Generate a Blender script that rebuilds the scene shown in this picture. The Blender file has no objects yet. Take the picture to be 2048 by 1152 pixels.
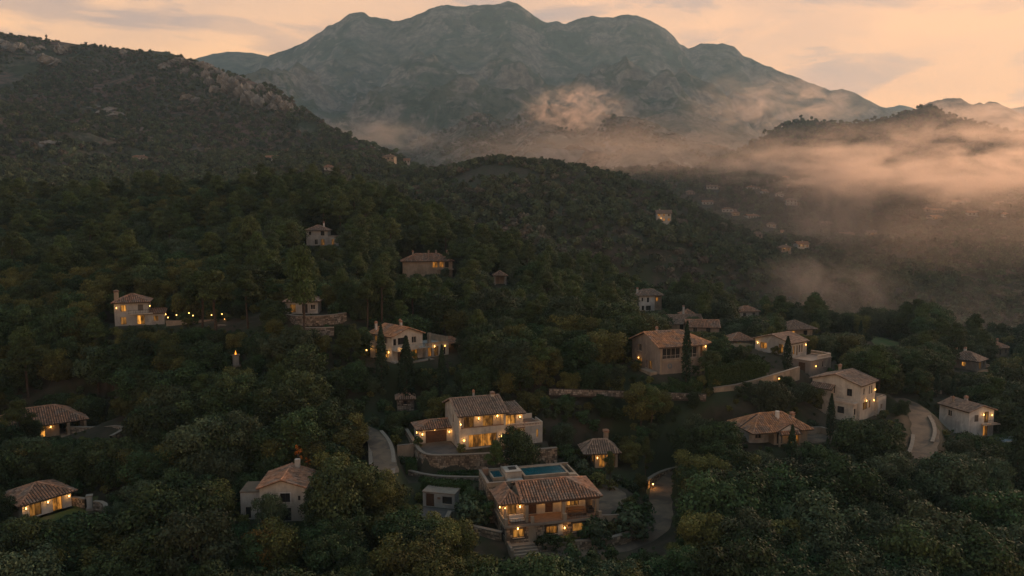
import bpy, math, random
import numpy as np

# ------------------------------------------------------------------ scene, camera, sky, sun
SC = bpy.context.scene
COL = SC.collection
F = 1500.0                      # focal length in pixels of the 2048 px wide photograph
PT = math.radians(5.5)          # the drone looks 5.5 degrees down
CZ = 60.0                       # camera height above the datum
cam_d = bpy.data.cameras.new('camera')
cam_d.sensor_width = 36.0
cam_d.lens = 36.0 * F / 2048.0
cam_d.clip_start = 1.0
cam_d.clip_end = 30000.0
cam = bpy.data.objects.new('camera', cam_d)
COL.objects.link(cam)
cam.location = (0, 0, CZ)
cam.rotation_euler = (math.pi / 2 - PT, 0, 0)
SC.camera = cam
SC.render.resolution_x, SC.render.resolution_y = 1024, 576
SC.view_settings.view_transform = 'Standard'
SC.view_settings.look = 'None'
SC.view_settings.exposure = 0.68
SC.view_settings.gamma = 1.0
SC.view_settings.use_curve_mapping = False
cy = SC.cycles
cy.use_denoising = True
try:
    cy.denoiser = 'OPENIMAGEDENOISE'
    cy.denoising_input_passes = 'RGB_ALBEDO_NORMAL'
except Exception:
    pass
cy.max_bounces = 5
cy.diffuse_bounces = 3
cy.glossy_bounces = 2
cy.transmission_bounces = 2
cy.transparent_max_bounces = 4
cy.volume_bounces = 2
cy.volume_step_rate = 2.0
cy.volume_max_steps = 96
cy.sample_clamp_indirect = 2.0
cy.use_light_tree = True

SUN_AZ, SUN_EL = math.radians(48), math.radians(15)   # azimuth clockwise from the view direction

W = bpy.data.worlds.new('World')
SC.world = W
W.use_nodes = True
nt = W.node_tree
nt.nodes.clear()
def N(t, **kw):
    n = nt.nodes.new(t)
    for k, v in kw.items():
        setattr(n, k, v)
    return n
def Lk(a, b):
    nt.links.new(a, b)
def mathn(op, a, b=None, clamp=False):
    n = N('ShaderNodeMath', operation=op, use_clamp=clamp)
    for i, v in enumerate((a, b)):
        if v is None: continue
        if isinstance(v, (int, float)): n.inputs[i].default_value = v
        else: Lk(v, n.inputs[i])
    return n.outputs[0]
def mapr(v, a, b, c=0.0, d=1.0, smooth=True):
    n = N('ShaderNodeMapRange')
    n.interpolation_type = 'SMOOTHSTEP' if smooth else 'LINEAR'
    Lk(v, n.inputs['Value'])
    n.inputs['From Min'].default_value = a; n.inputs['From Max'].default_value = b
    n.inputs['To Min'].default_value = c; n.inputs['To Max'].default_value = d
    return n.outputs['Result']
def mixc(f, a, b, mode='MIX'):
    n = N('ShaderNodeMix', data_type='RGBA', blend_type=mode)
    if isinstance(f, (int, float)): n.inputs[0].default_value = f
    else: Lk(f, n.inputs[0])
    for i, v in ((6, a), (7, b)):
        if isinstance(v, tuple): n.inputs[i].default_value = (*v[:3], 1)
        else: Lk(v, n.inputs[i])
    return n.outputs[2]
def noise(vec, scale, detail=4, rough=0.55, dist=0.0):
    n = N('ShaderNodeTexNoise')
    Lk(vec, n.inputs['Vector'])
    n.inputs['Scale'].default_value = scale
    n.inputs['Detail'].default_value = detail
    n.inputs['Roughness'].default_value = rough
    n.inputs['Distortion'].default_value = dist
    return n.outputs['Fac']

SKY_GAIN = 1.10
sky = N('ShaderNodeTexSky', sky_type='NISHITA', sun_disc=False)
sky.sun_elevation = math.radians(4)
sky.sun_rotation = SUN_AZ
sky.air_density = 1.2
sky.dust_density = 3.0
bg1 = N('ShaderNodeBackground')
Lk(sky.outputs[0], bg1.inputs[0])
bg1.inputs[1].default_value = 0.08
tc = N('ShaderNodeTexCoord')
sep = N('ShaderNodeSeparateXYZ')
Lk(tc.outputs['Generated'], sep.inputs[0])
zc = mathn('MAXIMUM', sep.outputs['Z'], 0.0)
den = mathn('ADD', zc, 0.16)
cx_ = mathn('DIVIDE', sep.outputs['X'], den)
cy_ = mathn('DIVIDE', sep.outputs['Y'], den)
cmb = N('ShaderNodeCombineXYZ')
Lk(cx_, cmb.inputs[0]); Lk(cy_, cmb.inputs[1])
mp2 = N('ShaderNodeMapping')
mp2.inputs['Location'].default_value = (11.2, 2.0, 0.0)
Lk(cmb.outputs[0], mp2.inputs[0])
n1 = noise(mp2.outputs[0], 0.55, 4, 0.5, 0.4)
n2 = noise(cmb.outputs[0], 1.6, 5, 0.55, 0.6)
mp = N('ShaderNodeMapping')
mp.inputs['Scale'].default_value = (1.0, 1.0, 4.2)
mp.inputs['Location'].default_value = (11.2, 0.0, 0.0)
Lk(tc.outputs['Generated'], mp.inputs[0])
n3 = noise(mp.outputs[0], 4.2, 6, 0.55, 0.35)
warm = mixc(mapr(zc, 0.0, 0.30), (1.0, 0.465, 0.18), (0.92, 0.48, 0.245))
warm = mixc(mapr(sep.outputs['X'], -0.5, 0.6), mixc(mapr(zc, 0.0, 0.3), (0.97, 0.50, 0.20), (0.80, 0.46, 0.255)), warm)
cold = mixc(mapr(zc, 0.20, 0.55), warm, (0.140, 0.192, 0.222))
greyc = mixc(mapr(zc, 0.02, 0.5), (0.48, 0.30, 0.22), (0.15, 0.19, 0.23))
lowcl = mathn('MULTIPLY', mapr(n3, 0.43, 0.58), mapr(zc, 0.02, 0.10))
hicl = mathn('MULTIPLY', mapr(n1, 0.46, 0.66), 0.5)
cl = mathn('MAXIMUM', mathn('MULTIPLY', lowcl, 0.9), hicl)
cl = mathn('MULTIPLY', cl, mapr(n2, 0.3, 0.6, 0.45, 1.0))
skyc = mixc(cl, cold, greyc)
bg2 = N('ShaderNodeBackground')
Lk(skyc, bg2.inputs[0])
bg2.inputs[1].default_value = SKY_GAIN
ms = N('ShaderNodeMixShader')
ms.inputs[0].default_value = 0.93
Lk(bg1.outputs[0], ms.inputs[1]); Lk(bg2.outputs[0], ms.inputs[2])
wo = N('ShaderNodeOutputWorld')
Lk(ms.outputs[0], wo.inputs[0])

sun_d = bpy.data.lights.new('sun', 'SUN')
sun_d.energy = 2.2
sun_d.angle = math.radians(12)
sun_d.color = (1.0, 0.62, 0.39)
sun = bpy.data.objects.new('sun', sun_d)
COL.objects.link(sun)
from mathutils import Vector
sv = Vector((math.sin(SUN_AZ) * math.cos(SUN_EL), math.cos(SUN_AZ) * math.cos(SUN_EL), math.sin(SUN_EL)))
sun.rotation_euler = (-sv).to_track_quat('-Z', 'Y').to_euler()
sun.location = (300, 300, 500)

# ------------------------------------------------------------------ small helpers
rnd = random.Random(7)
rng = np.random.default_rng(11)
def ray(px, py):
    u = (576 - py) / F
    return np.array([(px - 1024) / F, math.cos(PT) + u * math.sin(PT), -math.sin(PT) + u * math.cos(PT)])
def P(px, py, Y):
    d = ray(px, py) * (Y / ray(px, py)[1])
    return np.array([d[0], d[1], d[2] + CZ])
def project(p):
    x, y, z = p[0], p[1], p[2] - CZ
    fw = y * math.cos(PT) - z * math.sin(PT)
    up = y * math.sin(PT) + z * math.cos(PT)
    return 1024 + F * x / fw, 576 - F * up / fw

def _hash(ix, iy, seed):
    h = (ix.astype(np.int64) * 374761393 + iy.astype(np.int64) * 668265263 + seed * 1442695041) & 0xFFFFFFFF
    h = ((h ^ (h >> 13)) * 1274126177) & 0xFFFFFFFF
    return ((h ^ (h >> 16)) & 0xFFFF) / 65535.0
def vnoise(x, y, seed=0):
    ix = np.floor(x); iy = np.floor(y)
    fx = x - ix; fy = y - iy
    fx = fx * fx * fx * (fx * (fx * 6 - 15) + 10); fy = fy * fy * fy * (fy * (fy * 6 - 15) + 10)
    a = _hash(ix, iy, seed); b = _hash(ix + 1, iy, seed)
    c = _hash(ix, iy + 1, seed); d = _hash(ix + 1, iy + 1, seed)
    return (a + (b - a) * fx) * (1 - fy) + (c + (d - c) * fx) * fy
def fbm(x, y, scale, oct=4, seed=0, gain=0.5):
    s = 0; amp = 1; tot = 0; f = 1.0 / scale
    for o in range(oct):
        s = s + amp * (vnoise(x * f + 17.3 * o, y * f - 9.1 * o, seed + o) * 2 - 1)
        tot += amp; amp *= gain; f *= 2.03
    return s / tot
def ridged(x, y, scale, oct=5, seed=0, gain=0.55):
    s = 0; amp = 1; tot = 0; f = 1.0 / scale; w = 1.0
    for o in range(oct):
        n = 1 - np.abs(vnoise(x * f + 31.7 * o, y * f + 4.7 * o, seed + o) * 2 - 1)
        n = n * n * w
        w = np.clip(n * 1.6, 0, 1)
        s = s + amp * n; tot += amp; amp *= gain; f *= 2.07
    return s / tot
def smooth(t):
    t = np.clip(t, 0, 1)
    return t * t * (3 - 2 * t)

def new_obj(name, data, parent=None):
    o = bpy.data.objects.new(name, data)
    COL.objects.link(o)
    if parent is not None:
        o.parent = parent
    return o
def tag(o, label=None, cat=None, group=None, kind=None):
    if label: o['label'] = label
    if cat: o['category'] = cat
    if group: o['group'] = group
    if kind: o['kind'] = kind
    return o
FOOT = []     # ground taken by houses, courts and lawns
WLINES = []   # lines of garden walls
def mesh_from(name, v, f, mat=None, tint=None, smooth_=False):
    me = bpy.data.meshes.new(name)
    v = np.asarray(v, dtype=np.float32)
    f = np.asarray(f)
    if f.ndim == 2 and len(f):
        k = f.shape[1]
        me.vertices.add(len(v)); me.vertices.foreach_set('co', v.ravel())
        me.loops.add(f.size); me.loops.foreach_set('vertex_index', f.ravel().astype(np.int32))
        me.polygons.add(len(f))
        me.polygons.foreach_set('loop_start', np.arange(0, f.size, k, dtype=np.int32))
        me.polygons.foreach_set('loop_total', np.full(len(f), k, dtype=np.int32))
        me.update(calc_edges=True)
    if smooth_:
        me.polygons.foreach_set('use_smooth', np.ones(len(me.polygons), dtype=bool))
    if tint is not None:
        a = me.attributes.new('tint', 'FLOAT', 'FACE')
        a.data.foreach_set('value', np.asarray(tint, dtype=np.float32))
    if mat: me.materials.append(mat)
    return me

class MB:
    """collects faces of one mesh"""
    def __init__(s): s.v = []; s.f = []; s.t = []
    def quad(s, pts, t=0.5):
        i = len(s.v); s.v += [tuple(p) for p in pts]; s.f.append(tuple(range(i, i + len(pts)))); s.t.append(t)
    def box(s, x0, x1, y0, y1, z0, z1, t=0.5):
        i = len(s.v)
        s.v += [(x0, y0, z0), (x1, y0, z0), (x1, y1, z0), (x0, y1, z0), (x0, y0, z1), (x1, y0, z1), (x1, y1, z1), (x0, y1, z1)]
        for q in ((0, 3, 2, 1), (4, 5, 6, 7), (0, 1, 5, 4), (1, 2, 6, 5), (2, 3, 7, 6), (3, 0, 4, 7)):
            s.f.append(tuple(i + k for k in q)); s.t.append(t)
        return s
    def tube(s, a, b, r0, r1, n=7, t=0.5, cap=True):
        a = np.array(a, float); b = np.array(b, float)
        d = b - a; d /= (np.linalg.norm(d) + 1e-9)
        u = np.cross(d, (0, 0, 1.0) if abs(d[2]) < 0.9 else (1.0, 0, 0)); u /= np.linalg.norm(u)
        w = np.cross(d, u)
        i = len(s.v)
        for c, r in ((a, r0), (b, r1)):
            for k in range(n):
                an = 2 * math.pi * k / n
                s.v.append(tuple(c + r * (math.cos(an) * u + math.sin(an) * w)))
        for k in range(n):
            s.f.append((i + k, i + (k + 1) % n, i + n + (k + 1) % n, i + n + k)); s.t.append(t)
        if cap:
            s.f.append(tuple(i + n + k for k in range(n))); s.t.append(t)
        return s
    def build(s, name, mat, parent=None, smooth_=False):
        me = bpy.data.meshes.new(name)
        me.from_pydata(s.v, [], s.f)
        a = me.attributes.new('tint', 'FLOAT', 'FACE')
        a.data.foreach_set('value', np.asarray(s.t, dtype=np.float32))
        if smooth_: me.polygons.foreach_set('use_smooth', np.ones(len(me.polygons), dtype=bool))
        if mat: me.materials.append(mat)
        return new_obj(name, me, parent)

# ------------------------------------------------------------------ materials
def material(name, c1, c2=None, scale=2.0, rough=0.85, c3=None, scale3=0.2, tint=0.0, objrand=0.0, bump=0.0, bscale=20.0,
             spec=0.2, emit=None, metallic=0.0, hue=0.0, coord='Object', streak=0.0):
    """two or three colours blended by noise, then varied by the face's tint and by the object"""
    global nt
    m = bpy.data.materials.new(name)
    m.use_nodes = True
    keep = nt
    nt = m.node_tree
    nt.nodes.clear()
    out = N('ShaderNodeOutputMaterial')
    b = N('ShaderNodeBsdfPrincipled')
    Lk(b.outputs[0], out.inputs[0])
    b.inputs['Roughness'].default_value = rough
    b.inputs['Specular IOR Level'].default_value = spec
    b.inputs['Metallic'].default_value = metallic
    tcn = N('ShaderNodeTexCoord')
    vec = tcn.outputs[coord]
    if coord == 'World':
        vec = None
    col = c1
    if c2: col = mixc(mapr(noise(vec, scale, 5, 0.6), 0.35, 0.65), c1, c2)
    if c3: col = mixc(mapr(noise(vec, scale3, 4, 0.6, 0.5), 0.45, 0.62), col, c3)
    if streak:      # rain marks running down the wall
        mps = N('ShaderNodeMapping'); mps.inputs['Scale'].default_value = (1.6, 1.6, 0.4); Lk(vec, mps.inputs[0])
        vs = N('ShaderNodeVectorMath', operation='SCALE'); Lk(col, vs.inputs[0])
        Lk(mapr(noise(mps.outputs[0], 1.0, 5, 0.65), 0.40, 0.66, 1.0, 1.0 - streak), vs.inputs['Scale']); col = vs.outputs[0]
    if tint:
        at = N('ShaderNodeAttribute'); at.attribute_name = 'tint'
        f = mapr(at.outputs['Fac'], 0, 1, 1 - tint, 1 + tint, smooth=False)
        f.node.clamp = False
        vm = N('ShaderNodeVectorMath', operation='SCALE')
        if isinstance(col, tuple): vm.inputs[0].default_value = col[:3]
        else: Lk(col, vm.inputs[0])
        Lk(f, vm.inputs['Scale'])
        col = vm.outputs[0]
    if objrand:
        oi = N('ShaderNodeObjectInfo')
        f = mapr(oi.outputs['Random'], 0, 1, 1 - objrand, 1 + objrand, smooth=False)
        hs = N('ShaderNodeHueSaturation')
        Lk(f, hs.inputs['Value'])
        r2 = mathn('FRACT', mathn('MULTIPLY', oi.outputs['Random'], 7.31))
        Lk(mapr(r2, 0, 1, 0.5 - hue, 0.5 + hue, smooth=False), hs.inputs['Hue'])
        if isinstance(col, tuple): hs.inputs['Color'].default_value = (*col[:3], 1)
        else: Lk(col, hs.inputs['Color'])
        col = hs.outputs[0]
    if isinstance(col, tuple): b.inputs['Base Color'].default_value = (*col[:3], 1)
    else: Lk(col, b.inputs['Base Color'])
    if bump:
        bn = N('ShaderNodeBump')
        bn.inputs['Strength'].default_value = bump
        bn.inputs['Distance'].default_value = 0.1
        Lk(noise(vec, bscale, 5, 0.65), bn.inputs['Height'])
        Lk(bn.outputs[0], b.inputs['Normal'])
    if emit:
        b.inputs['Emission Color'].default_value = (*emit[0], 1)
        b.inputs['Emission Strength'].default_value = emit[1]
    nt = keep
    return m
M = {}
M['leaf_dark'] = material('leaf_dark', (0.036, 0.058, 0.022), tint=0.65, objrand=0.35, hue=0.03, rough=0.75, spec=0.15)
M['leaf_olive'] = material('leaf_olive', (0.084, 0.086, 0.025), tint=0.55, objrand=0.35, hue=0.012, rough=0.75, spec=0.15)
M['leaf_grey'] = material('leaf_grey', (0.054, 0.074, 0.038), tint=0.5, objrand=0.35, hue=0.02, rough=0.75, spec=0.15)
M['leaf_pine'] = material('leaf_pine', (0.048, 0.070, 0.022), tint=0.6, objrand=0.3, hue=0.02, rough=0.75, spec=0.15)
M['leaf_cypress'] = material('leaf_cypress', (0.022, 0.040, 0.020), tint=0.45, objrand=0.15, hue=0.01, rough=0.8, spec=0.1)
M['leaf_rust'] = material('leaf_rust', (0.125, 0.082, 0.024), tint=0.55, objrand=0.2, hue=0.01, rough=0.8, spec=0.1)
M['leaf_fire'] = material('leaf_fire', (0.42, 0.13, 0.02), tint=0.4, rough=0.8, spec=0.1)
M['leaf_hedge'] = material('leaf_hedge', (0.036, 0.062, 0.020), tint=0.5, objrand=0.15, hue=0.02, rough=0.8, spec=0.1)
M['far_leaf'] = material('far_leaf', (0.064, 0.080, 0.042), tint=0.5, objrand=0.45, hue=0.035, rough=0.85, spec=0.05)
M['far_scrub'] = material('far_scrub', (0.098, 0.086, 0.064), tint=0.5, objrand=0.4, hue=0.03, rough=0.85, spec=0.05)
M['bark'] = material('bark', (0.085, 0.062, 0.045), (0.04, 0.03, 0.024), scale=6, rough=0.9, bump=0.5)
M['soil'] = material('soil', (0.060, 0.046, 0.032), (0.034, 0.032, 0.019), scale=0.35, c3=(0.028, 0.038, 0.017), scale3=0.06, rough=0.95, bump=0.5, bscale=3)
M['hill_soil'] = material('hill_soil', (0.115, 0.082, 0.066), (0.060, 0.056, 0.040), scale=0.035, c3=(0.045, 0.056, 0.032), scale3=0.012, rough=0.95, bump=0.4, bscale=0.4)
M['rock'] = material('rock', (0.25, 0.24, 0.22), (0.075, 0.07, 0.064), scale=0.22, c3=(0.12, 0.115, 0.106), scale3=0.5, rough=0.9, bump=0.8, bscale=0.7, tint=0.25)
M['lawn'] = material('lawn', (0.075, 0.105, 0.028), (0.05, 0.075, 0.022), scale=0.7, c3=(0.11, 0.10, 0.04), scale3=0.3, rough=0.95, bump=0.3, bscale=12)
M['gravel'] = material('gravel', (0.20, 0.145, 0.10), (0.145, 0.108, 0.08), scale=0.7, c3=(0.095, 0.075, 0.06), scale3=0.22, rough=0.95, bump=0.3, bscale=9)
M['asphalt'] = material('asphalt', (0.10, 0.095, 0.09), (0.07, 0.068, 0.065), scale=0.6, c3=(0.13, 0.11, 0.10), scale3=0.25, rough=0.9, bump=0.2, bscale=14)
M['plaster'] = material('plaster', (0.56, 0.505, 0.43), (0.48, 0.435, 0.37), scale=0.7, c3=(0.37, 0.335, 0.29), scale3=0.35, rough=0.9, bump=0.15, bscale=9, streak=0.16)
M['plaster_white'] = material('plaster_white', (0.66, 0.635, 0.595), (0.58, 0.56, 0.525), scale=0.7, c3=(0.44, 0.42, 0.395), scale3=0.35, rough=0.9, bump=0.15, bscale=9, streak=0.16)
M['plaster_grey'] = material('plaster_grey', (0.42, 0.41, 0.38), (0.36, 0.35, 0.325), scale=0.7, c3=(0.3, 0.29, 0.27), scale3=0.35, rough=0.9, bump=0.15, bscale=9, streak=0.16)
M['plaster_pink'] = material('plaster_pink', (0.33, 0.27, 0.225), (0.28, 0.23, 0.19), scale=0.7, c3=(0.24, 0.195, 0.165), scale3=0.35, rough=0.9, bump=0.15, bscale=9, streak=0.16)
M['plaster_tan'] = material('plaster_tan', (0.37, 0.3, 0.225), (0.31, 0.25, 0.185), scale=0.7, c3=(0.26, 0.21, 0.155), scale3=0.35, rough=0.9, bump=0.15, bscale=9, streak=0.16)
M['tile'] = material('tile', (0.42, 0.215, 0.125), (0.31, 0.18, 0.12), scale=1.5, c3=(0.27, 0.195, 0.15), scale3=0.5, rough=0.85, tint=0.55)
M['tile_orange'] = material('tile_orange', (0.50, 0.25, 0.12), (0.36, 0.20, 0.12), scale=1.2, c3=(0.27, 0.19, 0.145), scale3=0.45, rough=0.85, tint=0.5)
M['tile_grey'] = material('tile_grey', (0.34, 0.225, 0.16), (0.27, 0.19, 0.145), scale=1.5, c3=(0.23, 0.18, 0.145), scale3=0.5, rough=0.85, tint=0.5)
M['mortar'] = material('mortar', (0.085, 0.065, 0.05), (0.06, 0.048, 0.04), scale=3, rough=0.95)
M['stone'] = material('stone', (0.24, 0.20, 0.16), (0.17, 0.14, 0.115), scale=1.3, c3=(0.21, 0.19, 0.165), scale3=0.6, rough=0.9, tint=0.6, bump=0.3, bscale=14)
M['stone_warm'] = material('stone_warm', (0.31, 0.225, 0.155), (0.21, 0.155, 0.11), scale=1.3, c3=(0.26, 0.215, 0.17), scale3=0.6, rough=0.9, tint=0.6, bump=0.3, bscale=14)
M['coping'] = material('coping', (0.27, 0.225, 0.18), (0.22, 0.185, 0.15), scale=1.5, rough=0.9, bump=0.2, bscale=10)
M['trim'] = material('trim', (0.56, 0.46, 0.37), (0.47, 0.39, 0.32), scale=1.5, rough=0.85)
M['wood'] = material('wood', (0.115, 0.062, 0.036), (0.075, 0.042, 0.027), scale=4, rough=0.6)
M['frame'] = material('frame', (0.055, 0.042, 0.034), (0.04, 0.032, 0.028), scale=5, rough=0.5)
M['frame_pale'] = material('frame_pale', (0.50, 0.44, 0.37), (0.42, 0.37, 0.32), scale=5, rough=0.6)
M['metal'] = material('metal', (0.05, 0.045, 0.04), rough=0.5, metallic=0.4)
M['glass_dark'] = material('glass_dark', (0.025, 0.03, 0.034), (0.04, 0.035, 0.03), scale=1.0, rough=0.12, spec=0.5)
M['shutter'] = material('shutter', (0.14, 0.12, 0.10), (0.10, 0.088, 0.078), scale=6, rough=0.8)
M['water'] = material('water', (0.006, 0.062, 0.085), (0.008, 0.08, 0.108), scale=0.6, rough=0.18, spec=0.4, bump=0.06, bscale=2.5)
M['pool_tile'] = material('pool_tile', (0.06, 0.20, 0.25), (0.05, 0.16, 0.20), scale=3, rough=0.5)
M['terracotta'] = material('terracotta', (0.23, 0.145, 0.10), (0.18, 0.12, 0.088), scale=2, rough=0.85)
M['blue_pave'] = material('blue_pave', (0.16, 0.20, 0.225), (0.12, 0.155, 0.18), scale=0.8, rough=0.8)
M['cloth'] = material('cloth', (0.55, 0.50, 0.44), (0.45, 0.41, 0.37), scale=5, rough=0.9)
def lit_material(name, col, strength, vscale=2.2):
    global nt
    m = bpy.data.materials.new(name); m.use_nodes = True
    keep = nt; nt = m.node_tree; nt.nodes.clear()
    out = N('ShaderNodeOutputMaterial'); b = N('ShaderNodeBsdfPrincipled'); Lk(b.outputs[0], out.inputs[0])
    b.inputs['Base Color'].default_value = (0.05, 0.04, 0.03, 1); b.inputs['Roughness'].default_value = 0.15
    tcn = N('ShaderNodeTexCoord')
    mpn = N('ShaderNodeMapping'); mpn.inputs['Scale'].default_value = (1, 1, 0.35)
    Lk(tcn.outputs['Object'], mpn.inputs[0])
    f = mapr(noise(mpn.outputs[0], vscale, 3, 0.6), 0.36, 0.66, 0.18, 1.25)
    oi = N('ShaderNodeObjectInfo')
    f = mathn('MULTIPLY', f, mapr(oi.outputs['Random'], 0, 1, 0.28, 1.4, smooth=False))
    b.inputs['Emission Color'].default_value = (*col, 1)
    Lk(mathn('MULTIPLY', f, strength), b.inputs['Emission Strength'])
    nt = keep
    return m
M['lit'] = lit_material('lit', (1.0, 0.38, 0.058), 0.25)
M['lit_bright'] = lit_material('lit_bright', (1.0, 0.41, 0.068), 0.42)
M['lit_dim'] = lit_material('lit_dim', (1.0, 0.42, 0.08), 0.12)
M['bulb'] = material('bulb', (1, 0.8, 0.5), emit=((1.0, 0.50, 0.12), 3.2))
M['flame'] = material('flame', (1, 0.5, 0.1), emit=((1.0, 0.33, 0.03), 1.6))

# ------------------------------------------------------------------ terrain
ctrl = [  # (pixel x, pixel y, distance) of bare ground
 (0,1250,85),(500,1250,82),(1024,1215,80),(1500,1230,80),(2048,1240,80),
 (600,1120,92),(300,1110,98),(1500,1120,95),(1800,1090,105),(2040,1020,122),
 (919,901,121),(812,823,140),(560,1050,100),(85,1027,108),(100,880,137),(880,1014,106),
 (1191,938,123),(1320,750,143),(1250,780,141),(1100,784,138),(1581,716,157),(1598,750,150),(1719,848,137),(1545,894,124),(1640,900,126),
 (1990,880,142),(784,728,150),(1000,800,137),(950,740,150),(230,655,170),(400,655,170),(600,632,163),(690,650,160),(470,733,149),(300,760,152),(150,720,160),
 (640,494,243),(860,558,240),(1000,574,235),(1300,626,262),(1390,668,230),(1500,640,270),(1605,676,250),(1490,700,200),
 (1954,745,215),(2010,725,262),(1850,905,127),(1845,832,142),(1850,770,165),(1750,700,235),(1780,680,258),(1640,660,272),(1900,680,275),(2048,705,285),
 (0,580,205),(300,515,262),(150,560,225),(450,520,250),(0,425,330),(300,415,332),(560,402,332),(750,440,305),(850,472,300),(980,535,290),(1100,575,290),(1200,600,285),
 (1000,660,185),(1150,680,180),(700,640,175),(1100,620,235),(1000,615,220),
 (100,378,500),(300,352,640),(300,326,700),(0,350,640),(560,324,700),(700,340,620),(785,325,690),(660,342,600),(500,380,480),(700,395,450),(800,415,420),
 (1020,326,560),(920,340,560),(860,365,550),(1150,344,570),(1300,382,580),(1400,424,580),(1480,462,590),
 (850,440,430),(1000,455,410),(1000,400,460),(1200,490,400),(1100,535,350),(1350,530,410),(1200,420,500),(1340,452,520),
 (1500,545,430),(1450,500,520),(1900,650,420),(1700,600,440),(1900,570,520),(1700,510,600),(1580,508,560),(1700,480,650),(1880,440,750),(1950,420,800),
 (1580,412,850),(1580,366,1000),(1900,375,950),(1420,385,900),(2048,480,700),(2048,580,520),(2200,400,850),(2300,600,500),(2300,720,300),
]
cw = [P(*c) for c in ctrl]
cw += [np.array(c, float) for c in [(-70,30,6),(0,20,5),(70,30,4),(-40,60,12),(40,60,11),(-150,60,18),(150,60,6),
 (60,345,-12),(140,335,-28),(220,330,-34),(300,340,-36),(0,330,16),(-20,700,70),(60,690,66),(200,700,40),(330,760,40),
 (-260,120,24),(-320,300,66),(-420,600,100),(260,120,0),(350,200,-12),(450,420,-30),(600,700,30),(700,1000,90),
 (0,-60,-2),(-200,-60,0),(200,-60,-10)]]
cw = np.array(cw)
CS = 200.0
def _tps_fit(pts, lam=0.0006):
    x = pts[:, :2] / CS; n = len(x)
    d2 = ((x[:, None] - x[None]) ** 2).sum(-1)
    K = 0.5 * d2 * np.log(d2 + 1e-12) + lam * np.eye(n)
    Pm = np.hstack([np.ones((n, 1)), x])
    A = np.zeros((n + 3, n + 3)); A[:n, :n] = K; A[:n, n:] = Pm; A[n:, :n] = Pm.T
    b = np.zeros(n + 3); b[:n] = pts[:, 2]
    return x, np.linalg.solve(A, b)
_tx, _tw = _tps_fit(cw)
def tps(x, y):
    x = np.asarray(x, float); y = np.asarray(y, float)
    xs = x.ravel() / CS; ys = y.ravel() / CS
    out = _tw[-3] + _tw[-2] * xs + _tw[-1] * ys
    for i in range(len(_tx)):
        d2 = (xs - _tx[i, 0]) ** 2 + (ys - _tx[i, 1]) ** 2
        out = out + _tw[i] * 0.5 * d2 * np.log(d2 + 1e-12)
    return out.reshape(x.shape)

class Hill:
    """a ridge: crest through given points, slopes falling off on both sides"""
    def __init__(s, crest, front, back, namp, nscale, seed, crest_noise=1.0):
        w = np.array([P(*c) for c in crest])
        o = np.argsort(w[:, 0]); w = w[o]
        s.w = w; s.front = front; s.back = back; s.namp = namp; s.ns = nscale; s.seed = seed; s.cn = crest_noise
    def z(s, x, y):
        cyy = np.interp(x, s.w[:, 0], s.w[:, 1]); cz = np.interp(x, s.w[:, 0], s.w[:, 2])
        t = cyy - y
        tf, hf = zip(*s.front); tb, hb = zip(*s.back)
        drop = np.where(t >= 0, np.interp(t, tf, hf), np.interp(-t, tb, hb))
        a = s.namp * smooth(np.abs(t) / (0.45 * tf[-1]))
        n = ridged(x, y, s.ns, 5, s.seed) - 0.45
        n2 = fbm(x, y, s.ns * 0.22, 4, s.seed + 40)
        ends = np.minimum(smooth((x - s.w[0, 0]) / 60.0), smooth((s.w[-1, 0] - x) / 60.0))
        n3 = ridged(x + 40 * n2, y, s.ns * 0.27, 4, s.seed + 70) - 0.45
        return cz - drop + a * (n * 1.5 + 0.30 * n2 + 0.42 * n3) + s.cn * fbm(x, y, s.ns * 0.05, 3, s.seed + 9) - 60 * (1 - ends)

H_left = Hill([(-900,-10,1250),(-500,20,1200),(0,66,1150),(95,81,1150),(190,92,1150),(270,102,1140),(335,104,1100),(352,110,1090),(385,123,1050),(450,144,1000),(500,161,960),
  (550,181,930),(600,216,900),(650,251,860),(700,276,830),(760,299,800),(830,319,780),(900,333,760)],
  [(0,0),(30,12),(120,66),(260,116),(450,170),(700,230)], [(0,0),(200,80),(500,200)], 15, 150, 3, 1.6)
H_right = Hill([(1330,360,1100),(1400,335,1150),(1480,301,1250),(1540,266,1300),(1575,250,1330),(1600,241,1350),(1650,244,1380),(1700,249,1400),(1740,242,1400),(1780,236,1400),(1820,221,1400),
  (1845,217,1400),(1870,219,1400),(1890,231,1400),(1950,246,1400),(2048,268,1380),(2200,290,1350),(2500,330,1300)],
  [(0,0),(80,45),(250,120),(450,185),(700,260)], [(0,0),(200,90),(500,220)], 10, 160, 21, 2.5)
H_back = Hill([(1640,300,2350),(1740,250,2300),(1830,219,2300),(1860,204,2300),(1882,199,2300),(1900,196,2300),(1922,196,2300),(1932,203,2300),(1946,210,2300),(1958,205,2300),(1967,208,2300),(1978,203,2300),(1992,204,2300),(2006,211,2300),
  (2040,226,2300),(2100,238,2300),(2400,260,2300)], [(0,0),(60,45),(250,130),(600,260)], [(0,0),(300,150),(600,300)], 15, 200, 33, 3)
H_knoll = Hill([(740,322,1650),(800,300,1680),(830,282,1700),(870,268,1700),(899,256,1700),(920,243,1700),(940,232,1700),(956,225,1700),(977,231,1700),(1000,243,1700),(1030,240,1700),(1050,222,1700),(1071,213,1700),(1109,212,1700),(1152,219,1690),
  (1200,227,1690),(1250,238,1680),(1300,262,1660),(1360,292,1640),(1420,310,1600)], [(0,0),(40,24),(160,70),(400,130),(700,190)], [(0,0),(200,90),(500,190)], 16, 110, 45, 3)
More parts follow.
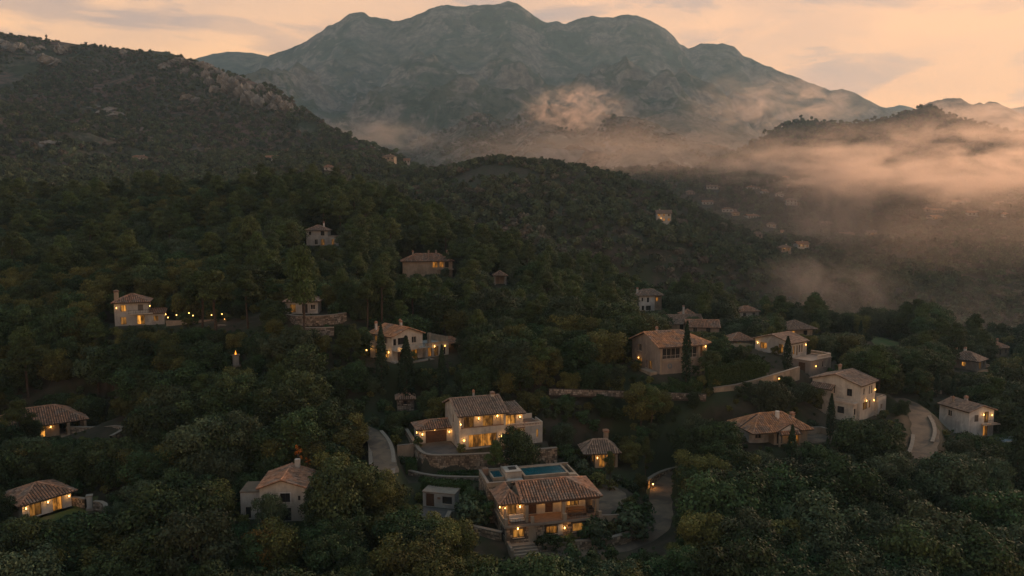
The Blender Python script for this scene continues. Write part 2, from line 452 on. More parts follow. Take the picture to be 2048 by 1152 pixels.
H_knollb = Hill([(1150,262,1460),(1200,246,1460),(1240,233,1460),(1265,234,1460),(1295,240,1460),(1336,259,1450),(1374,277,1430),(1430,292,1400),(1475,302,1380),(1560,330,1330)],
  [(0,0),(40,24),(160,70),(400,130),(600,170)], [(0,0),(200,90),(500,190)], 13, 100, 51, 3)
H_knollc = Hill([(1220,262,2150),(1290,236,2150),(1336,221,2150),(1355,218,2150),(1385,226,2150),(1411,234,2140),(1482,262,2100),(1524,277,2080),(1620,310,2000)],
  [(0,0),(60,35),(250,100),(600,180)], [(0,0),(200,90),(600,220)], 15, 140, 57, 3)
H_main = Hill([(-900,260,4200),(-200,200,4100),(300,160,4000),(480,140,3900),(520,125,3900),(540,109,3880),(575,98,3850),(610,83,3800),(640,64,3780),(655,51,3760),(680,43,3740),(700,27,3720),(728,24,3700),(742,35,3700),(755,34,3700),(770,37,3700),
  (785,43,3680),(800,42,3660),(850,23,3640),(870,13,3620),(895,8,3600),(910,11,3600),(930,13,3600),(960,9,3600),(985,8,3600),(1000,6,3600),(1018,2,3580),(1035,8,3580),(1060,25,3580),(1080,40,3600),(1095,45,3600),(1112,43,3600),(1130,47,3620),
  (1150,40,3640),(1185,31,3640),(1205,35,3640),(1225,36,3640),(1250,29,3620),(1275,30,3620),(1300,40,3620),(1330,58,3620),(1350,75,3620),(1360,88,3620),(1375,97,3620),(1390,92,3600),(1402,86,3600),(1425,88,3600),(1445,87,3600),(1470,92,3600),
  (1485,110,3580),(1530,130,3560),(1600,158,3520),(1660,180,3480),(1684,177,3480),(1710,186,3460),(1750,208,3440),(1790,223,3420),(1850,243,3400),(1950,275,3400),(2300,330,3400)],
  [(0,0),(40,32),(160,150),(380,300),(620,400),(1000,500),(1500,660),(1900,860)], [(0,0),(300,200),(1200,700)], 165, 600, 71, 6)
H_shoulder = Hill([(150,190,4100),(300,150,4100),(385,119,4100),(420,109,4100),(450,104,4100),(475,103,4100),(500,105,4100),(528,111,4100),(600,130,4100)], [(0,0),(200,100),(900,400)], [(0,0),(900,500)], 25, 400, 81, 4)
H_far = Hill([(1700,235,4300),(1770,216,4300),(1800,210,4300),(1816,213,4300),(1860,228,4300),(1960,225,4300),(2025,217,4300),(2060,211,4300),(2200,206,4300),(2500,220,4300)], [(0,0),(300,120),(900,400)], [(0,0),(900,500)], 15, 400, 91, 4)
HILLS = dict(left_mountain=H_left, right_hill=H_right, rocky_ridge=H_back, rocky_knoll=H_knoll, wooded_knoll=H_knollb, misty_knoll=H_knollc,
             main_mountain=H_main, mountain_shoulder=H_shoulder, far_hill=H_far)

PADS = []     # (polygon, z, margin): level ground cut for houses
PATHS = []    # (points, half width, margin): roads cut into the slope
def _poly_sd(poly, x, y):
    """signed distance to a polygon, negative inside"""
    n = len(poly); d = np.full(x.shape, 1e18); ins = np.zeros(x.shape, bool)
    for i in range(n):
        ax, ay = poly[i]; bx, by = poly[(i + 1) % n]
        ex, ey = bx - ax, by - ay
        wx, wy = x - ax, y - ay
        t = np.clip((wx * ex + wy * ey) / (ex * ex + ey * ey + 1e-12), 0, 1)
        d = np.minimum(d, (wx - t * ex) ** 2 + (wy - t * ey) ** 2)
        c = ((ay > y) != (by > y)) & (x < (bx - ax) * (y - ay) / ((by - ay) if by != ay else 1e-9) + ax)
        ins ^= c
    return np.where(ins, -1, 1) * np.sqrt(d)
def near_ground(x, y):
    x = np.asarray(x, float); y = np.asarray(y, float)
    shp = x.shape; x = x.ravel(); y = y.ravel()
    z = np.empty_like(x)
    far = (np.abs(x) > 1500) | (y > 1300) | (y < -150)
    xc = np.clip(x, -700, 800); yc = np.clip(y, -80, 1050)
    z = tps(xc, yc) + 1.0 * fbm(x, y, 14, 3, 5) * smooth((y - 60) / 60) + 2.5 * fbm(x, y, 70, 3, 6) * smooth((y - 180) / 120) + 6 * fbm(x, y, 260, 3, 8) * smooth((y - 420) / 300)
    for poly, pz, m in PADS:
        pa = np.array(poly); c = pa.mean(0); R = np.abs(pa - c).max() * 1.6 + m
        k = (np.abs(x - c[0]) < R) & (np.abs(y - c[1]) < R)
        if not k.any(): continue
        sd = _poly_sd(poly, x[k], y[k])
        wgt = 1 - smooth(sd / m)
        z[k] = z[k] * (1 - wgt) + pz * wgt
    for pts, hw, m in PATHS:
        pa = np.array(pts); mn = pa.min(0) - hw - m; mx = pa.max(0) + hw + m
        k = (x > mn[0]) & (x < mx[0]) & (y > mn[1]) & (y < mx[1])
        if not k.any(): continue
        xx, yy = x[k], y[k]
        bd = np.full(xx.shape, 1e9); bz = np.zeros(xx.shape)
        for i in range(len(pa) - 1):
            ax, ay, az = pa[i]; bx, by, bzz = pa[i + 1]
            ex, ey = bx - ax, by - ay
            t = np.clip(((xx - ax) * ex + (yy - ay) * ey) / (ex * ex + ey * ey + 1e-9), 0, 1)
            d = np.hypot(xx - ax - t * ex, yy - ay - t * ey)
            u = d < bd
            bd[u] = d[u]; bz[u] = (az + t * (bzz - az))[u]
        wgt = 1 - smooth((bd - hw) / m)
        z[k] = z[k] * (1 - wgt) + bz * wgt
    return z.reshape(shp)
def ground(x, y):
    z = near_ground(x, y)
    x = np.asarray(x, float); y = np.asarray(y, float)
    for n in ('left_mountain', 'right_hill'):
        h = HILLS[n]
        k = (y > 500) & (x > h.w[0, 0]) & (x < h.w[-1, 0])
        z = np.where(k, np.maximum(z, h.z(x, y)), z)
    return z
def hit(px, py, y0=60, y1=1500):
    """where the line of sight through a pixel of the photograph meets the ground"""
    d = ray(px, py); d = d / d[1]
    ys = np.concatenate([np.arange(y0, 320, 1.0), np.arange(320, y1, 3.0)])
    gz = ground(d[0] * ys, ys); rz = CZ + d[2] * ys
    k = np.where(rz <= gz)[0]
    if len(k) == 0: return None
    y = ys[k[0]]
    return np.array([d[0] * y, y, gz[k[0]]])

# ------------------------------------------------------------------ building sites and roads (ground is cut level for them)
def site(px, py, Y, yaw):
    o = P(px, py, Y); a = math.radians(yaw)
    return dict(o=o, yaw=a, c=math.cos(a), s=math.sin(a))
def w2(st, x, y, z=0.0):
    o = st['o']
    return np.array([o[0] + st['c'] * x - st['s'] * y, o[1] + st['s'] * x + st['c'] * y, o[2] + z])
S = {
 'A': site(1010, 1089, 97, 14), 'B': site(918.7, 900.6, 121, 19), 'C': site(1319.5, 748.8, 143, 20), 'D': site(1581, 712.8, 157, 37),
 'E': site(1719, 840, 138, 42), 'F': site(1548, 890, 124, 14), 'G': site(1936, 876, 142, 16), 'H': site(784, 725, 150, 44),
 'I': site(230, 652.5, 170, 20), 'J': site(571, 628, 163, 6), 'K': site(613, 491, 243, 4), 'L': site(806, 556, 240, 10),
 'M': site(989, 570, 235, 8), 'N': site(1278, 622, 262, 12), 'O': site(1345, 664, 225, 8), 'P': site(1480, 636, 270, 12), 'Q': site(1578, 674, 250, 14),
 'R': site(1463, 697, 198, 8), 'S': site(1954, 742, 215, 38), 'T': site(1996, 722, 262, 20), 'U': site(70, 878, 137, 38), 'V': site(46, 1042, 103, 55),
 'W': site(521, 1044, 100, 4), 'X': site(1190, 936, 123, 6), 'Y': site(846, 1012, 107, -14), 'Z': site(795, 822, 140, 10), 'c2': site(1375, 668, 205, -6),
}
def pad(key, x0, x1, y0, y1, dz=0.0, m=3.0):
    st = S[key]
    PADS.append(([tuple(w2(st, a, b)[:2]) for a, b in ((x0, y0), (x1, y0), (x1, y1), (x0, y1))], st['o'][2] + dz, m))
def padp(key, pts, dz=0.0, m=2.0):
    st = S[key]
    PADS.append(([tuple(w2(st, a, b)[:2]) for a, b in pts], st['o'][2] + dz, m))
pad('H', -1, 15, -3, 9, 0, 4); pad('I', -1, 22, -2, 7, 0, 4); pad('J', -1, 12, -3, 6, 0, 3); pad('K', -1, 9, -1, 7, 0, 3)
pad('L', -1, 18, -1, 8, 0, 3); pad('M', -1, 5, -1, 4, 0, 3); pad('N', -2, 9, -1, 7, 0, 3); pad('O', -1, 15, -1, 9, 0, 3); pad('P', -1, 9, -1, 7, 0, 3)
pad('Q', -1, 11, -1, 9, 0, 3); pad('R', -1, 8, -1, 7, 0, 3); pad('S', -1, 12, -1, 8, 0, 3); pad('T', -1, 8, -1, 7, 0, 3); pad('c2', -1, 9, -1, 6, 0, 3)
pad('C', -1, 18, -1.2, 11, 0, 3.5); pad('D', -1, 9, 0, 10, 0, 1.5); pad('D', -0.5, 8.5, -5.5, -0.2, -3.0, 2); pad('E', -2, 11, -3, 11, -0.3, 3)
pad('F', -2, 13, -2, 8, 0, 3); pad('G', -2, 9, -2, 8, 0, 4); pad('U', -2, 13, -2, 11, 0, 3); pad('V', -1, 9, -5, 7, 0, 3)
pad('W', -4, 8, -1, 8, 0, 3); pad('Z', -1, 4, -1, 4, 0, 2)
padp('B', [(-9, -4.5), (1.5, -8), (16, -9), (20, -2), (16, 3), (-9, 6)], -2.9, 1.6)
padp('B', [(-6.4, 12), (-6.4, -1.6), (4.3, -3.7), (15.4, -4.4), (16, 9), (8, 13)], 0, 0.6)
padp('A', [(-1, 12.8), (-1, 16), (16, 17), (18, 12), (14, 9)], 2.6, 2)
pad('Y', -1.2, 6, -6, 3, 0, 1.5)
padp('A', [(-1, 7.0), (-0.6, -0.3), (4.3, -0.9), (13, -1.8), (19, -0.5), (20, 4), (15, 9)], 0, 0.7)
padp('A', [(14.4, 3), (20, 2.5), (23, 9), (21, 17), (15.5, 13)], 1.4, 2)
pad('X', -2, 6, -2, 6, 0, 3)
road_a = [tuple(p) for p in (P(1012, 1124, 93.8), P(1060, 1117, 95), P(1130, 1110, 96), P(1200, 1104, 97.4), P(1262, 1090, 99.6), P(1306, 1070, 103), P(1326, 1040, 108), P(1324, 1005, 114),
          P(1316, 978, 120), P(1330, 958, 124), P(1375, 940, 128), P(1440, 930, 131))]
road_b = [tuple(p) for p in (P(775, 958, 108), P(772, 930, 112), P(764, 900, 117.5), P(758, 880, 122), P(738, 862, 128), P(700, 850, 134))]
road_c = [tuple(p) for p in (P(1838, 925, 122), P(1846, 905, 126.5), P(1852, 880, 131.5), P(1850, 850, 138), P(1838, 826, 144.5), P(1815, 806, 151), P(1780, 794, 157))]
road_d = [tuple(p) for p in (P(940, 606, 224), P(1000, 622, 216), P(1060, 636, 210), P(1120, 648, 205), P(1190, 660, 200))]
PATHS += [(road_a, 1.9, 1.6), (road_b, 1.9, 1.2), (road_c, 2.4, 1.5), (road_d, 1.6, 1.5)]

# ------------------------------------------------------------------ ground sheet, hills, roads
def axis(parts):
    out = [parts[0][0]]
    for a, b, st0, st1 in parts:
        x = a
        while x < b - 1e-6:
            t = (x - a) / (b - a); x = min(b, x + st0 + (st1 - st0) * t); out.append(x)
    return np.array(out)
def grid_mesh(name, xs, ys, zf, mat):
    X, Y = np.meshgrid(xs, ys)
    Z = zf(X, Y)
    v = np.stack([X, Y, Z], -1).reshape(-1, 3)
    nx, ny = len(xs), len(ys)
    i = (np.arange(ny - 1)[:, None] * nx + np.arange(nx - 1)[None]).ravel()
    f = np.stack([i, i + 1, i + nx + 1, i + nx], -1)
    return new_obj(name, mesh_from(name, v, f, mat, smooth_=True))
gx = axis([(-9000, -1500, 900, 200), (-1500, -260, 60, 8), (-260, -105, 8, 1.2), (-105, 125, 1.0, 1.0), (125, 280, 1.2, 8), (280, 1500, 8, 60), (1500, 9000, 200, 900)])
gy = axis([(-2500, -60, 400, 25), (-60, 70, 8, 2), (70, 190, 1.0, 1.0), (190, 340, 1.0, 3), (340, 1200, 3, 25), (1200, 3000, 40, 200), (3000, 9000, 300, 900)])
g = grid_mesh('ground', gx, gy, near_ground, M['soil'])
tag(g, kind='structure')
hill_res = dict(left_mountain=(4.5, 4.5, 720), right_hill=(6, 6, 560), rocky_ridge=(7, 8, 420), rocky_knoll=(5, 6, 380), wooded_knoll=(5, 6, 330), misty_knoll=(7, 8, 380),
                main_mountain=(11, 9, 1900), mountain_shoulder=(25, 25, 800), far_hill=(30, 30, 700))

def hill_material(name, green, dry, rock, scale, rockiness, slope_lo, slope_hi, bumpd):
    """scrub, dry earth and bare rock: rock where the slope is steep or the noise says so"""
    global nt
    m = bpy.data.materials.new(name); m.use_nodes = True
    keep = nt; nt = m.node_tree; nt.nodes.clear()
    out = N('ShaderNodeOutputMaterial'); b = N('ShaderNodeBsdfPrincipled'); Lk(b.outputs[0], out.inputs[0])
    b.inputs['Roughness'].default_value = 0.95; b.inputs['Specular IOR Level'].default_value = 0.05
    geo = N('ShaderNodeNewGeometry'); vec = geo.outputs['Position']
    sepn = N('ShaderNodeSeparateXYZ'); Lk(geo.outputs['Normal'], sepn.inputs[0])
    col = mixc(mapr(noise(vec, scale, 6, 0.62, 0.4), 0.40, 0.60), green, dry)
    col = mixc(mapr(noise(vec, scale * 9, 4, 0.7), 0.42, 0.64), col, tuple(c * 0.55 for c in green))
    steep = mapr(sepn.outputs['Z'], slope_hi, slope_lo)
    rk = mathn('MULTIPLY', mapr(noise(vec, scale * 3.2, 6, 0.68, 0.6), 0.60 - rockiness, 0.70 - rockiness), mathn('ADD', mathn('MULTIPLY', steep, 0.9), 0.25), True)
    rc = mixc(mapr(noise(vec, scale * 20, 4, 0.7), 0.35, 0.65), rock, tuple(c * 0.5 for c in rock))
    col = mixc(rk, col, rc)
    Lk(col, b.inputs['Base Color'])
    bn = N('ShaderNodeBump'); bn.inputs['Strength'].default_value = 0.7; bn.inputs['Distance'].default_value = bumpd
    Lk(noise(vec, scale * 14, 7, 0.72), bn.inputs['Height'])
    Lk(bn.outputs[0], b.inputs['Normal'])
    nt = keep
    return m
HM = {
 'left_mountain': hill_material('scrub_slope', (0.058, 0.072, 0.046), (0.15, 0.098, 0.085), (0.23, 0.20, 0.175), 0.010, 0.12, 0.62, 0.86, 3.0),
 'right_hill': hill_material('wooded_slope', (0.045, 0.056, 0.034), (0.085, 0.066, 0.05), (0.22, 0.19, 0.16), 0.010, 0.02, 0.6, 0.85, 3.0),
 'rock': hill_material('rocky_slope', (0.060, 0.070, 0.045), (0.12, 0.095, 0.075), (0.29, 0.26, 0.225), 0.012, 0.15, 0.66, 0.92, 4.0),
 'main': hill_material('mountain_slope', (0.055, 0.088, 0.064), (0.100, 0.108, 0.080), (0.235, 0.23, 0.215), 0.0024, 0.15, 0.55, 0.90, 30.0),
}
for n, h in HILLS.items():
    sx, sy, dep = hill_res[n]
    w = h.w
    x0, x1 = w[0, 0], w[-1, 0]
    if n == 'main_mountain': x0, x1 = max(x0, -3200), min(x1, 3000)
    nx = int((x1 - x0) / sx); xs = np.linspace(x0, x1, nx)
    cyy = np.interp(xs, w[:, 0], w[:, 1])
    ts = np.concatenate([np.linspace(-0.35 * dep, -2 * sy, 14), np.arange(-sy, dep, sy)])
    X = np.repeat(xs[None], len(ts), 0); Y = cyy[None] - ts[:, None]
    Z = h.z(X, Y)
    v = np.stack([X, Y, Z], -1).reshape(-1, 3)
    i = (np.arange(len(ts) - 1)[:, None] * nx + np.arange(nx - 1)[None]).ravel()
    f = np.stack([i + nx, i + nx + 1, i + 1, i], -1)
    mat = HM.get(n, HM['main'] if n in ('main_mountain', 'mountain_shoulder', 'far_hill') else HM['rock'])
    tag(new_obj(n, mesh_from(n, v, f, mat, smooth_=True)), kind='structure')

def ribbon(name, pts, hw, mat, lift=0.06, step=0.8):
    pa = np.array(pts); L = np.r_[0, np.cumsum(np.hypot(*(pa[1:, :2] - pa[:-1, :2]).T))]
    n = int(L[-1] / step) + 2
    t = np.linspace(0, L[-1], n)
    def cr(c):      # smooth the corners
        v_ = np.interp(t, L, pa[:, c]); k = 7
        vp = np.r_[np.full(k, v_[0]), v_, np.full(k, v_[-1])]
        return np.convolve(vp, np.ones(2 * k + 1) / (2 * k + 1), 'same')[k:-k]
    x, y = cr(0), cr(1)
    tx, ty = np.gradient(x), np.gradient(y); ln = np.hypot(tx, ty); nxx, nyy = -ty / ln, tx / ln
    us = np.linspace(-1, 1, 7)
    wob = 1 + 0.10 * np.sin(t * 0.9) * np.cos(t * 0.37)
    X = x[:, None] + nxx[:, None] * us * hw * wob[:, None]; Y = y[:, None] + nyy[:, None] * us * hw * wob[:, None]
    Z = near_ground(X, Y) + lift
    v = np.stack([X, Y, Z], -1).reshape(-1, 3); m_ = len(us)
    i = (np.arange(n - 1)[:, None] * m_ + np.arange(m_ - 1)[None]).ravel()
    f = np.stack([i, i + m_, i + m_ + 1, i + 1], -1)
    return tag(new_obj(name, mesh_from(name, v, f, mat, smooth_=True)), kind='structure')
ribbon('driveway', road_a, 1.75, M['gravel'])
ribbon('track', road_b, 1.75, M['gravel'])
ribbon('road', road_c, 2.2, M['gravel'])
ribbon('dirt_track', road_d, 1.5, M['gravel'])
ribbon('mountain_road', [tuple(hit(x, y, 380)) for x, y in ((40, 344), (120, 345), (220, 346), (330, 345), (400, 338), (470, 328), (500, 322), (545, 321))], 2.6, M['gravel'], 0.9, 5)
def sheet(name, key, pts, mat, lift=0.05, kind='structure', dz=None, sub=12):
    """a flat patch of ground cover laid over a level site"""
    st = S[key]
    pw = np.array([w2(st, a, b) for a, b in pts])
    FOOT.append([tuple(p[:2]) for p in pw])
    c = pw.mean(0)
    v = [c]; f = []
    n = len(pw); ring = []
    for i in range(n):
        a, b = pw[i], pw[(i + 1) % n]
        for k in range(sub): ring.append(a + (b - a) * k / sub)
    ring = np.array(ring); m_ = len(ring)
    rings = [0.25, 0.5, 0.75, 1.0]
    allv = [c[None]] + [c + (ring - c) * r for r in rings]
    v = np.concatenate(allv)
    v[:, 2] = (near_ground(v[:, 0], v[:, 1]) if dz is None else st['o'][2] + dz) + lift
    fs = [(0, 1 + i, 1 + (i + 1) % m_) for i in range(m_)]
    for r in range(3):
        o0, o1 = 1 + r * m_, 1 + (r + 1) * m_
        fs += [(o0 + i, o1 + i, o1 + (i + 1) % m_, o0 + (i + 1) % m_) for i in range(m_)]
    me = bpy.data.meshes.new(name); me.from_pydata([tuple(p) for p in v], [], fs); me.materials.append(mat)
    return tag(new_obj(name, me), kind=kind)
sheet('paved_court', 'B', [(-6.0, 9), (-6.0, -1.2), (-0.3, -2.4), (-0.2, 5.4), (-0.6, 9)], M['asphalt'])
sheet('lawn', 'B', [(-7.2, -2.2), (-5.0, -3.9), (1.6, -7.0), (9, -8.0), (15.5, -7.5), (15.5, -5.3), (4.3, -4.6), (-6.0, -2.5)], M['lawn'], 0.06)
sheet('lawn', 'C', [(8.5, -0.5), (17, 1.5), (16, 7), (9.8, 3.4)], M['lawn'], 0.06)
sheet('garden_path', 'C', [(8.6, 1.2), (12, 2.2), (11.8, 2.9), (9.0, 2.6)], M['gravel'], 0.10)
sheet('lawn', 'V', [(0.5, -0.6), (1.5, -4.6), (8, -4.2), (11, 1), (8.4, 2)], M['lawn'], 0.06)
sheet('lawn', 'U', [(6, -3), (12, -2), (12.5, 3), (7, 2)], M['lawn'], 0.06)
sheet('forecourt', 'Y', [(-0.8, -0.2), (-0.8, -5.2), (3.8, -5.6), (5.2, -0.4)], M['asphalt'], 0.05)
sheet('patio', 'A', [(14.2, 2.6), (19.5, 3.6), (21.5, 10), (20.5, 15), (16.2, 12.5), (14.4, 8)], M['gravel'], 0.07)
sheet('patio', 'F', [(6.3, -1), (12.6, 0), (12.4, 4), (7.3, 4)], M['gravel'], 0.05)
S['lawnfar'] = site(1765, 686, 252, 0)
sheet('lawn', 'lawnfar', [(-6, -8), (4, -10), (9, 2), (3, 10), (-5, 8)], M['lawn'], 0.25)

# ------------------------------------------------------------------ house kit
class House:
    def __init__(s, key, name, label, cat='house', group=None):
        st = S[key]; s.st = st
        s.e = new_obj(name, None)
        s.e.location = st['o']; s.e.rotation_euler = (0, 0, st['yaw'])
        tag(s.e, label, cat, group)
    def side(s, sd, x0, x1, y0, y1):
        return {'S': (lambda u, z, d=0.0: (x0 + u, y0 + d, z), x1 - x0), 'W': (lambda u, z, d=0.0: (x0 + d, y1 - u, z), y1 - y0),
                'E': (lambda u, z, d=0.0: (x1 - d, y0 + u, z), y1 - y0), 'N': (lambda u, z, d=0.0: (x1 - u, y1 - d, z), x1 - x0)}[sd]
    def walls(s, x0, x1, y0, y1, z0, z1, mat, op=None, gable=None, name='wall', deep=1.5, stones=None, top=True, rev=0.16):
        op = op or {}
        m = MB()
        FOOT.append([tuple(w2(s.st, a, b)[:2]) for a, b in ((x0 - .4, y0 - .5), (x1 + .4, y0 - .5), (x1 + .4, y1 + .3), (x0 - .4, y1 + .3))])
        for sd in 'SWEN':
            fn, Lw = s.side(sd, x0, x1, y0, y1)
            ops = op.get(sd, [])
            us = sorted({0.0, Lw, *[o[0] for o in ops], *[o[1] for o in ops]}); zs = sorted({z0 - deep, z1, *[o[2] for o in ops], *[o[3] for o in ops]})
            for i in range(len(us) - 1):
                for j in range(len(zs) - 1):
                    uc, zc_ = (us[i] + us[i + 1]) / 2, (zs[j] + zs[j + 1]) / 2
                    if any(o[0] < uc < o[1] and o[2] < zc_ < o[3] for o in ops): continue
                    m.quad([fn(us[i], zs[j]), fn(us[i + 1], zs[j]), fn(us[i + 1], zs[j + 1]), fn(us[i], zs[j + 1])])
            for o in ops:
                a, b, c, d = o[:4]; r = rev + 0.04
                m.quad([fn(a, c), fn(a, d), fn(a, d, r), fn(a, c, r)]); m.quad([fn(b, d), fn(b, c), fn(b, c, r), fn(b, d, r)])
                m.quad([fn(a, d), fn(b, d), fn(b, d, r), fn(a, d, r)]); m.quad([fn(b, c), fn(a, c), fn(a, c, r), fn(b, c, r)])
                s.window(fn, o, rev)
            if stones:
                s.stones(fn, 0, Lw, z0 - deep * 0.5, z1, ops, stones, sd)
        if top: m.quad([(x0, y0, z1), (x1, y0, z1), (x1, y1, z1), (x0, y1, z1)])
        if gable:
            ax, zr, pos = gable
            if ax == 'x':
                m.quad([(x0, y1, z1), (x0, y0, z1), (x0, pos, zr)]); m.quad([(x1, y0, z1), (x1, y1, z1), (x1, pos, zr)])
            else:
                m.quad([(x0, y0, z1), (x1, y0, z1), (pos, y0, zr)]); m.quad([(x1, y1, z1), (x0, y1, z1), (pos, y1, zr)])
        return m.build(name, M[mat], s.e)
    def stones(s, fn, u0, u1, z0, z1, ops, mat, seed):
        r = random.Random(str(seed) + str(u1))
        m = MB(); z = z0
        while z < z1 - 0.1:
            h = r.uniform(0.24, 0.42); u = u0 - r.uniform(0, 0.3)
            while u < u1:
                w = r.uniform(0.28, 0.7)
                a, b = max(u, u0), min(u + w, u1); c, d = z, min(z + h, z1)
                u += w
                if b - a < 0.1: continue
                if any(o[0] - 0.05 < b and a < o[1] + 0.05 and o[2] - 0.05 < d and c < o[3] + 0.05 for o in ops): continue
                g_ = 0.022; t = r.random(); pr = r.uniform(0.02, 0.06)
                q = [fn(a + g_, c + g_, 0.0), fn(b - g_, c + g_, 0.0), fn(b - g_, d - g_, 0.0), fn(a + g_, d - g_, 0.0)]
                k = 0.03
                p = [fn(a + g_ + k * r.random(), c + g_ + k * r.random(), -pr), fn(b - g_ - k * r.random(), c + g_ + k * r.random(), -pr),
                     fn(b - g_ - k * r.random(), d - g_ - k * r.random(), -pr), fn(a + g_ + k * r.random(), d - g_ - k * r.random(), -pr)]
                m.quad(p, t)
                for i in range(4): m.quad([q[i], q[(i + 1) % 4], p[(i + 1) % 4], p[i]], t)
            z += h
        o = m.build('stones', M[mat], s.e); o['kind'] = 'stuff'
        return o
    def window(s, fn, o, rev=0.16):
        a, b, c, d, kind = o[:5]; n = o[5] if len(o) > 5 else 2
        mats = dict(lit='lit', bright='lit_bright', dim='lit_dim', dark='glass_dark')
        t = 0.05
        if kind == 'open': return
        if kind in ('wood', 'garage'):
            m = MB(); m.quad([fn(a, c, rev), fn(b, c, rev), fn(b, d, rev), fn(a, d, rev)])
            w = s.e
            dr = m.build('garage_door' if kind == 'garage' else 'door', M['wood'], s.e)
            k = 5 if kind == 'garage' else 3
            for i in range(k):
                z0 = c + (d - c) * i / k + 0.03; z1 = c + (d - c) * (i + 1) / k - 0.03
                pb = MB(); e0, e1 = rev - 0.035, rev - 0.002
                q = [fn(a + t, z0, e0), fn(b - t, z0, e0), fn(b - t, z1, e0), fn(a + t, z1, e0)]
                r_ = [fn(a + t, z0, e1), fn(b - t, z0, e1), fn(b - t, z1, e1), fn(a + t, z1, e1)]
                pb.quad(q)
                for j in range(4): pb.quad([r_[j], r_[(j + 1) % 4], q[(j + 1) % 4], q[j]])
                pb.build('panel', M['wood'], dr)
            return
        if kind == 'shut':
            m = MB(); m.quad([fn(a, c, 0.05), fn(b, c, 0.05), fn(b, d, 0.05), fn(a, d, 0.05)])
            sh = m.build('shutter', M['shutter'], s.e)
            z = c
            while z < d - 0.1:
                sl = MB(); sl.quad([fn(a, z, 0.0), fn(b, z, 0.0), fn(b, z + 0.15, 0.045), fn(a, z + 0.15, 0.045)])
                sl.build('slat', M['shutter'], sh); z += 0.2
            return
        m = MB(); e0, e1 = rev - 0.07, rev + 0.03
        def bar(u0, u1, z0, z1):
            m.quad([fn(u0, z0, e0), fn(u1, z0, e0), fn(u1, z1, e0), fn(u0, z1, e0)])
            m.quad([fn(u0, z0, e1), fn(u0, z0, e0), fn(u0, z1, e0), fn(u0, z1, e1)]); m.quad([fn(u1, z0, e0), fn(u1, z0, e1), fn(u1, z1, e1), fn(u1, z1, e0)])
            m.quad([fn(u0, z1, e0), fn(u1, z1, e0), fn(u1, z1, e1), fn(u0, z1, e1)])
        bar(a, a + t, c, d); bar(b - t, b, c, d); bar(a + t, b - t, c, c + t); bar(a + t, b - t, d - t, d)
        us = np.linspace(a + t, b - t, n + 1)
        for i in range(1, n): bar(us[i] - t / 2, us[i] + t / 2, c + t, d - t)
        wn = m.build('window', M['frame_pale' if kind == 'dark' and rnd.random() < 0.4 else 'frame'], s.e)
        for i in range(n):
            p = MB(); p.quad([fn(us[i], c + t, rev), fn(us[i + 1], c + t, rev), fn(us[i + 1], d - t, rev), fn(us[i], d - t, rev)])
            p.build('pane', M[mats[kind]], wn)
        if d - c < 1.7:
            sl = MB()
            q = [fn(a - 0.08, c - 0.09, -0.06), fn(b + 0.08, c - 0.09, -0.06), fn(b + 0.08, c - 0.004, -0.06), fn(a - 0.08, c - 0.004, -0.06)]
            r_ = [fn(a - 0.08, c - 0.09, 0.02), fn(b + 0.08, c - 0.09, 0.02), fn(b + 0.08, c - 0.004, 0.02), fn(a - 0.08, c - 0.004, 0.02)]
            sl.quad(q)
            for j in range(4): sl.quad([r_[j], r_[(j + 1) % 4], q[(j + 1) % 4], q[j]])
            sl.build('sill', M['trim'], wn)
    def box(s, name, mat, *b, parent=None):
        m = MB()
        for q in b: m.box(*q)
        return m.build(name, M[mat], parent or s.e)
    def lamp(s, x, y, z, nx=0.0, ny=-1.0, power=7.0, r=0.07):
        """a wall lamp: bracket, glowing bulb and its light"""
        m = MB(); m.box(x - 0.06 + nx * 0.06, x + 0.06 + nx * 0.06, y - 0.06 + ny * 0.06, y + 0.06 + ny * 0.06, z - 0.1, z + 0.1)
        b = m.build('wall_lamp', M['metal'], s.e)
        q = MB(); cx, cy_ = x + nx * 0.2, y + ny * 0.2
        for k in (-1, 1): q.tube((cx, cy_, z), (cx, cy_, z + k * 0.15), 0.085, 0.05, 8)
        q.build('bulb', M['bulb'], b)
        add_light('lamp_light', (x + nx * 0.34, y + ny * 0.34, z + 0.02), power * 1.7, b, r)
    def chimney(s, x, y, z0, z1, w=0.5, mat='plaster_tan', cap='tile'):
        m = MB(); m.box(x - w / 2, x + w / 2, y - w / 2, y + w / 2, z0, z1)
        c = m.build('chimney', M[mat], s.e)
        q = MB(); q.box(x - w * 0.66, x + w * 0.66, y - w * 0.66, y + w * 0.66, z1, z1 + 0.1)
        for a in (-1, 1):
            for b in (-1, 1): q.box(x + a * w * 0.4 - 0.06, x + a * w * 0.4 + 0.06, y + b * w * 0.4 - 0.06, y + b * w * 0.4 + 0.06, z1 + 0.1, z1 + 0.32)
        q.quad([(x - w * .7, y - w * .7, z1 + .32), (x + w * .7, y - w * .7, z1 + .32), (x, y, z1 + .55)]); q.quad([(x + w * .7, y - w * .7, z1 + .32), (x + w * .7, y + w * .7, z1 + .32), (x, y, z1 + .55)])
        q.quad([(x + w * .7, y + w * .7, z1 + .32), (x - w * .7, y + w * .7, z1 + .32), (x, y, z1 + .55)]); q.quad([(x - w * .7, y + w * .7, z1 + .32), (x - w * .7, y - w * .7, z1 + .32), (x, y, z1 + .55)])
        q.build('cap', M[cap], c)
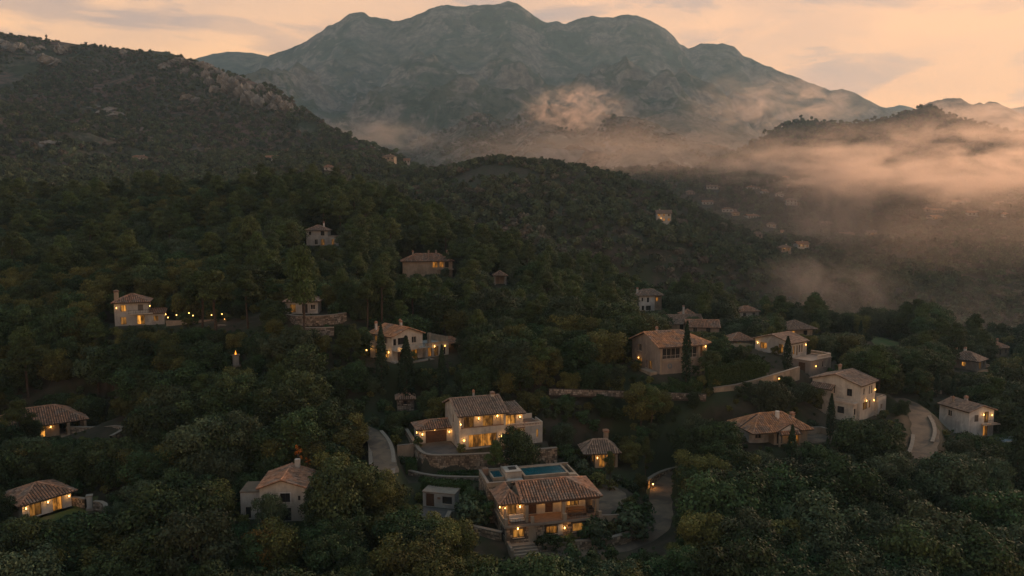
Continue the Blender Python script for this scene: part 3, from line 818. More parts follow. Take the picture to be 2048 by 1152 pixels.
    def roof(s, planes, tile='tile', ridges=(), pitch=0.40, row=0.46, name='roof', thick=0.15):
        slab = MB(); tl = MB()
        for poly in planes:
            poly = [np.array(p, float) for p in poly]
            e = poly[1] - poly[0]; Le = np.linalg.norm(e); e /= Le
            nrm = np.cross(e, poly[2] - poly[0]); nrm /= np.linalg.norm(nrm)
            if nrm[2] < 0: nrm = -nrm
            sl = np.cross(nrm, e)
            if sl[2] < 0: sl = -sl
            slab.quad([p - np.array((0, 0, 0.02)) for p in poly])
            slab.quad([p - np.array((0, 0, thick)) for p in poly][::-1])
            for i in range(len(poly)):
                a, b = poly[i], poly[(i + 1) % len(poly)]
                slab.quad([a - (0, 0, thick), b - (0, 0, thick), b - (0, 0, 0.02), a - (0, 0, 0.02)])
            q = [(float(np.dot(p - poly[0], e)), float(np.dot(p - poly[0], sl))) for p in poly]
            amin, amax = min(k[0] for k in q), max(k[0] for k in q)
            nc = max(1, int(round((amax - amin) / pitch))); wd = (amax - amin) / nc
            for i in range(nc):
                ac = amin + (i + 0.5) * wd
                hits = []
                for j in range(len(q)):
                    (a0, b0), (a1, b1) = q[j], q[(j + 1) % len(q)]
                    if (a0 - ac) * (a1 - ac) < 0: hits.append(b0 + (b1 - b0) * (ac - a0) / (a1 - a0))
                if len(hits) < 2: continue
                b0, b1 = min(hits), max(hits)
                jit = rnd.uniform(0, 0.2); bb = b0
                coltone = rnd.uniform(-0.12, 0.12)
                while bb < b1 - 0.05:
                    be = min(bb + row, b1)
                    tone = min(1, max(0, rnd.gauss(0.5, 0.17) + coltone))
                    base = poly[0] + e * (ac + rnd.uniform(-0.015, 0.015))
                    prof = [(-0.36, 0.0), (-0.20, 0.12), (0.20, 0.12), (0.36, 0.0)]
                    lo = [base + sl * (bb - 0.03) + e * (k * wd) + nrm * (h_ + 0.035) for k, h_ in prof]
                    hi = [base + sl * be + e * (k * wd * 0.9) + nrm * (h_ * 0.8 + 0.0) for k, h_ in prof]
                    for k in range(3): tl.quad([lo[k], lo[k + 1], hi[k + 1], hi[k]], tone)
                    tl.quad([lo[3], lo[2], lo[1], lo[0]], tone * 0.5)
                    bb = be
        o = slab.build(name, M['mortar'], s.e)
        t = tl.build('roof_tiles', M[tile], o); t['kind'] = 'stuff'
        if len(ridges):
            rm = MB()
            for a, b in ridges:
                a = np.array(a, float); b = np.array(b, float); L = np.linalg.norm(b - a); k = max(1, int(L / 0.45))
                for i in range(k):
                    p, q_ = a + (b - a) * i / k, a + (b - a) * (i + 1.06) / k
                    rm.tube(p + (0, 0, 0.05), q_ + (0, 0, 0.03), 0.14, 0.12, 6, rnd.gauss(0.62, 0.2), False)
            t2 = rm.build('ridge_tiles', M[tile], o); t2['kind'] = 'stuff'
        return o
    def gable_x(s, x0, x1, y0, y1, ze, zr, yr=None, oh=0.45, ov=0.3, tile='tile'):
        yr = (y0 + y1) / 2 if yr is None else yr
        zs = ze - oh * (zr - ze) / (yr - y0); zn = ze - oh * (zr - ze) / (y1 - yr)
        s.roof([[(x0 - ov, y0 - oh, zs), (x1 + ov, y0 - oh, zs), (x1 + ov, yr, zr), (x0 - ov, yr, zr)],
                [(x1 + ov, y1 + oh, zn), (x0 - ov, y1 + oh, zn), (x0 - ov, yr, zr), (x1 + ov, yr, zr)]], tile,
               [((x0 - ov, yr, zr), (x1 + ov, yr, zr)), ((x0 - ov, y0 - oh, zs), (x0 - ov, yr, zr)), ((x1 + ov, y0 - oh, zs), (x1 + ov, yr, zr)), ((x0 - ov, y1 + oh, zn), (x0 - ov, yr, zr))])
    def gable_y(s, x0, x1, y0, y1, ze, zr, xr=None, oh=0.45, ov=0.3, tile='tile'):
        xr = (x0 + x1) / 2 if xr is None else xr
        zw = ze - oh * (zr - ze) / (xr - x0); zee = ze - oh * (zr - ze) / (x1 - xr)
        s.roof([[(x0 - oh, y1 + ov, zw), (x0 - oh, y0 - ov, zw), (xr, y0 - ov, zr), (xr, y1 + ov, zr)],
                [(x1 + oh, y0 - ov, zee), (x1 + oh, y1 + ov, zee), (xr, y1 + ov, zr), (xr, y0 - ov, zr)]], tile,
               [((xr, y0 - ov, zr), (xr, y1 + ov, zr)), ((x0 - oh, y0 - ov, zw), (xr, y0 - ov, zr)), ((x1 + oh, y0 - ov, zee), (xr, y0 - ov, zr))])
    def hip(s, x0, x1, y0, y1, ze, zr, oh=0.5, tile='tile', inset=None):
        x0 -= oh; x1 += oh; y0 -= oh; y1 += oh; ze -= 0.15
        dx, dy = x1 - x0, y1 - y0
        ins = min(dx, dy) / 2 * 0.999 if inset is None else inset
        if dx >= dy: a, b = (x0 + ins, (y0 + y1) / 2, zr), (x1 - ins, (y0 + y1) / 2, zr)
        else: a, b = ((x0 + x1) / 2, y0 + ins, zr), ((x0 + x1) / 2, y1 - ins, zr)
        c = [(x0, y0, ze), (x1, y0, ze), (x1, y1, ze), (x0, y1, ze)]
        if dx >= dy: pl = [[c[0], c[1], b, a], [c[1], c[2], b], [c[2], c[3], a, b], [c[3], c[0], a]]; rg = [(a, b), (c[0], a), (c[3], a), (c[1], b), (c[2], b)]
        else: pl = [[c[0], c[1], a], [c[1], c[2], b, a], [c[2], c[3], b], [c[3], c[0], a, b]]; rg = [(a, b), (c[0], a), (c[1], a), (c[2], b), (c[3], b)]
        s.roof(pl, tile, rg)
    def railing(s, p, q, z0, z1, mat='metal'):
        m = MB(); p = np.array(p, float); q = np.array(q, float); L = np.linalg.norm(q - p); n = max(2, int(L / 0.35))
        for z in (z1, z0 + 0.1): m.tube((*p, z), (*q, z), 0.03, 0.03, 5)
        for i in range(n + 1):
            a = p + (q - p) * i / n; m.tube((*a, z0), (*a, z1), 0.018, 0.018, 4, cap=False)
        return m.build('railing', M[mat], s.e)
    def balustrade(s, p, q, z0, z1, mat='trim'):
        p = np.array(p, float); q = np.array(q, float); d = q - p; L = np.linalg.norm(d); d /= L; nrm = np.array((-d[1], d[0]))
        m = MB()
        for a, b in ((z0, z0 + 0.15), (z1 - 0.12, z1)):
            c = [p + nrm * 0.1, q + nrm * 0.1, q - nrm * 0.1, p - nrm * 0.1]
            m.quad([(*k, b) for k in c][::-1]); m.quad([(*k, a) for k in c])
            for i in range(4): m.quad([(*c[i], a), (*c[i], b), (*c[(i + 1) % 4], b), (*c[(i + 1) % 4], a)])
        n = max(2, int(L / 0.28))
        for i in range(n + 1):
            a = p + d * L * i / n; m.tube((*a, z0 + 0.15), (*a, z1 - 0.12), 0.055, 0.045, 5, cap=False)
        return m.build('balustrade', M[mat], s.e)

def add_light(name, loc, power, parent=None, r=0.07, col=(1.0, 0.46, 0.12)):
    ld = bpy.data.lights.new(name, 'POINT'); ld.energy = power; ld.color = col; ld.shadow_soft_size = r
    o = new_obj(name, ld, parent); o.location = loc
    return o

def stone_wall(name, label, pts, height, mat='stone', thick=0.45, step=2.0, cat='wall', group=None, coping=True):
    """a stone wall along world points (x, y, top z): mortar core, facing stones on both sides and a coping"""
    pa = np.array(pts, float); WLINES.append(pa[:, :2])
    L = np.r_[0, np.cumsum(np.hypot(*(pa[1:, :2] - pa[:-1, :2]).T))]
    n = max(2, int(L[-1] / step) + 1); t = np.linspace(0, L[-1], n)
    def sm(c):
        v = np.interp(t, L, pa[:, c])
        for _ in range(2): v[1:-1] = 0.25 * v[:-2] + 0.5 * v[1:-1] + 0.25 * v[2:]
        return v
    x, y, z = sm(0), sm(1), sm(2)
    tx, ty = np.gradient(x), np.gradient(y); ln = np.hypot(tx, ty); nx, ny = ty / ln, -tx / ln
    e = new_obj(name, None); e.location = (x[0], y[0], z[0] - height); tag(e, label, cat, group)
    ox, oy, oz = e.location
    core = MB(); cap = MB(); stn = MB(); h2 = thick / 2
    r = random.Random(label)
    for i in range(n - 1):
        hh = height if not callable(height) else height
        a = [np.array((x[k] - ox, y[k] - oy)) for k in (i, i + 1)]; nr = [np.array((nx[k], ny[k])) for k in (i, i + 1)]
        zt = [z[i] - oz, z[i + 1] - oz]
        for sgn in (1, -1):
            p = [a[0] + sgn * nr[0] * h2, a[1] + sgn * nr[1] * h2]
            q = [(*p[0], zt[0] - height - 0.6), (*p[1], zt[1] - height - 0.6), (*p[1], zt[1]), (*p[0], zt[0])]
            core.quad(q if sgn > 0 else q[::-1])
            Ls = np.linalg.norm(p[1] - p[0])
            zc_ = -height - 0.3
            while zc_ < -0.08:
                hc = r.uniform(0.24, 0.42); u = -r.uniform(0, 0.3)
                while u < Ls:
                    w = r.uniform(0.28, 0.7); u0, u1 = max(u, 0), min(u + w, Ls); u += w
                    if u1 - u0 < 0.1: continue
                    pr = r.uniform(0.02, 0.07); tn = r.random()
                    def fp(uu, zz, dd):
                        f_ = uu / Ls; b_ = p[0] + (p[1] - p[0]) * f_ + sgn * nr[0] * dd
                        return (*b_, zt[0] + (zt[1] - zt[0]) * f_ + zz)
                    z1_ = min(zc_ + hc, -0.02); g_ = 0.022
                    Q = [fp(u0 + g_, zc_ + g_, 0), fp(u1 - g_, zc_ + g_, 0), fp(u1 - g_, z1_ - g_, 0), fp(u0 + g_, z1_ - g_, 0)]
                    R_ = [fp(u0 + g_ + .03 * r.random(), zc_ + g_ + .03 * r.random(), pr), fp(u1 - g_ - .03 * r.random(), zc_ + g_, pr), fp(u1 - g_ - .03 * r.random(), z1_ - g_ - .03 * r.random(), pr), fp(u0 + g_, z1_ - g_ - .03 * r.random(), pr)]
                    stn.quad(R_ if sgn > 0 else R_[::-1], tn)
                    for k in range(4): stn.quad([Q[k], Q[(k + 1) % 4], R_[(k + 1) % 4], R_[k]], tn)
                zc_ += hc
        if coping:
            c = [a[0] + nr[0] * (h2 + 0.08), a[1] + nr[1] * (h2 + 0.08), a[1] - nr[1] * (h2 + 0.08), a[0] - nr[0] * (h2 + 0.08)]
            zz = [zt[0], zt[1], zt[1], zt[0]]
            cap.quad([(*c[k], zz[k] + 0.12) for k in range(4)][::-1]); 
            for k in range(4):
                k2 = (k + 1) % 4; cap.quad([(*c[k], zz[k] + 0.0), (*c[k2], zz[k2] + 0.0), (*c[k2], zz[k2] + 0.12), (*c[k], zz[k] + 0.12)])
        else: core.quad([(*(a[0] + nr[0] * h2), zt[0]), (*(a[1] + nr[1] * h2), zt[1]), (*(a[1] - nr[1] * h2), zt[1]), (*(a[0] - nr[0] * h2), zt[0])])
    core.build('wall_core', M['mortar'], e)
    so = stn.build('stones', M[mat], e); so['kind'] = 'stuff'
    if coping: cap.build('coping', M['coping'], e)
    return e
def plain_wall(name, label, pts, height, mat='plaster_tan', thick=0.3, cat='wall', group=None):
    pa = np.array(pts, float); WLINES.append(pa[:, :2]); e = new_obj(name, None); e.location = (pa[0, 0], pa[0, 1], pa[0, 2] - height); tag(e, label, cat, group)
    o = np.array(e.location); core = MB(); cap = MB()
    tx, ty = np.gradient(pa[:, 0]), np.gradient(pa[:, 1]); ln = np.hypot(tx, ty); nx, ny = ty / ln, -tx / ln
    for i in range(len(pa) - 1):
        c = []
        for k, sg in ((i, 1), (i + 1, 1), (i + 1, -1), (i, -1)):
            c.append((pa[k, 0] - o[0] + sg * nx[k] * thick / 2, pa[k, 1] - o[1] + sg * ny[k] * thick / 2, pa[k, 2] - o[2]))
        for k in range(4):
            a, b = c[k], c[(k + 1) % 4]; core.quad([(a[0], a[1], a[2] - height - 1.0), (b[0], b[1], b[2] - height - 1.0), b, a])
        m_ = [np.mean([q[0] for q in c]), np.mean([q[1] for q in c])]
        d = []
        for k, sg in ((i, 1), (i + 1, 1), (i + 1, -1), (i, -1)):
            d.append((pa[k, 0] - o[0] + sg * nx[k] * (thick / 2 + .06), pa[k, 1] - o[1] + sg * ny[k] * (thick / 2 + .06), pa[k, 2] - o[2]))
        cap.quad([(q[0], q[1], q[2] + 0.1) for q in d][::-1])
        for k in range(4):
            a, b = d[k], d[(k + 1) % 4]; cap.quad([a, b, (b[0], b[1], b[2] + .1), (a[0], a[1], a[2] + .1)])
    core.build('wall_core', M[mat], e); cap.build('coping', M['coping'], e)
    return e
def local_pts(key, pts):
    return [w2(S[key], a, b, c) for a, b, c in pts]

# ------------------------------------------------------------------ the houses
# --- front villa with the pool on its roof terrace
h = House('A', 'villa', 'stone villa with lit loggia and a swimming pool on its roof terrace', 'house')
h.walls(0.2, 13.5, 0.15, 7.0, 0, 2.25, 'mortar', {'S': [(0.95, 2.5, 0.7, 1.85, 'bright', 2), (5.6, 7.2, 0.75, 1.8, 'lit', 3), (9.4, 11.0, 0.7, 1.85, 'dim', 1)],
        'W': [(4.3, 4.8, 0.7, 1.8, 'dark', 1), (5.4, 5.9, 0.7, 1.8, 'dark', 1)]}, stones='stone_warm', name='stone_wall', top=False)
h.box('window_surround', 'plaster_tan', (3.3, 4.35, 0.06, 0.14, -0.2, 2.2)); h.box('window_surround', 'plaster_grey', (7.45, 8.15, 0.06, 0.14, 0.5, 2.0))
h.box('terrace_slab', 'coping', (-0.15, 13.85, -0.2, 7.0, 2.252, 2.56))
h.box('terrace_floor', 'terracotta', (-0.05, 13.75, -0.1, 2.85, 2.562, 2.6))
h.walls(3.2, 12.4, 2.85, 6.9, 2.6, 5.45, 'plaster', {'S': [(0.85, 2.0, 2.62, 4.75, 'wood'), (3.25, 4.4, 2.62, 4.75, 'wood'), (6.4, 7.0, 3.3, 4.85, 'bright', 1), (7.05, 8.2, 3.3, 4.85, 'dim', 2)]}, deep=0)
h.box('gable', 'plaster_tan', (2.75, 3.19, 2.0, 6.9, 2.6, 5.4)); 
gm = MB(); gm.quad([(2.74, 6.95, 5.3), (2.74, 1.0, 5.3), (2.74, 4.2, 6.85)]); gm.build('gable', M['plaster_tan'], h.e)
h.walls(0.1, 2.74, 2.0, 6.95, 2.6, 4.95, 'plaster_tan', {'S': [(0.75, 2.0, 3.25, 4.6, 'dim', 2)], 'W': [(2.2, 2.9, 3.1, 4.6, 'lit', 1)]}, deep=0)
for cx_, cy2 in ((3.15, 0.55), (8.35, 0.55), (13.25, 0.55), (0.12, 0.45)):
    w = 0.21 if cx_ > 1 else 0.11
    h.box('column', 'plaster_tan', (cx_ - w, cx_ + w, cy2 - w, cy2 + w, 2.602, 5.0 if cx_ > 1 else 4.75))
h.box('beam', 'wood', (2.85, 13.6, 0.32, 0.72, 5.002, 5.26)); h.box('beam', 'wood', (12.9, 13.3, 0.74, 6.9, 5.0, 5.22))
h.box('parapet', 'plaster_tan', (-0.05, 0.2, 0.7, 3.6, 2.61, 3.25)); h.box('parapet', 'plaster_tan', (-0.05, 0.4, -0.1, 0.3, 2.61, 3.5))
h.box('pier', 'plaster_tan', (3.6, 4.05, -0.1, 0.28, 2.61, 3.45)); h.box('pier', 'plaster_tan', (8.2, 8.7, -0.1, 0.28, 2.61, 3.45)); h.box('pier', 'plaster_tan', (13.3, 13.75, -0.1, 0.28, 2.61, 3.3))
h.railing((0.4, 0.05), (3.6, 0.05), 2.6, 3.35); h.railing((8.7, 0.05), (13.3, 0.05), 2.6, 3.3); h.railing((13.6, 0.3), (13.6, 2.6), 2.6, 3.4)
st_ = h.box('back_parapet', 'plaster_tan', (13.3, 13.6, 2.6, 6.9, 2.61, 3.9))
# roof terrace block with pools
h.walls(-0.9, 13.0, 7.02, 13.0, 2.4, 5.45, 'mortar', {'W': [(3.4, 3.85, 2.6, 4.0, 'dark', 1), (4.7, 5.15, 2.4, 3.9, 'dark', 1)]}, deep=4.5, stones='stone_warm', name='stone_wall')
pp = h.box('roof_parapet', 'plaster_tan', (-0.9, -0.6, 7.02, 13.0, 5.452, 6.0), (-0.598, 2.9, 7.02, 7.3, 5.452, 6.0), (-0.598, 13.0, 12.75, 13.0, 5.452, 6.0), (12.75, 13.0, 7.3, 12.74, 5.452, 5.9), (2.92, 12.74, 7.3, 7.5, 5.452, 5.75))
h.box('coping', 'coping', (-0.96, -0.54, 6.98, 13.06, 6.002, 6.08), (-0.53, 2.95, 6.98, 7.34, 6.002, 6.08), (-0.53, 13.06, 12.71, 13.06, 6.002, 6.08))
h.box('pier', 'terracotta', (-0.55, 0.35, 11.9, 12.7, 5.452, 6.45)); h.box('pier', 'plaster_tan', (11.6, 12.7, 7.6, 8.5, 5.452, 6.1))
pl = h.box('pool', 'plaster_tan', (5.0, 5.3, 8.7, 12.7, 5.453, 6.02), (11.6, 11.9, 8.7, 12.7, 5.453, 6.02), (5.302, 11.598, 8.7, 8.98, 5.453, 6.02), (5.302, 11.598, 12.42, 12.7, 5.453, 6.02))
h.box('pool_floor', 'pool_tile', (5.31, 11.59, 8.99, 12.41, 5.46, 5.5), parent=pl)
h.box('water', 'water', (5.305, 11.595, 8.985, 12.415, 5.51, 5.93), parent=pl)
pl2 = h.box('plunge_pool', 'plaster_tan', (0.4, 0.6, 9.2, 12.6, 5.453, 6.0), (2.0, 2.15, 9.2, 12.6, 5.453, 6.0), (0.602, 1.998, 9.2, 9.4, 5.453, 6.0), (0.602, 1.998, 12.4, 12.6, 5.453, 6.0))
h.box('water', 'water', (0.605, 1.995, 9.405, 12.395, 5.46, 5.9), parent=pl2)
h.box('pool_house', 'plaster', (2.3, 4.8, 9.3, 12.3, 5.453, 6.5)); h.box('roof_hatch', 'metal', (3.2, 4.3, 10.6, 11.6, 6.502, 6.62)); h.box('roof_edge', 'coping', (2.25, 4.85, 9.25, 9.4, 6.502, 6.6), (2.25, 2.4, 9.41, 12.35, 6.502, 6.6))
h.box('bench', 'plaster_grey', (2.4, 4.7, 8.1, 8.9, 5.453, 5.75))
h.roof([[(-0.45, 7.0, 4.9), (-0.45, 1.5, 4.9), (1.6, 3.7, 6.0), (1.6, 7.0, 6.0)], [(-0.45, 1.5, 4.9), (3.1, 1.5, 4.9), (1.6, 3.7, 6.0)]], 'tile',
       [((-0.45, 1.5, 4.9), (1.6, 3.7, 6.0)), ((1.6, 3.7, 6.0), (1.6, 7.0, 6.0)), ((3.1, 1.5, 4.9), (1.6, 3.7, 6.0))])
h.roof([[(2.5, 0.35, 5.28), (14.0, 0.35, 5.28), (9.9, 4.2, 6.98), (2.5, 4.2, 6.98)], [(14.0, 0.35, 5.28), (14.0, 7.3, 5.62), (9.9, 4.2, 6.98)], [(14.0, 7.3, 5.62), (2.5, 7.3, 5.62), (2.5, 4.2, 6.98), (9.9, 4.2, 6.98)]], 'tile',
       [((2.5, 4.2, 6.98), (9.9, 4.2, 6.98)), ((14.0, 0.35, 5.28), (9.9, 4.2, 6.98)), ((14.0, 7.3, 5.62), (9.9, 4.2, 6.98)), ((2.5, 0.35, 5.28), (2.5, 4.2, 6.98))])
for i in range(4):
    z1 = -0.02 - 0.24 * i; h.box('step', 'coping', (0.6, 4.2 + 0.02 * i, -0.75 - 0.42 * i, 0.1 if i == 0 else -0.33 - 0.42 * i, -1.6, z1))
h.box('stair_wall', 'stone_warm', (0.25, 0.58, -2.1, 0.05, -1.6, 0.35)); h.box('gate_pier', 'plaster_tan', (0.2, 0.62, -2.45, -2.12, -1.6, 0.2))
for x, y, z, nx, ny in ((5.95, 2.85, 4.5, 0, -1), (8.35, 2.85, 4.5, 0, -1), (11.75, 2.85, 4.6, 0, -1), (2.55, 2.0, 4.3, 0, -1), (0.1, 2.6, 4.2, -1, 0), (0.45, 2.0, 4.2, 0, -1)): h.lamp(x, y, z, nx, ny, 9.0)
h.lamp(8.35, 0.10, 1.5, 0, -1, 7.0); h.lamp(1.75, 0.1, 2.05, 0, -1, 10.0)
add_light('lamp_light', (10.0, 1.9, 4.7), 8.0, h.e, 0.1); add_light('lamp_light', (1.6, 1.0, 4.4), 4.0, h.e, 0.1)
# terrace furniture, each its own thing
def furniture(key, name, label, cat, x, y, z, boxes, mat, parts):
    e = new_obj(name, None); e.location = w2(S[key], x, y, z); e.rotation_euler = (0, 0, S[key]['yaw']); tag(e, label, cat)
    for pn_, mt_, bs in parts:
        for b in bs:
            m = MB(); m.box(*b); m.build(pn_, M[mt_], e)
legs = lambda a, b, hh: [(-a, -a + .08, -b, -b + .08, 0, hh), (a - .08, a, -b, -b + .08, 0, hh), (-a, -a + .08, b - .08, b, 0, hh), (a - .08, a, b - .08, b, 0, hh)]
furniture('A', 'dining_table', 'long dark dining table under the lit loggia of the stone villa', 'table', 10.6, 1.7, 2.6, None, None, [('table_top', 'wood', [(-1.3, 1.3, -0.5, 0.5, 0.7, 0.78)]), ('leg', 'wood', legs(1.25, 0.45, 0.698))])
furniture('A', 'bench', 'low wooden bench beside the long dining table', 'bench', 10.6, 0.9, 2.6, None, None, [('seat', 'wood', [(-1.2, 1.2, -0.2, 0.2, 0.42, 0.48)]), ('leg', 'wood', legs(1.15, 0.18, 0.418))])
furniture('A', 'sofa', 'pale cushioned sofa on the corner terrace of the stone villa', 'sofa', 1.9, 0.95, 2.6, None, None, [('seat', 'cloth', [(-1.0, 1.0, -0.35, 0.3, 0.15, 0.45)]), ('backrest', 'cloth', [(-1.0, 1.0, 0.302, 0.5, 0.15, 0.85)]), ('leg', 'wood', legs(0.98, 0.33, 0.149))])
furniture('A', 'armchair', 'dark wicker armchair at the end of the loggia', 'chair', 12.7, 1.6, 2.6, None, None, [('seat', 'frame', [(-0.35, 0.35, -0.35, 0.3, 0.1, 0.42)]), ('backrest', 'frame', [(-0.35, 0.35, 0.302, 0.42, 0.1, 0.85)]), ('armrest', 'frame', [(-0.45, -0.352, -0.35, 0.42, 0.1, 0.6), (0.352, 0.45, -0.35, 0.42, 0.1, 0.6)])])
# walls around the villa
stone_wall('garden_wall', 'curved low stone wall in front of the stone villa garden', local_pts('A', [(4.3, -0.9, 0.05), (8.5, -1.4, 0.05), (13, -1.8, 0.05), (17.5, -1.2, 0.1), (20.0, 0.6, 0.2), (21.3, 3.4, 0.4)]), 1.5, 'stone_warm')
stone_wall('garden_wall', 'stone wall closing the small yard left of the stone villa', local_pts('A', [(-0.1, 1.2, 1.2), (-2.6, 2.4, 1.3), (-4.8, 4.6, 1.5)]), 1.8, 'stone_warm')
plain_wall('patio_edging', 'thin curved plaster edging round the patio beside the stone villa', local_pts('A', [(14.2, 2.2, 1.7), (17, 1.8, 1.7), (19.2, 2.6, 1.7), (20.0, 4.2, 1.8)]), 0.9, 'plaster_tan', 0.2)
stone_wall('retaining_wall', 'straight stone retaining wall behind the villa patio', [P(1212, 961, 118.5), P(1232, 961, 119), P(1262, 960, 119.5), P(1292, 960, 120.5)], 1.7, 'stone')
stone_wall('retaining_wall', 'sloping stone wall with a lamp beside the driveway bend', [P(1293, 962, 120), P(1303, 952, 122), P(1325, 942, 126), P(1350, 934, 129), P(1400, 928, 133), P(1440, 926, 137)], 1.8, 'stone_warm')
stone_wall('yard_wall', 'stone wall curving down along the forecourt of the white garage', local_pts('Y', [(-0.9, -2.0, 0.6), (-0.3, -5.0, 0.6), (3.0, -7.4, 0.3), (6.4, -9.6, -0.6), (9.6, -12.0, -1.2)]), 1.5, 'stone')
stone_wall('yard_wall', 'low stone wall between the forecourt and the villa yard', local_pts('Y', [(5.0, -2.4, 0.6), (4.6, -5.0, 0.3), (6.2, -7.4, -0.2), (8.4, -8.6, -0.6)]), 1.2, 'stone_warm')

# --- white garage built into the bank
h = House('Y', 'bank_garage', 'low white garage with dark door built into the green bank', 'garage')
h.walls(0, 4.9, 0, 2.5, 0, 2.15, 'plaster_grey', {'S': [(0.45, 1.75, 0.02, 2.0, 'wood'), (3.0, 4.5, 0.65, 1.75, 'dark', 1)]})
h.box('flat_roof', 'coping', (-0.1, 5.0, -0.12, 2.6, 2.152, 2.3)); h.box('air_vent', 'terracotta', (2.3, 2.75, -0.14, -0.01, 1.3, 1.6))

# --- upper villa
h = House('B', 'villa', 'two storey cream villa with garage, lit balcony doors and tiled roof', 'house')
h.walls(0, 8.1, 0, 9.5, 0, 3.0, 'plaster', {'S': [(1.6, 6.5, 0.25, 2.4, 'lit', 6)], 'W': [(7.0, 7.3, 0.9, 2.2, 'lit', 1), (7.6, 7.9, 0.9, 2.2, 'lit', 1)]})
h.walls(0, 8.1, 1.4, 9.5, 3.002, 5.85, 'plaster', {'S': [(1.2, 2.9, 3.05, 5.2, 'dim', 2), (4.5, 6.3, 3.05, 5.2, 'dim', 2)], 'W': [(1.2, 1.55, 3.9, 5.1, 'dark', 1), (2.2, 2.6, 3.8, 5.1, 'dark', 1), (5.3, 5.9, 3.7, 5.1, 'dim', 1)]}, deep=0)
gm = MB(); gm.quad([(0.0, 9.5, 5.851), (0.0, 0.0, 5.851), (0.0, 4.9, 7.5)]); gm.build('gable', M['plaster'], h.e); gm = MB(); gm.quad([(8.1, 0, 5.851), (8.1, 9.5, 5.851), (8.1, 4.9, 7.5)]); gm.build('gable', M['plaster'], h.e)
h.box('loggia_side', 'plaster', (0.0, 0.35, 0.0, 1.398, 3.002, 5.84)); h.box('loggia_side', 'plaster', (7.75, 8.1, 0.0, 1.398, 3.002, 5.3))
h.box('lintel', 'plaster', (0.352, 7.748, 0.0, 0.3, 5.45, 5.84)); h.box('lintel', 'plaster', (7.75, 8.1, 0.0, 1.398, 5.301, 5.84))
h.box('balcony_parapet', 'plaster', (0.352, 7.748, 0.02, 0.2, 3.002, 3.6)); h.box('balcony_cap', 'terracotta', (0.352, 7.748, -0.03, 0.25, 3.602, 3.68)); h.box('balcony_floor', 'terracotta', (0.352, 7.748, 0.2, 1.398, 3.003, 3.03))
h.gable_x(0, 8.1, 0, 9.5, 5.9, 7.6, 4.9, 0.45, 0.35, 'tile_grey')
h.chimney(7.2, 4.6, 7.0, 7.9, 0.6, 'plaster'); h.chimney(4.2, 6.0, 6.8, 8.1, 0.3, 'plaster_grey')
h.walls(8.102, 11.4, 0.5, 6.0, 0, 5.2, 'plaster', {'S': [(0.15, 1.95, 3.2, 5.05, 'bright', 2), (0.4, 2.8, 0.3, 2.4, 'lit', 3)]})
h.roof([[(8.0, 0.15, 5.25), (11.75, 0.15, 5.25), (11.75, 6.2, 5.9), (8.12, 6.2, 5.9)]], 'tile_grey', [((11.75, 0.15, 5.25), (11.75, 6.2, 5.9))])
h.box('deck', 'terracotta', (8.102, 11.398, -0.45, 0.498, 2.85, 3.05)); h.balustrade((8.2, -0.35), (11.3, -0.35), 3.052, 3.75, 'trim')
h.walls(11.402, 14.6, -0.4, 4.5, 0, 3.05, 'plaster_grey', {'S': [(2.1, 2.4, 1.0, 2.4, 'bright', 1)]})
h.box('deck_floor', 'terracotta', (11.41, 14.4, -0.2, 4.3, 3.052, 3.08))
h.box('parapet', 'plaster', (14.4, 14.6, -0.4, 2.8, 3.082, 3.7), (11.42, 14.4, 4.3, 4.5, 3.082, 3.95)); h.balustrade((11.5, -0.3), (14.3, -0.3), 3.082, 3.7, 'trim')
h.walls(-5.6, -0.002, 5.5, 9.6, 0, 2.6, 'plaster', {'S': [(1.15, 4.85, 0.02, 2.1, 'garage')], 'W': [(2.6, 3.4, 0.8, 1.9, 'lit', 1)]})
h.roof([[(-6.05, 5.05, 2.5), (0.0, 5.05, 2.5), (0.0, 7.5, 3.5), (-3.4, 7.5, 3.5)], [(-6.05, 10, 2.5), (-6.05, 5.05, 2.5), (-3.4, 7.5, 3.5)], [(0, 10, 2.5), (-6.05, 10, 2.5), (-3.4, 7.5, 3.5), (0, 7.5, 3.5)]], 'tile', [((-6.05, 5.05, 2.5), (-3.4, 7.5, 3.5)), ((-3.4, 7.5, 3.5), (0, 7.5, 3.5)), ((-6.05, 10, 2.5), (-3.4, 7.5, 3.5))])
for x, y, z in ((0.75, 0, 1.65), (7.3, 0, 1.75), (0.17, 0, 4.4), (3.7, 1.4, 4.75), (7.0, 1.4, 4.9), (-5.05, 5.5, 1.7), (-0.35, 5.5, 1.7), (10.75, 0.5, 4.65), (9.9, 0.5, 1.9)): h.lamp(x, y, z, 0, -1, 8.0)
h.lamp(-2.9, 5.5, 2.35, 0, -1, 7.0); h.lamp(-5.6, 6.4, 1.8, -1, 0, 4.0)
add_light('lamp_light', (5.4, 0.8, 4.9), 5.0, h.e, 0.1); add_light('lamp_light', (12.6, 2.0, 3.6), 3.0, h.e, 0.1)
stone_wall('retaining_wall', 'tall stone retaining wall under the cream villa court', local_pts('B', [(-6.5, 12, 0.9), (-6.5, 6, 0.7), (-6.5, 0.5, 0.35), (-6.35, -1.75, 0.25), (-3, -2.5, 0.25), (1, -3.3, 0.2), (4.3, -3.85, 0.2), (10, -4.3, 0.2), (15.5, -4.6, 0.2)]), 3.2, 'stone_warm', step=1.6)
stone_wall('terrace_wall', 'low curved stone wall bounding the lawn below the cream villa', local_pts('B', [(-8.6, -0.8, -2.2), (-7.6, -2.6, -2.35), (-5.2, -4.3, -2.4), (-1.5, -6.0, -2.4), (2.2, -7.3, -2.4), (5, -8.0, -2.4)]), 1.7, 'stone')
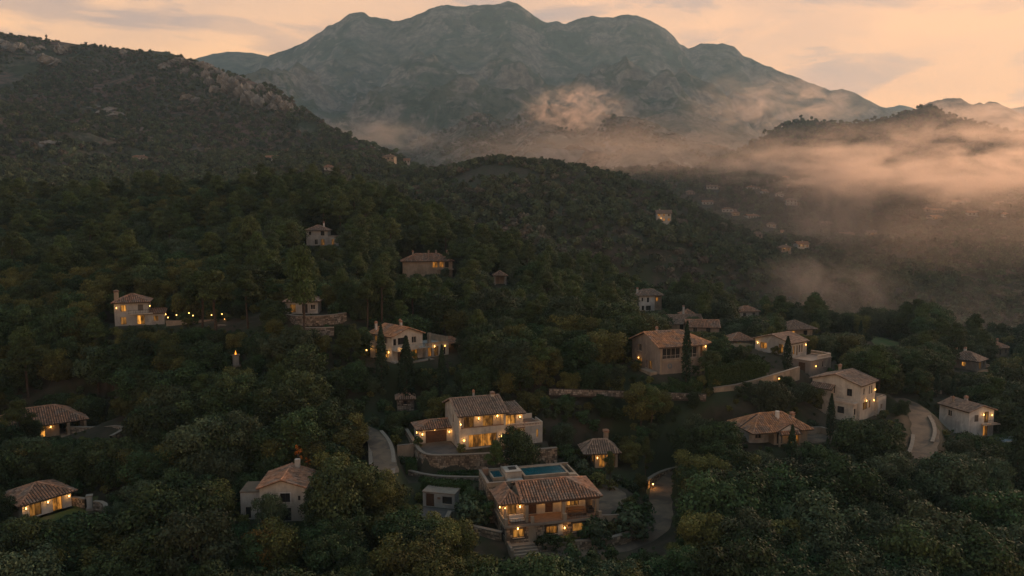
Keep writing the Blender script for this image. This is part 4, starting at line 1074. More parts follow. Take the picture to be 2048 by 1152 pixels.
plain_wall('gate_wall', 'short plaster wall beside the gravel track', local_pts('B', [(-9.5, 4.5, 0.4), (-6.8, 4.2, 0.5)]), 1.6, 'plaster_tan')
stone_wall('track_wall', 'stone kerb wall along the gravel track left of the cream villa', [P(786, 948, 109.5), P(788, 925, 113), P(786, 900, 117.5), P(778, 880, 122), P(762, 862, 127)], 0.8, 'stone')
stone_wall('track_wall', 'outer stone kerb wall of the gravel track', [P(742, 930, 111.5), P(740, 905, 116.5), P(742, 885, 121), P(730, 868, 126)], 0.7, 'stone')

# --- pavilion
h = House('X', 'pavilion', 'small lit garden pavilion with hipped tiled roof and broad chimney', 'pavilion')
h.walls(0, 3.9, 0, 3.9, 0, 2.6, 'plaster_tan', {'S': [(0.7, 1.7, 0.1, 2.3, 'lit', 2), (1.95, 2.7, 0.1, 2.3, 'lit', 1), (2.9, 3.5, 0.1, 2.3, 'lit', 1)], 'W': [(0.8, 3.0, 0.3, 2.3, 'dim', 2)]})
h.hip(-1.6, 4.0, -0.1, 4.4, 2.7, 4.3, 0.4, 'tile_grey', inset=2.0)
h.chimney(2.6, 3.4, 3.2, 5.2, 0.75, 'stone_warm', 'tile')
h.lamp(0.35, 0, 1.8, 0, -1, 5.0); add_light('lamp_light', (2.0, -0.8, 0.8), 3.0, h.e, 0.1)
# --- small tower
h = House('Z', 'tower', 'little stone tower with tiled cap among trees', 'tower')
h.walls(0, 3.1, 0, 3.1, 0, 2.4, 'mortar', {'S': [(1.2, 1.8, 1.2, 1.9, 'dark', 1)]}, stones='stone', name='stone_wall'); h.hip(0, 3.1, 0, 3.1, 2.4, 3.3, 0.35, 'tile_grey'); h.chimney(1.6, 1.8, 3.0, 3.5, 0.6, 'plaster_tan')

# --- pink villa with cypress
h = House('C', 'villa', 'pinkish two storey villa with glazed loggia behind a tall cypress', 'house')
h.walls(0, 9.0, 0, 11.0, 0, 5.4, 'plaster_pink', {'W': [(2.4, 4.0, 3.3, 4.7, 'dark', 2), (2.0, 3.9, 0.3, 2.0, 'lit', 2), (5.6, 6.2, 0.4, 2.0, 'dark', 1), (6.6, 8.0, 0.3, 2.0, 'dim', 2)],
        'S': [(0.55, 4.6, 2.85, 4.95, 'dark', 4), (5.5, 8.4, 2.85, 4.95, 'dark', 3)]}, rev=0.3)
h.box('panel_frame', 'plaster_tan', (0.0, 9.0, -0.12, -0.01, 2.35, 2.7)); h.box('panel_frame', 'plaster_tan', (0.0, 0.4, -0.12, -0.01, -0.3, 5.3)); h.box('panel_frame', 'plaster_tan', (4.75, 5.35, -0.12, -0.01, -0.3, 5.3)); h.box('panel_frame', 'plaster_tan', (8.55, 9.0, -0.12, -0.01, -0.3, 5.3)); h.box('plinth', 'plaster_tan', (0.0, 9.0, -0.25, -0.13, -0.5, 0.12))
dm = MB()
for k in range(14):
    a = 2 * math.pi * k / 14; b = 2 * math.pi * (k + 1) / 14
    for r0, r1, y0 in ((0.30, 0.52, -0.05),):
        dm.quad([(2.2 + r0 * math.cos(a), y0, 1.5 + r0 * math.sin(a)), (2.2 + r1 * math.cos(a), y0, 1.5 + r1 * math.sin(a)), (2.2 + r1 * math.cos(b), y0, 1.5 + r1 * math.sin(b)), (2.2 + r0 * math.cos(b), y0, 1.5 + r0 * math.sin(b))])
dm.build('wall_ornament', M['blue_pave'], h.e)
h.railing((0.55, 0.02), (4.6, 0.02), 2.86, 3.6, 'frame_pale'); h.railing((5.5, 0.02), (8.4, 0.02), 2.86, 3.6, 'frame_pale')
h.walls(9.002, 12.0, 2.0, 9.5, 0, 5.2, 'plaster_tan', {'S': [(0.9, 1.9, 2.6, 4.8, 'wood')]})
h.roof([[(-0.5, -0.5, 5.25), (9.5, -0.5, 5.25), (7.8, 5.5, 7.5), (-0.5, 5.5, 7.5)], [(9.5, -0.5, 5.25), (12.7, 1.5, 5.25), (7.8, 5.5, 7.5)], [(12.7, 1.5, 5.25), (12.7, 10.6, 5.25), (7.8, 5.5, 7.5)], [(12.7, 11.5, 5.2), (-0.5, 11.5, 5.2), (-0.5, 5.5, 7.5), (7.8, 5.5, 7.5)]], 'tile_orange',
       [((-0.5, 5.5, 7.5), (7.8, 5.5, 7.5)), ((7.8, 5.5, 7.5), (12.7, 1.5, 5.25)), ((-0.5, -0.5, 5.25), (-0.5, 5.5, 7.5)), ((-0.5, 11.5, 5.2), (-0.5, 5.5, 7.5)), ((7.8, 5.5, 7.5), (12.7, 10.6, 5.25))])
gm = MB(); gm.quad([(0.0, 11.0, 5.4), (0.0, 0.0, 5.4), (0.0, 5.5, 7.4)]); gm.build('gable', M['plaster_pink'], h.e)
h.chimney(3.0, 6.4, 6.6, 7.9, 0.35, 'plaster_grey')
h.lamp(9.5, 2.0, 4.4, 0, -1, 6.0); h.lamp(11.5, 2.0, 4.5, 0, -1, 6.0); h.lamp(-0.001, 7.9, 1.9, -1, 0, 2.5)
h.box('terrace_wall', 'plaster_tan', (-1.9, -0.4, 0.2, 4.5, -0.8, 0.45))
stone_wall('retaining_wall', 'long dry stone retaining wall below the pinkish villa', [P(1098, 777, 137), P(1160, 778, 136.6), P(1220, 781, 136.4), P(1290, 783, 136), P(1360, 786, 135.6), P(1412, 788, 135.5)], 0.8, 'stone', step=2.5, coping=False)
plain_wall('garden_wall', 'curved plaster garden wall with a lamp below the white villa', [P(1425, 776, 138), P(1470, 770, 139), P(1510, 760, 141), P(1545, 750, 143), P(1575, 741, 146), P(1598, 734, 149)], 1.6, 'plaster_tan', 0.4)

# --- white villa with terrace
h = House('D', 'villa', 'white single storey villa above a pink terrace block with balustrade', 'house')
h.walls(0, 6.0, 0, 8.8, 0, 2.8, 'plaster_grey', {'W': [(1.3, 3.0, 0.8, 2.1, 'lit', 2), (5.9, 7.0, 0.4, 2.3, 'dim', 2)], 'S': [(0.9, 1.5, 0.3, 2.1, 'bright', 1), (2.1, 2.6, 0.02, 2.1, 'dim', 1), (3.0, 3.5, 0.5, 2.1, 'lit', 1), (4.0, 4.4, 0.5, 2.1, 'dim', 1)]}, gable=('x', 4.1, 4.4))
h.gable_x(0, 6.0, 0, 8.8, 2.85, 4.2, 4.4, 0.4, 0.35, 'tile_grey')
h.walls(-0.2, 7.6, -4.8, -0.01, -3.0, -0.35, 'plaster_pink', {'S': [(2.6, 3.0, -2.0, -0.9, 'dark', 1), (4.4, 4.8, -2.0, -0.8, 'dark', 1), (5.4, 5.8, -2.0, -0.8, 'dark', 1)], 'W': [(2.0, 3.6, -2.8, -0.8, 'wood')]})
h.box('terrace_edge', 'coping', (-0.35, 7.75, -4.95, -4.5, -0.348, -0.2), (7.3, 7.75, -4.49, -0.01, -0.348, -0.2), (-0.35, 0.1, -4.49, -0.01, -0.348, -0.2))
h.balustrade((2.4, -4.7), (7.5, -4.7), -0.198, 0.6); h.balustrade((7.5, -4.6), (7.5, -0.2), -0.198, 0.6)
h.lamp(5.3, 0, 2.0, 0, -1, 5.0); h.lamp(-0.001, 8.0, 1.9, -1, 0, 5.0); h.lamp(1.5, -4.8, -1.5, 0, -1, 2.0)
# --- large pale house
h = House('E', 'house', 'large pale three storey house with double gable and bay', 'house')
h.walls(0, 6.6, 0, 9.4, 0, 6.6, 'plaster', {'W': [(0.9, 2.0, 4.3, 5.7, 'dark', 2), (4.2, 4.5, 4.2, 5.6, 'dark', 1), (6.8, 7.8, 4.2, 5.6, 'dark', 2), (0.8, 1.9, 1.2, 2.6, 'dark', 2), (3.2, 4.8, 0.9, 2.6, 'dim', 2)],
        'S': [(1.2, 1.7, 4.6, 5.8, 'dark', 1), (3.6, 4.1, 4.4, 5.9, 'shut'), (4.6, 5.1, 4.4, 5.9, 'shut'), (1.2, 3.2, 1.6, 3.1, 'dim', 3), (3.8, 4.6, 1.6, 3.1, 'lit', 1)]}, gable=('x', 8.0, 4.7))
h.gable_x(0, 6.6, 0, 9.4, 6.65, 8.1, 4.7, 0.4, 0.4, 'tile_grey')
h.walls(-1.5, -0.01, 0.6, 4.2, 0, 3.0, 'plaster', {'W': [(0.6, 1.9, 1.0, 2.3, 'dark', 2)], 'S': [(0.3, 1.1, 1.0, 2.2, 'dark', 1)]})
h.box('balcony', 'trim', (-1.7, -0.01, 0.4, 4.4, 3.002, 3.2)); h.balustrade((-1.6, 0.5), (-1.6, 4.3), 3.202, 3.8)
h.walls(-1.0, -0.012, 5.2, 9.0, 0, 5.2, 'plaster', {'W': [(1.0, 2.0, 3.6, 4.8, 'dark', 2), (1.0, 2.2, 0.9, 2.3, 'dark', 2)]})
h.roof([[(-1.5, 9.4, 5.1), (-1.5, 4.8, 5.1), (0.0, 4.8, 5.9), (0.0, 9.4, 5.9)]], 'tile_grey')
h.balustrade((6.7, -0.3), (9.5, -0.3), 2.6, 3.4); h.walls(6.62, 10.4, -0.6, 5.0, 0, 2.55, 'plaster_grey', {'S': [(1.2, 2.2, 0.7, 1.8, 'dark', 2)]}); h.box('terrace_parapet', 'plaster', (6.62, 10.4, -0.6, -0.4, 2.552, 3.1), (10.2, 10.4, -0.398, 5.0, 2.552, 3.3))
h.chimney(5.2, 6.4, 7.2, 8.6, 0.45, 'plaster_tan'); h.lamp(6.0, 0, 4.9, 0, -1, 4.0); h.lamp(2.2, 0, 3.35, 0, -1, 4.0); h.lamp(5.6, 0, 2.9, 0, -1, 4.0)
# --- ochre roofed cottage
h = House('F', 'house', 'low house with weathered ochre roof, round chimney and pediment porch', 'house')
h.walls(0, 6.4, 0, 6.5, 0, 2.5, 'plaster_tan', {'S': [(0.5, 1.6, 0.05, 2.1, 'dark', 1), (2.9, 3.7, 0.05, 2.2, 'lit', 1), (4.1, 5.2, 0.05, 2.2, 'lit', 2)]})
h.hip(-4.2, 6.6, -0.5, 7.0, 2.6, 4.7, 0.4, 'tile_orange', inset=3.6)
h.walls(-3.8, -0.01, 1.6, 6.5, 0, 2.5, 'plaster_grey', {'S': [(1.2, 2.4, 0.8, 1.9, 'dark', 2)]})
pm = MB(); pm.quad([(0.2, -0.92, 2.65), (4.2, -0.92, 2.65), (2.2, -0.92, 3.6)]); pm.build('pediment', M['plaster_white'], h.e)
h.roof([[(-0.2, 1.6, 2.55), (-0.2, -1.1, 2.55), (2.2, -1.1, 3.75), (2.2, 1.6, 3.75)], [(4.6, -1.1, 2.55), (4.6, 1.6, 2.55), (2.2, 1.6, 3.75), (2.2, -1.1, 3.75)], [(0.0, -1.5, 2.1), (4.4, -1.5, 2.1), (4.2, -0.93, 2.6), (0.2, -0.93, 2.6)]], 'tile')
for cx_ in (0.3, 2.2, 4.1): h.box('column', 'plaster_tan', (cx_ - 0.13, cx_ + 0.13, -1.25, -0.99, 0, 2.1))
cm = MB(); cm.tube((1.9, 2.2, 3.4), (1.9, 2.2, 5.2), 0.42, 0.36, 10); cm.build('chimney', M['plaster_white'], h.e); h.chimney(5.4, 3.0, 3.4, 4.2, 0.6, 'plaster_tan')
h.lamp(2.3, 0, 1.8, 0, -1, 3.0)
plain_wall('terrace_wall', 'low plaster wall round the terrace of the ochre roofed house', local_pts('F', [(7.2, 4.2, 1.1), (10, 4.4, 1.1), (12.2, 4.0, 1.1), (12.8, 0.5, 1.1)]), 1.2, 'plaster_tan')
# --- white gabled house at the right
h = House('G', 'house', 'white gabled house with tall lit balcony door among dark trees', 'house')
h.walls(0, 6.1, 0, 7.0, 0, 5.2, 'plaster_white', {'S': [(1.3, 2.3, 3.1, 4.4, 'shut'), (3.7, 4.8, 2.7, 4.9, 'dim', 2), (3.6, 4.8, 0.05, 2.1, 'lit', 2)], 'W': [(2.0, 3.0, 3.2, 4.4, 'dark', 2)]}, gable=('y', 6.15, 3.05))
h.gable_y(0, 6.1, 0, 7.0, 5.25, 6.25, 3.05, 0.4, 0.3, 'tile_grey')
h.box('balcony', 'trim', (2.9, 6.6, -1.1, -0.01, 2.45, 2.62)); h.railing((2.9, -1.0), (6.5, -1.0), 2.62, 3.45)
h.chimney(3.6, 4.2, 5.9, 6.7, 0.5, 'plaster_grey'); h.chimney(1.2, 5.0, 5.8, 6.6, 0.3, 'plaster_tan')
h.lamp(3.3, 0, 4.4, 0, -1, 5.0); h.lamp(5.4, 0, 4.2, 0, -1, 5.0)
# --- villa with three cypresses
h = House('H', 'villa', 'grey two storey villa with orange roof behind three cypresses', 'house')
h.walls(0, 7.8, 0, 7.8, 0, 5.3, 'plaster', {'W': [(1.7, 2.6, 3.7, 4.9, 'dim', 1), (5.2, 6.2, 3.6, 4.9, 'dark', 2), (1.7, 2.6, 1.0, 2.2, 'lit', 1), (5.4, 6.6, 0.7, 2.2, 'bright', 2)],
        'S': [(0.4, 1.1, 3.4, 4.7, 'dark', 1), (1.5, 3.2, 3.4, 4.8, 'dark', 2), (5.0, 6.2, 3.4, 4.7, 'dark', 2), (1.4, 3.0, 0.1, 2.1, 'wood'), (5.0, 6.4, 0.1, 2.1, 'lit', 2)]}, gable=('y', 6.7, 3.9))
h.gable_y(0, 7.8, 0, 7.8, 5.35, 6.8, 3.9, 0.45, 0.4, 'tile_orange')
h.box('balcony', 'plaster', (0.2, 8.4, -1.6, -0.01, 2.3, 2.5)); h.box('balcony_wall', 'plaster', (0.2, 5.6, -1.6, -1.42, 2.502, 3.2)); h.railing((5.6, -1.5), (8.3, -1.5), 2.502, 3.3)
h.walls(7.81, 14.0, -1.0, 5.5, 0, 2.5, 'plaster_grey', {'S': [(0.6, 1.6, 0.2, 2.1, 'lit', 2), (2.2, 3.4, 0.1, 2.2, 'dim', 2), (4.2, 5.4, 0.1, 2.2, 'dark', 2)]}); h.box('terrace_parapet', 'plaster_tan', (7.82, 14.0, -1.0, -0.8, 2.502, 3.1), (13.8, 14.0, -0.79, 5.5, 2.502, 3.9), (11.0, 11.6, 2.0, 2.6, 2.502, 4.6))
h.roof([[(14.02, -1.3, 2.3), (17.6, -1.3, 2.3), (17.6, 2.6, 3.2), (14.02, 2.6, 3.2)]], 'tile'); h.box('column', 'plaster_tan', (17.0, 17.3, -1.0, -0.7, 0, 2.25)); h.box('porch_wall', 'plaster_tan', (14.03, 17.2, 2.2, 2.5, 0, 2.9))
h.box('arbour', 'coping', (0.5, 8.2, -3.4, -1.7, -0.02, 0.12)); h.box('stair', 'plaster_grey', (-0.3, 0.6, -1.4, -0.02, -1.5, 0.3))
h.chimney(1.0, 7.0, 5.4, 7.2, 0.4, 'plaster_white'); h.chimney(6.4, 5.6, 5.8, 7.0, 0.35, 'plaster_white'); h.chimney(7.4, 7.4, 5.2, 7.0, 0.35, 'plaster_tan')
h.lamp(-0.001, 7.2, 2.0, -1, 0, 5.0); h.lamp(1.0, -1.6, 2.75, 0, -1, 6.0); h.lamp(-0.001, 0.8, 2.0, -1, 0, 5.0); h.lamp(10.0, -1.0, 2.25, 0, -1, 6.0); h.lamp(12.8, -1.0, 2.0, 0, -1, 3.0); h.lamp(16.4, 2.2, 1.9, 0, -1, 5.0)
# --- left villa on the slope
h = House('I', 'villa', 'pale two storey villa with brown hipped roof and long lamp lit terrace', 'house')
h.walls(0, 7.0, 0, 6.2, 0, 5.5, 'plaster_grey', {'S': [(1.3, 2.5, 3.3, 4.8, 'bright', 2), (4.9, 6.0, 3.4, 4.8, 'shut'), (1.2, 2.4, 0.3, 2.0, 'dim', 2), (4.6, 6.2, 0.2, 2.3, 'bright', 2)], 'W': [(3.0, 4.0, 3.6, 4.7, 'lit', 1)]})
h.hip(0, 7.0, 0, 6.2, 5.5, 7.0, 0.5, 'tile'); h.chimney(0.2, 2.6, 5.6, 7.6, 0.85, 'plaster_tan', 'terracotta')
h.walls(7.01, 10.4, -0.4, 5.0, 0, 2.6, 'plaster_grey', {'S': [(1.1, 2.1, 0.9, 2.1, 'dim', 2)]}); h.roof([[(6.9, -0.7, 2.65), (10.8, -0.7, 2.65), (10.8, 5.0, 3.3), (6.9, 5.0, 3.3)]], 'tile')
h.box('balcony', 'plaster', (3.0, 8.0, -0.8, -0.01, 2.62, 2.8)); h.railing((3.0, -0.75), (8.0, -0.75), 2.8, 3.6)
h.lamp(0.5, 0, 4.2, 0, -1, 3.0); h.lamp(7.2, 0, 4.4, 1, 0, 5.0); h.lamp(10.41, 0.5, 2.2, 1, 0, 4.0)
plain_wall('terrace_wall', 'long low terrace wall running from the brown roofed villa', [P(332, 642, 170), P(380, 641, 172), P(420, 640, 173), P(470, 640, 173), P(520, 648, 171)], 1.6, 'plaster_tan')
stone_wall('retaining_wall', 'rough stone wall under the long terrace beside pines', [P(436, 650, 168), P(470, 652, 167), P(500, 654, 167), P(530, 652, 168)], 3.0, 'stone', step=3)
def post_lamp(px, py, Y, label, power=3.0, hgt=1.5, group=None, cat='lamp', z=None):
    p = P(px, py, Y); e = new_obj('garden_lamp', None); gz = float(near_ground(np.array([p[0]]), np.array([p[1]]))[0])
    gz = max(gz, p[2] - 3.2) if p[2] - gz > 0.3 else p[2] - hgt
    e.location = (p[0], p[1], gz); tag(e, label, cat, group); zt = p[2] - gz
    m = MB(); m.tube((0, 0, -0.4), (0, 0, zt - 0.12), 0.05, 0.04, 6); m.build('post', M['metal'], e)
    m = MB(); m.tube((0, 0, zt - 0.12), (0, 0, zt + 0.12), 0.10, 0.14, 8); m.build('bulb', M['bulb'], e)
    m = MB(); m.tube((0, 0, zt + 0.12), (0, 0, zt + 0.22), 0.18, 0.03, 8); m.build('lamp_cap', M['metal'], e)
    add_light('lamp_light', (0, -0.3, zt), power, e, 0.1)
for x, y in ((336, 635), (353, 630), (378, 626), (386, 631), (423, 630), (444, 628), (450, 638), (478, 639)): post_lamp(x, y, 171.5, 'small lamp glowing along the long terrace of the brown roofed villa', 3.0, 1.4, 'terrace lamps')
for x, y in ((360, 645), (362, 646)): pass
# --- cottage on a round stone terrace
h = House('J', 'cottage', 'low pale cottage on a round stone terrace under pines', 'house')
h.walls(0, 7.0, 0, 5.0, 0, 2.8, 'plaster_grey', {'S': [(1.0, 2.2, 0.3, 2.1, 'dim', 2), (3.5, 4.8, 0.1, 2.2, 'dark', 2), (5.4, 6.4, 0.9, 2.0, 'dark', 2)]}); h.hip(0, 7.0, 0, 5.0, 2.85, 4.1, 0.5, 'tile_grey')
stone_wall('terrace_wall', 'rounded pale stone terrace wall before the low cottage', [P(574, 629, 160), P(590, 633, 157.5), P(620, 633, 156), P(650, 632, 156), P(675, 629, 157.5), P(691, 626, 161)], 1.7, 'stone')
stone_wall('retaining_wall', 'lower stone wall under the round terrace', [P(600, 656, 152), P(640, 657, 151), P(668, 655, 152)], 1.3, 'stone')
# --- house in front of the rocky yard
h = House('W', 'house', 'pale two storey house with red tiled roof and rusty chimney shrub', 'house')
h.walls(0, 6.1, 0, 6.4, 0, 4.9, 'plaster', {'S': [(2.75, 4.1, 2.7, 4.0, 'dark', 2), (1.0, 1.5, 2.9, 3.8, 'dark', 1), (2.9, 4.2, 0.05, 1.9, 'dark', 1), (0.4, 1.6, 0.1, 1.8, 'dark', 1)]}, gable=('y', 5.9, 3.0))
h.box('window_surround', 'plaster_white', (2.6, 2.74, -0.05, -0.008, 2.55, 4.15), (4.11, 4.25, -0.05, -0.008, 2.55, 4.15), (2.741, 4.109, -0.05, -0.008, 4.01, 4.15))
h.gable_y(0, 6.1, 0, 6.4, 4.95, 6.0, 3.0, 0.35, 0.35, 'tile'); h.box('chimney', 'plaster_grey', (3.6, 4.3, 5.6, 6.2, 5.4, 6.9)); h.box('wall_vent', 'metal', (5.2, 5.5, -0.08, -0.01, 3.0, 3.6))
h.walls(-2.9, -0.01, 1.0, 5.0, 0, 3.9, 'plaster_grey', {'S': [(0.6, 1.4, 0.1, 1.8, 'dark', 1)]}); h.box('flat_roof', 'gravel', (-3.0, -0.02, 0.9, 5.1, 3.902, 4.0))
# --- left edge houses
h = House('U', 'villa', 'villa with deep tiled porch on posts beside a curved stone wall', 'house')
h.walls(-6, 4.0, 0, 8.0, 0, 2.7, 'plaster_tan', {'S': [(6.9, 7.7, 0.1, 2.2, 'bright', 1), (4.6, 5.6, 0.3, 2.1, 'lit', 2)]})
h.hip(-6.5, 8.4, -0.8, 8.4, 2.75, 5.2, 0.4, 'tile'); h.chimney(-2.6, 5.0, 4.4, 6.2, 0.8, 'stone_warm')
for a, b in ((8.2, -0.7), (8.2, 3.6), (5.4, -0.9)): h.box('column', 'plaster_tan', (a - .22, a + .22, b - .22, b + .22, -0.5, 2.6))
h.lamp(2.6, 0, 1.9, 0, -1, 6.0); h.lamp(-0.4, 0, 1.9, 0, -1, 6.0); h.box('terrace', 'coping', (4.02, 9.2, -2.0, 5.0, -0.5, 0.05))
stone_wall('garden_wall', 'curved stone garden wall east of the porch villa', [P(134, 854, 140), P(165, 854, 140), P(195, 857, 139), P(212, 852, 139), P(235, 851, 138.5), P(252, 854, 136), P(240, 865, 132.5), P(222, 872, 130.5)], 1.1, 'stone_warm')
post_lamp(243, 859, 139, 'little lamp lighting the curved stone garden wall', 4.0, 0.7)
h = House('V', 'house', 'white low house with warm wall lamps beside a small lawn', 'house')
h.walls(0, 6.6, 0, 6.5, 0, 2.5, 'plaster_white', {'S': [(0.9, 2.5, 0.2, 2.0, 'dim', 2), (4.0, 5.3, 0.05, 2.1, 'lit', 2)]}); h.hip(-0.3, 6.8, -0.2, 6.6, 2.55, 4.0, 0.45, 'tile')
for x in (0.4, 3.3, 6.2): h.lamp(x, 0, 1.75, 0, -1, 6.0)
h.box('terrace', 'coping', (0.0, 6.6, -1.0, -0.01, -0.4, 0.06))
stone_wall('garden_wall', 'stone garden wall at the back of the small lawn', [P(110, 992, 110), P(135, 994, 110), P(160, 996, 109), P(172, 998, 107)], 1.0, 'stone_warm')
stone_wall('garden_wall', 'short curved stone wall beyond the white pillar', [P(188, 1003, 107), P(205, 1001, 108), P(214, 1006, 106), P(212, 1014, 104)], 0.9, 'stone')
def pillar(px, py, Y, hgt, w, label, flame=False):
    p = P(px, py, Y); e = new_obj('pillar', None); e.location = p; e.rotation_euler = (0, 0, 0.4); tag(e, label, 'pillar')
    m = MB(); m.box(-w, w, -w, w, -1.0, hgt); m.build('shaft', M['plaster_grey'], e); m = MB(); m.box(-w * 1.3, w * 1.3, -w * 1.3, w * 1.3, hgt + 0.002, hgt + 0.15); m.build('cap', M['coping'], e)
    m = MB(); m.box(-w * 1.4, w * 1.4, -w * 1.4, w * 1.4, -1.0, 0.12); m.build('base', M['coping'], e)
    if flame:
        m = MB(); m.tube((0, 0, hgt + 0.15), (0, 0, hgt + 0.35), 0.14, 0.12, 8); m.tube((0, 0, hgt + 0.35), (0.03, 0, hgt + 0.95), 0.12, 0.01, 8); m.build('flame', M['flame'], e)
        add_light('lamp_light', (0, 0, hgt + 0.8), 3.0, e, 0.15, (1, 0.45, 0.1))
pillar(180, 1017, 107, 1.9, 0.35, 'white square garden pillar standing on the small lawn')
pillar(472, 731, 148.5, 2.1, 0.6, 'square stone pillar with a small flame on top', True)
# --- middle distance houses
h = House('K', 'house', 'grey two storey house alone high in the dark pines', 'house')
h.walls(0, 6.8, 0, 6, 0, 5.0, 'plaster_grey', {'S': [(0.8, 1.6, 3.4, 4.5, 'dark', 2), (4.6, 5.8, 3.2, 4.6, 'dark', 2), (2.6, 3.6, 0.3, 2.0, 'dark', 2), (4.6, 5.8, 0.1, 2.0, 'dim', 2)]}); h.hip(0, 6.8, 0, 6, 5.0, 6.5, 0.5, 'tile_grey'); h.chimney(5.0, 4.0, 5.6, 7.2, 0.45, 'plaster_white')
h.walls(6.81, 10.2, 0.4, 5, 0, 3.0, 'plaster_grey', {'S': [(1.2, 2.0, 0.2, 2.0, 'dim', 1)]}); h.box('flat_roof', 'coping', (6.82, 10.4, 0.2, 5.2, 3.002, 3.2))
h = House('L', 'villa', 'wide tiled villa with several chimneys rising out of pine woods', 'house')
h.walls(0, 16, 1, 7.5, 0, 5.4, 'plaster_tan', {'S': [(9.6, 11.2, 3.2, 5.0, 'lit', 2), (11.8, 13.2, 3.2, 5.0, 'lit', 2), (13.6, 14.8, 3.2, 5.0, 'dark', 2), (12.2, 14.0, 0.3, 2.2, 'dim', 2)]}); h.hip(0, 16, 1, 7.5, 5.4, 7.6, 0.6, 'tile', inset=5.0)
h.box('balcony', 'plaster_tan', (11.0, 16.2, -0.6, 0.98, 2.5, 2.8)); 
for a, b in ((3.4, 3.5), (8.6, 5.0), (11, 5.0), (14.8, 4.0)): h.chimney(a, b, 6.2, 8.2, 0.5 if a < 14 else 0.9, 'plaster_tan')
h = House('M', 'pavilion', 'small open garden shelter at the edge of the pines', 'pavilion')
for a in (0.2, 3.6):
    for b in (0.2, 3.4): h.box('post', 'plaster_grey', (a - .15, a + .15, b - .15, b + .15, -0.5, 3.0))
h.hip(0, 3.8, 0, 3.6, 3.1, 4.3, 0.4, 'tile_grey'); h.box('back_wall', 'plaster_tan', (0.4, 3.4, 3.2, 3.4, 0, 2.8))
h = House('N', 'house', 'white narrow house with dark windows among valley pines', 'house')
h.walls(0, 5.8, 0, 6, 0, 5.4, 'plaster_white', {'S': [(0.9, 1.5, 3.4, 4.7, 'dark', 1), (2.9, 3.7, 3.0, 4.7, 'dark', 1), (1.0, 1.9, 0.2, 1.8, 'dark', 1), (2.6, 4.4, 0.1, 1.8, 'dark', 2)]}); h.hip(-0.2, 9.0, -0.2, 6.2, 5.5, 7.4, 0.3, 'tile_grey', inset=3.0); h.walls(5.81, 8.8, 0.8, 6, 0, 5.3, 'plaster_tan', {'S': [(0.8, 1.6, 3.2, 4.6, 'lit', 1)]}); h.chimney(0.4, 3, 5.8, 7.6, 0.6, 'plaster_white')
h.walls(-3.5, -0.01, 1.5, 5, 0, 2.4, 'plaster_tan', {'S': [(1.0, 2.0, 0.5, 1.6, 'dark', 1)]}); h.roof([[(-3.9, 1.1, 2.35), (0.0, 1.1, 2.35), (0.0, 5.3, 3.1), (-3.9, 5.3, 3.1)]], 'tile')
h = House('O', 'farmhouse', 'rambling low farmhouse with grey tiled roofs and slim white chimney', 'house')
h.walls(0, 10.5, 2, 8, 0, 2.4, 'plaster_tan', {'S': [(3.0, 4.2, 0.3, 1.8, 'dark', 2), (7.0, 8.2, 0.3, 1.8, 'dim', 2)]}); h.gable_x(0, 10.5, 2, 8, 2.4, 4.6, 5, 0.5, 0.3, 'tile_grey')
h.walls(6.5, 10.4, 8.01, 12, 0, 4.2, 'plaster_tan', {'S': []}); h.hip(6.5, 10.4, 8.01, 12, 4.2, 5.6, 0.4, 'tile'); h.chimney(6.0, 7.0, 3.6, 6.8, 0.5, 'plaster_white')
h = House('c2', 'cottage', 'brown tiled cottage just below the rambling farmhouse', 'house')
h.walls(0, 8.5, 0, 5, 0, 2.2, 'plaster_pink', {'S': [(1.5, 2.6, 0.4, 1.7, 'dark', 2), (5.0, 6.2, 0.2, 1.8, 'dark', 2)]}); h.gable_x(0, 8.5, 0, 5, 2.2, 3.7, 2.5, 0.5, 0.3, 'tile')
h = House('P', 'cottage', 'small tiled cottage at the misty end of the ridge', 'house')
h.walls(0, 7.5, 0, 5.5, 0, 2.4, 'plaster_grey', {'S': [(1.2, 2.4, 0.5, 1.8, 'dark', 2), (5.0, 6.0, 0.3, 1.8, 'dark', 2)]}); h.hip(0, 7.5, 0, 5.5, 2.4, 4.0, 0.5, 'tile')
h = House('Q', 'house', 'round looking house with wide tent shaped tiled roof and one lit window', 'house')
h.walls(0, 9.0, 0, 8, 0, 2.6, 'plaster_tan', {'S': [(1.0, 2.2, 0.4, 2.0, 'bright', 1), (5.5, 7.0, 0.4, 2.0, 'dark', 2)]}); h.hip(-0.6, 9.6, -0.6, 8.6, 2.7, 5.0, 0.6, 'tile_grey')
h = House('R', 'cottage', 'low brown roofed cottage half hidden behind a clipped hedge', 'house')
h.walls(0, 6.2, 0, 5.5, 0, 2.2, 'plaster_pink', {'S': [(1.2, 2.4, 0.4, 1.7, 'dim', 2)]}); h.hip(0, 6.2, 0, 5.5, 2.2, 3.8, 0.5, 'tile')
h = House('S', 'house', 'square house with pyramid roof and one glowing window', 'house')
h.walls(0, 6.2, 0, 7.6, 0, 2.9, 'plaster_pink', {'W': [(3.4, 4.4, 0.9, 2.1, 'bright', 1)], 'S': [(1.4, 2.6, 0.3, 2.2, 'dim', 2), (3.8, 4.8, 0.3, 2.2, 'dark', 1)]}); h.hip(0, 6.2, 0, 7.6, 2.9, 4.9, 0.5, 'tile_grey'); h.chimney(1.0, 6.2, 3.6, 5.6, 0.5, 'plaster_tan'); h.chimney(4.6, 5.2, 4.0, 5.4, 0.6, 'plaster_white')
plain_wall('terrace_wall', 'curved pale terrace wall below the pyramid roofed house', local_pts('S', [(6.6, 0, 0.5), (9, -2, 0.4), (10.4, 0.5, 0.4), (10.6, 3.5, 0.5)]), 1.6, 'plaster_tan')
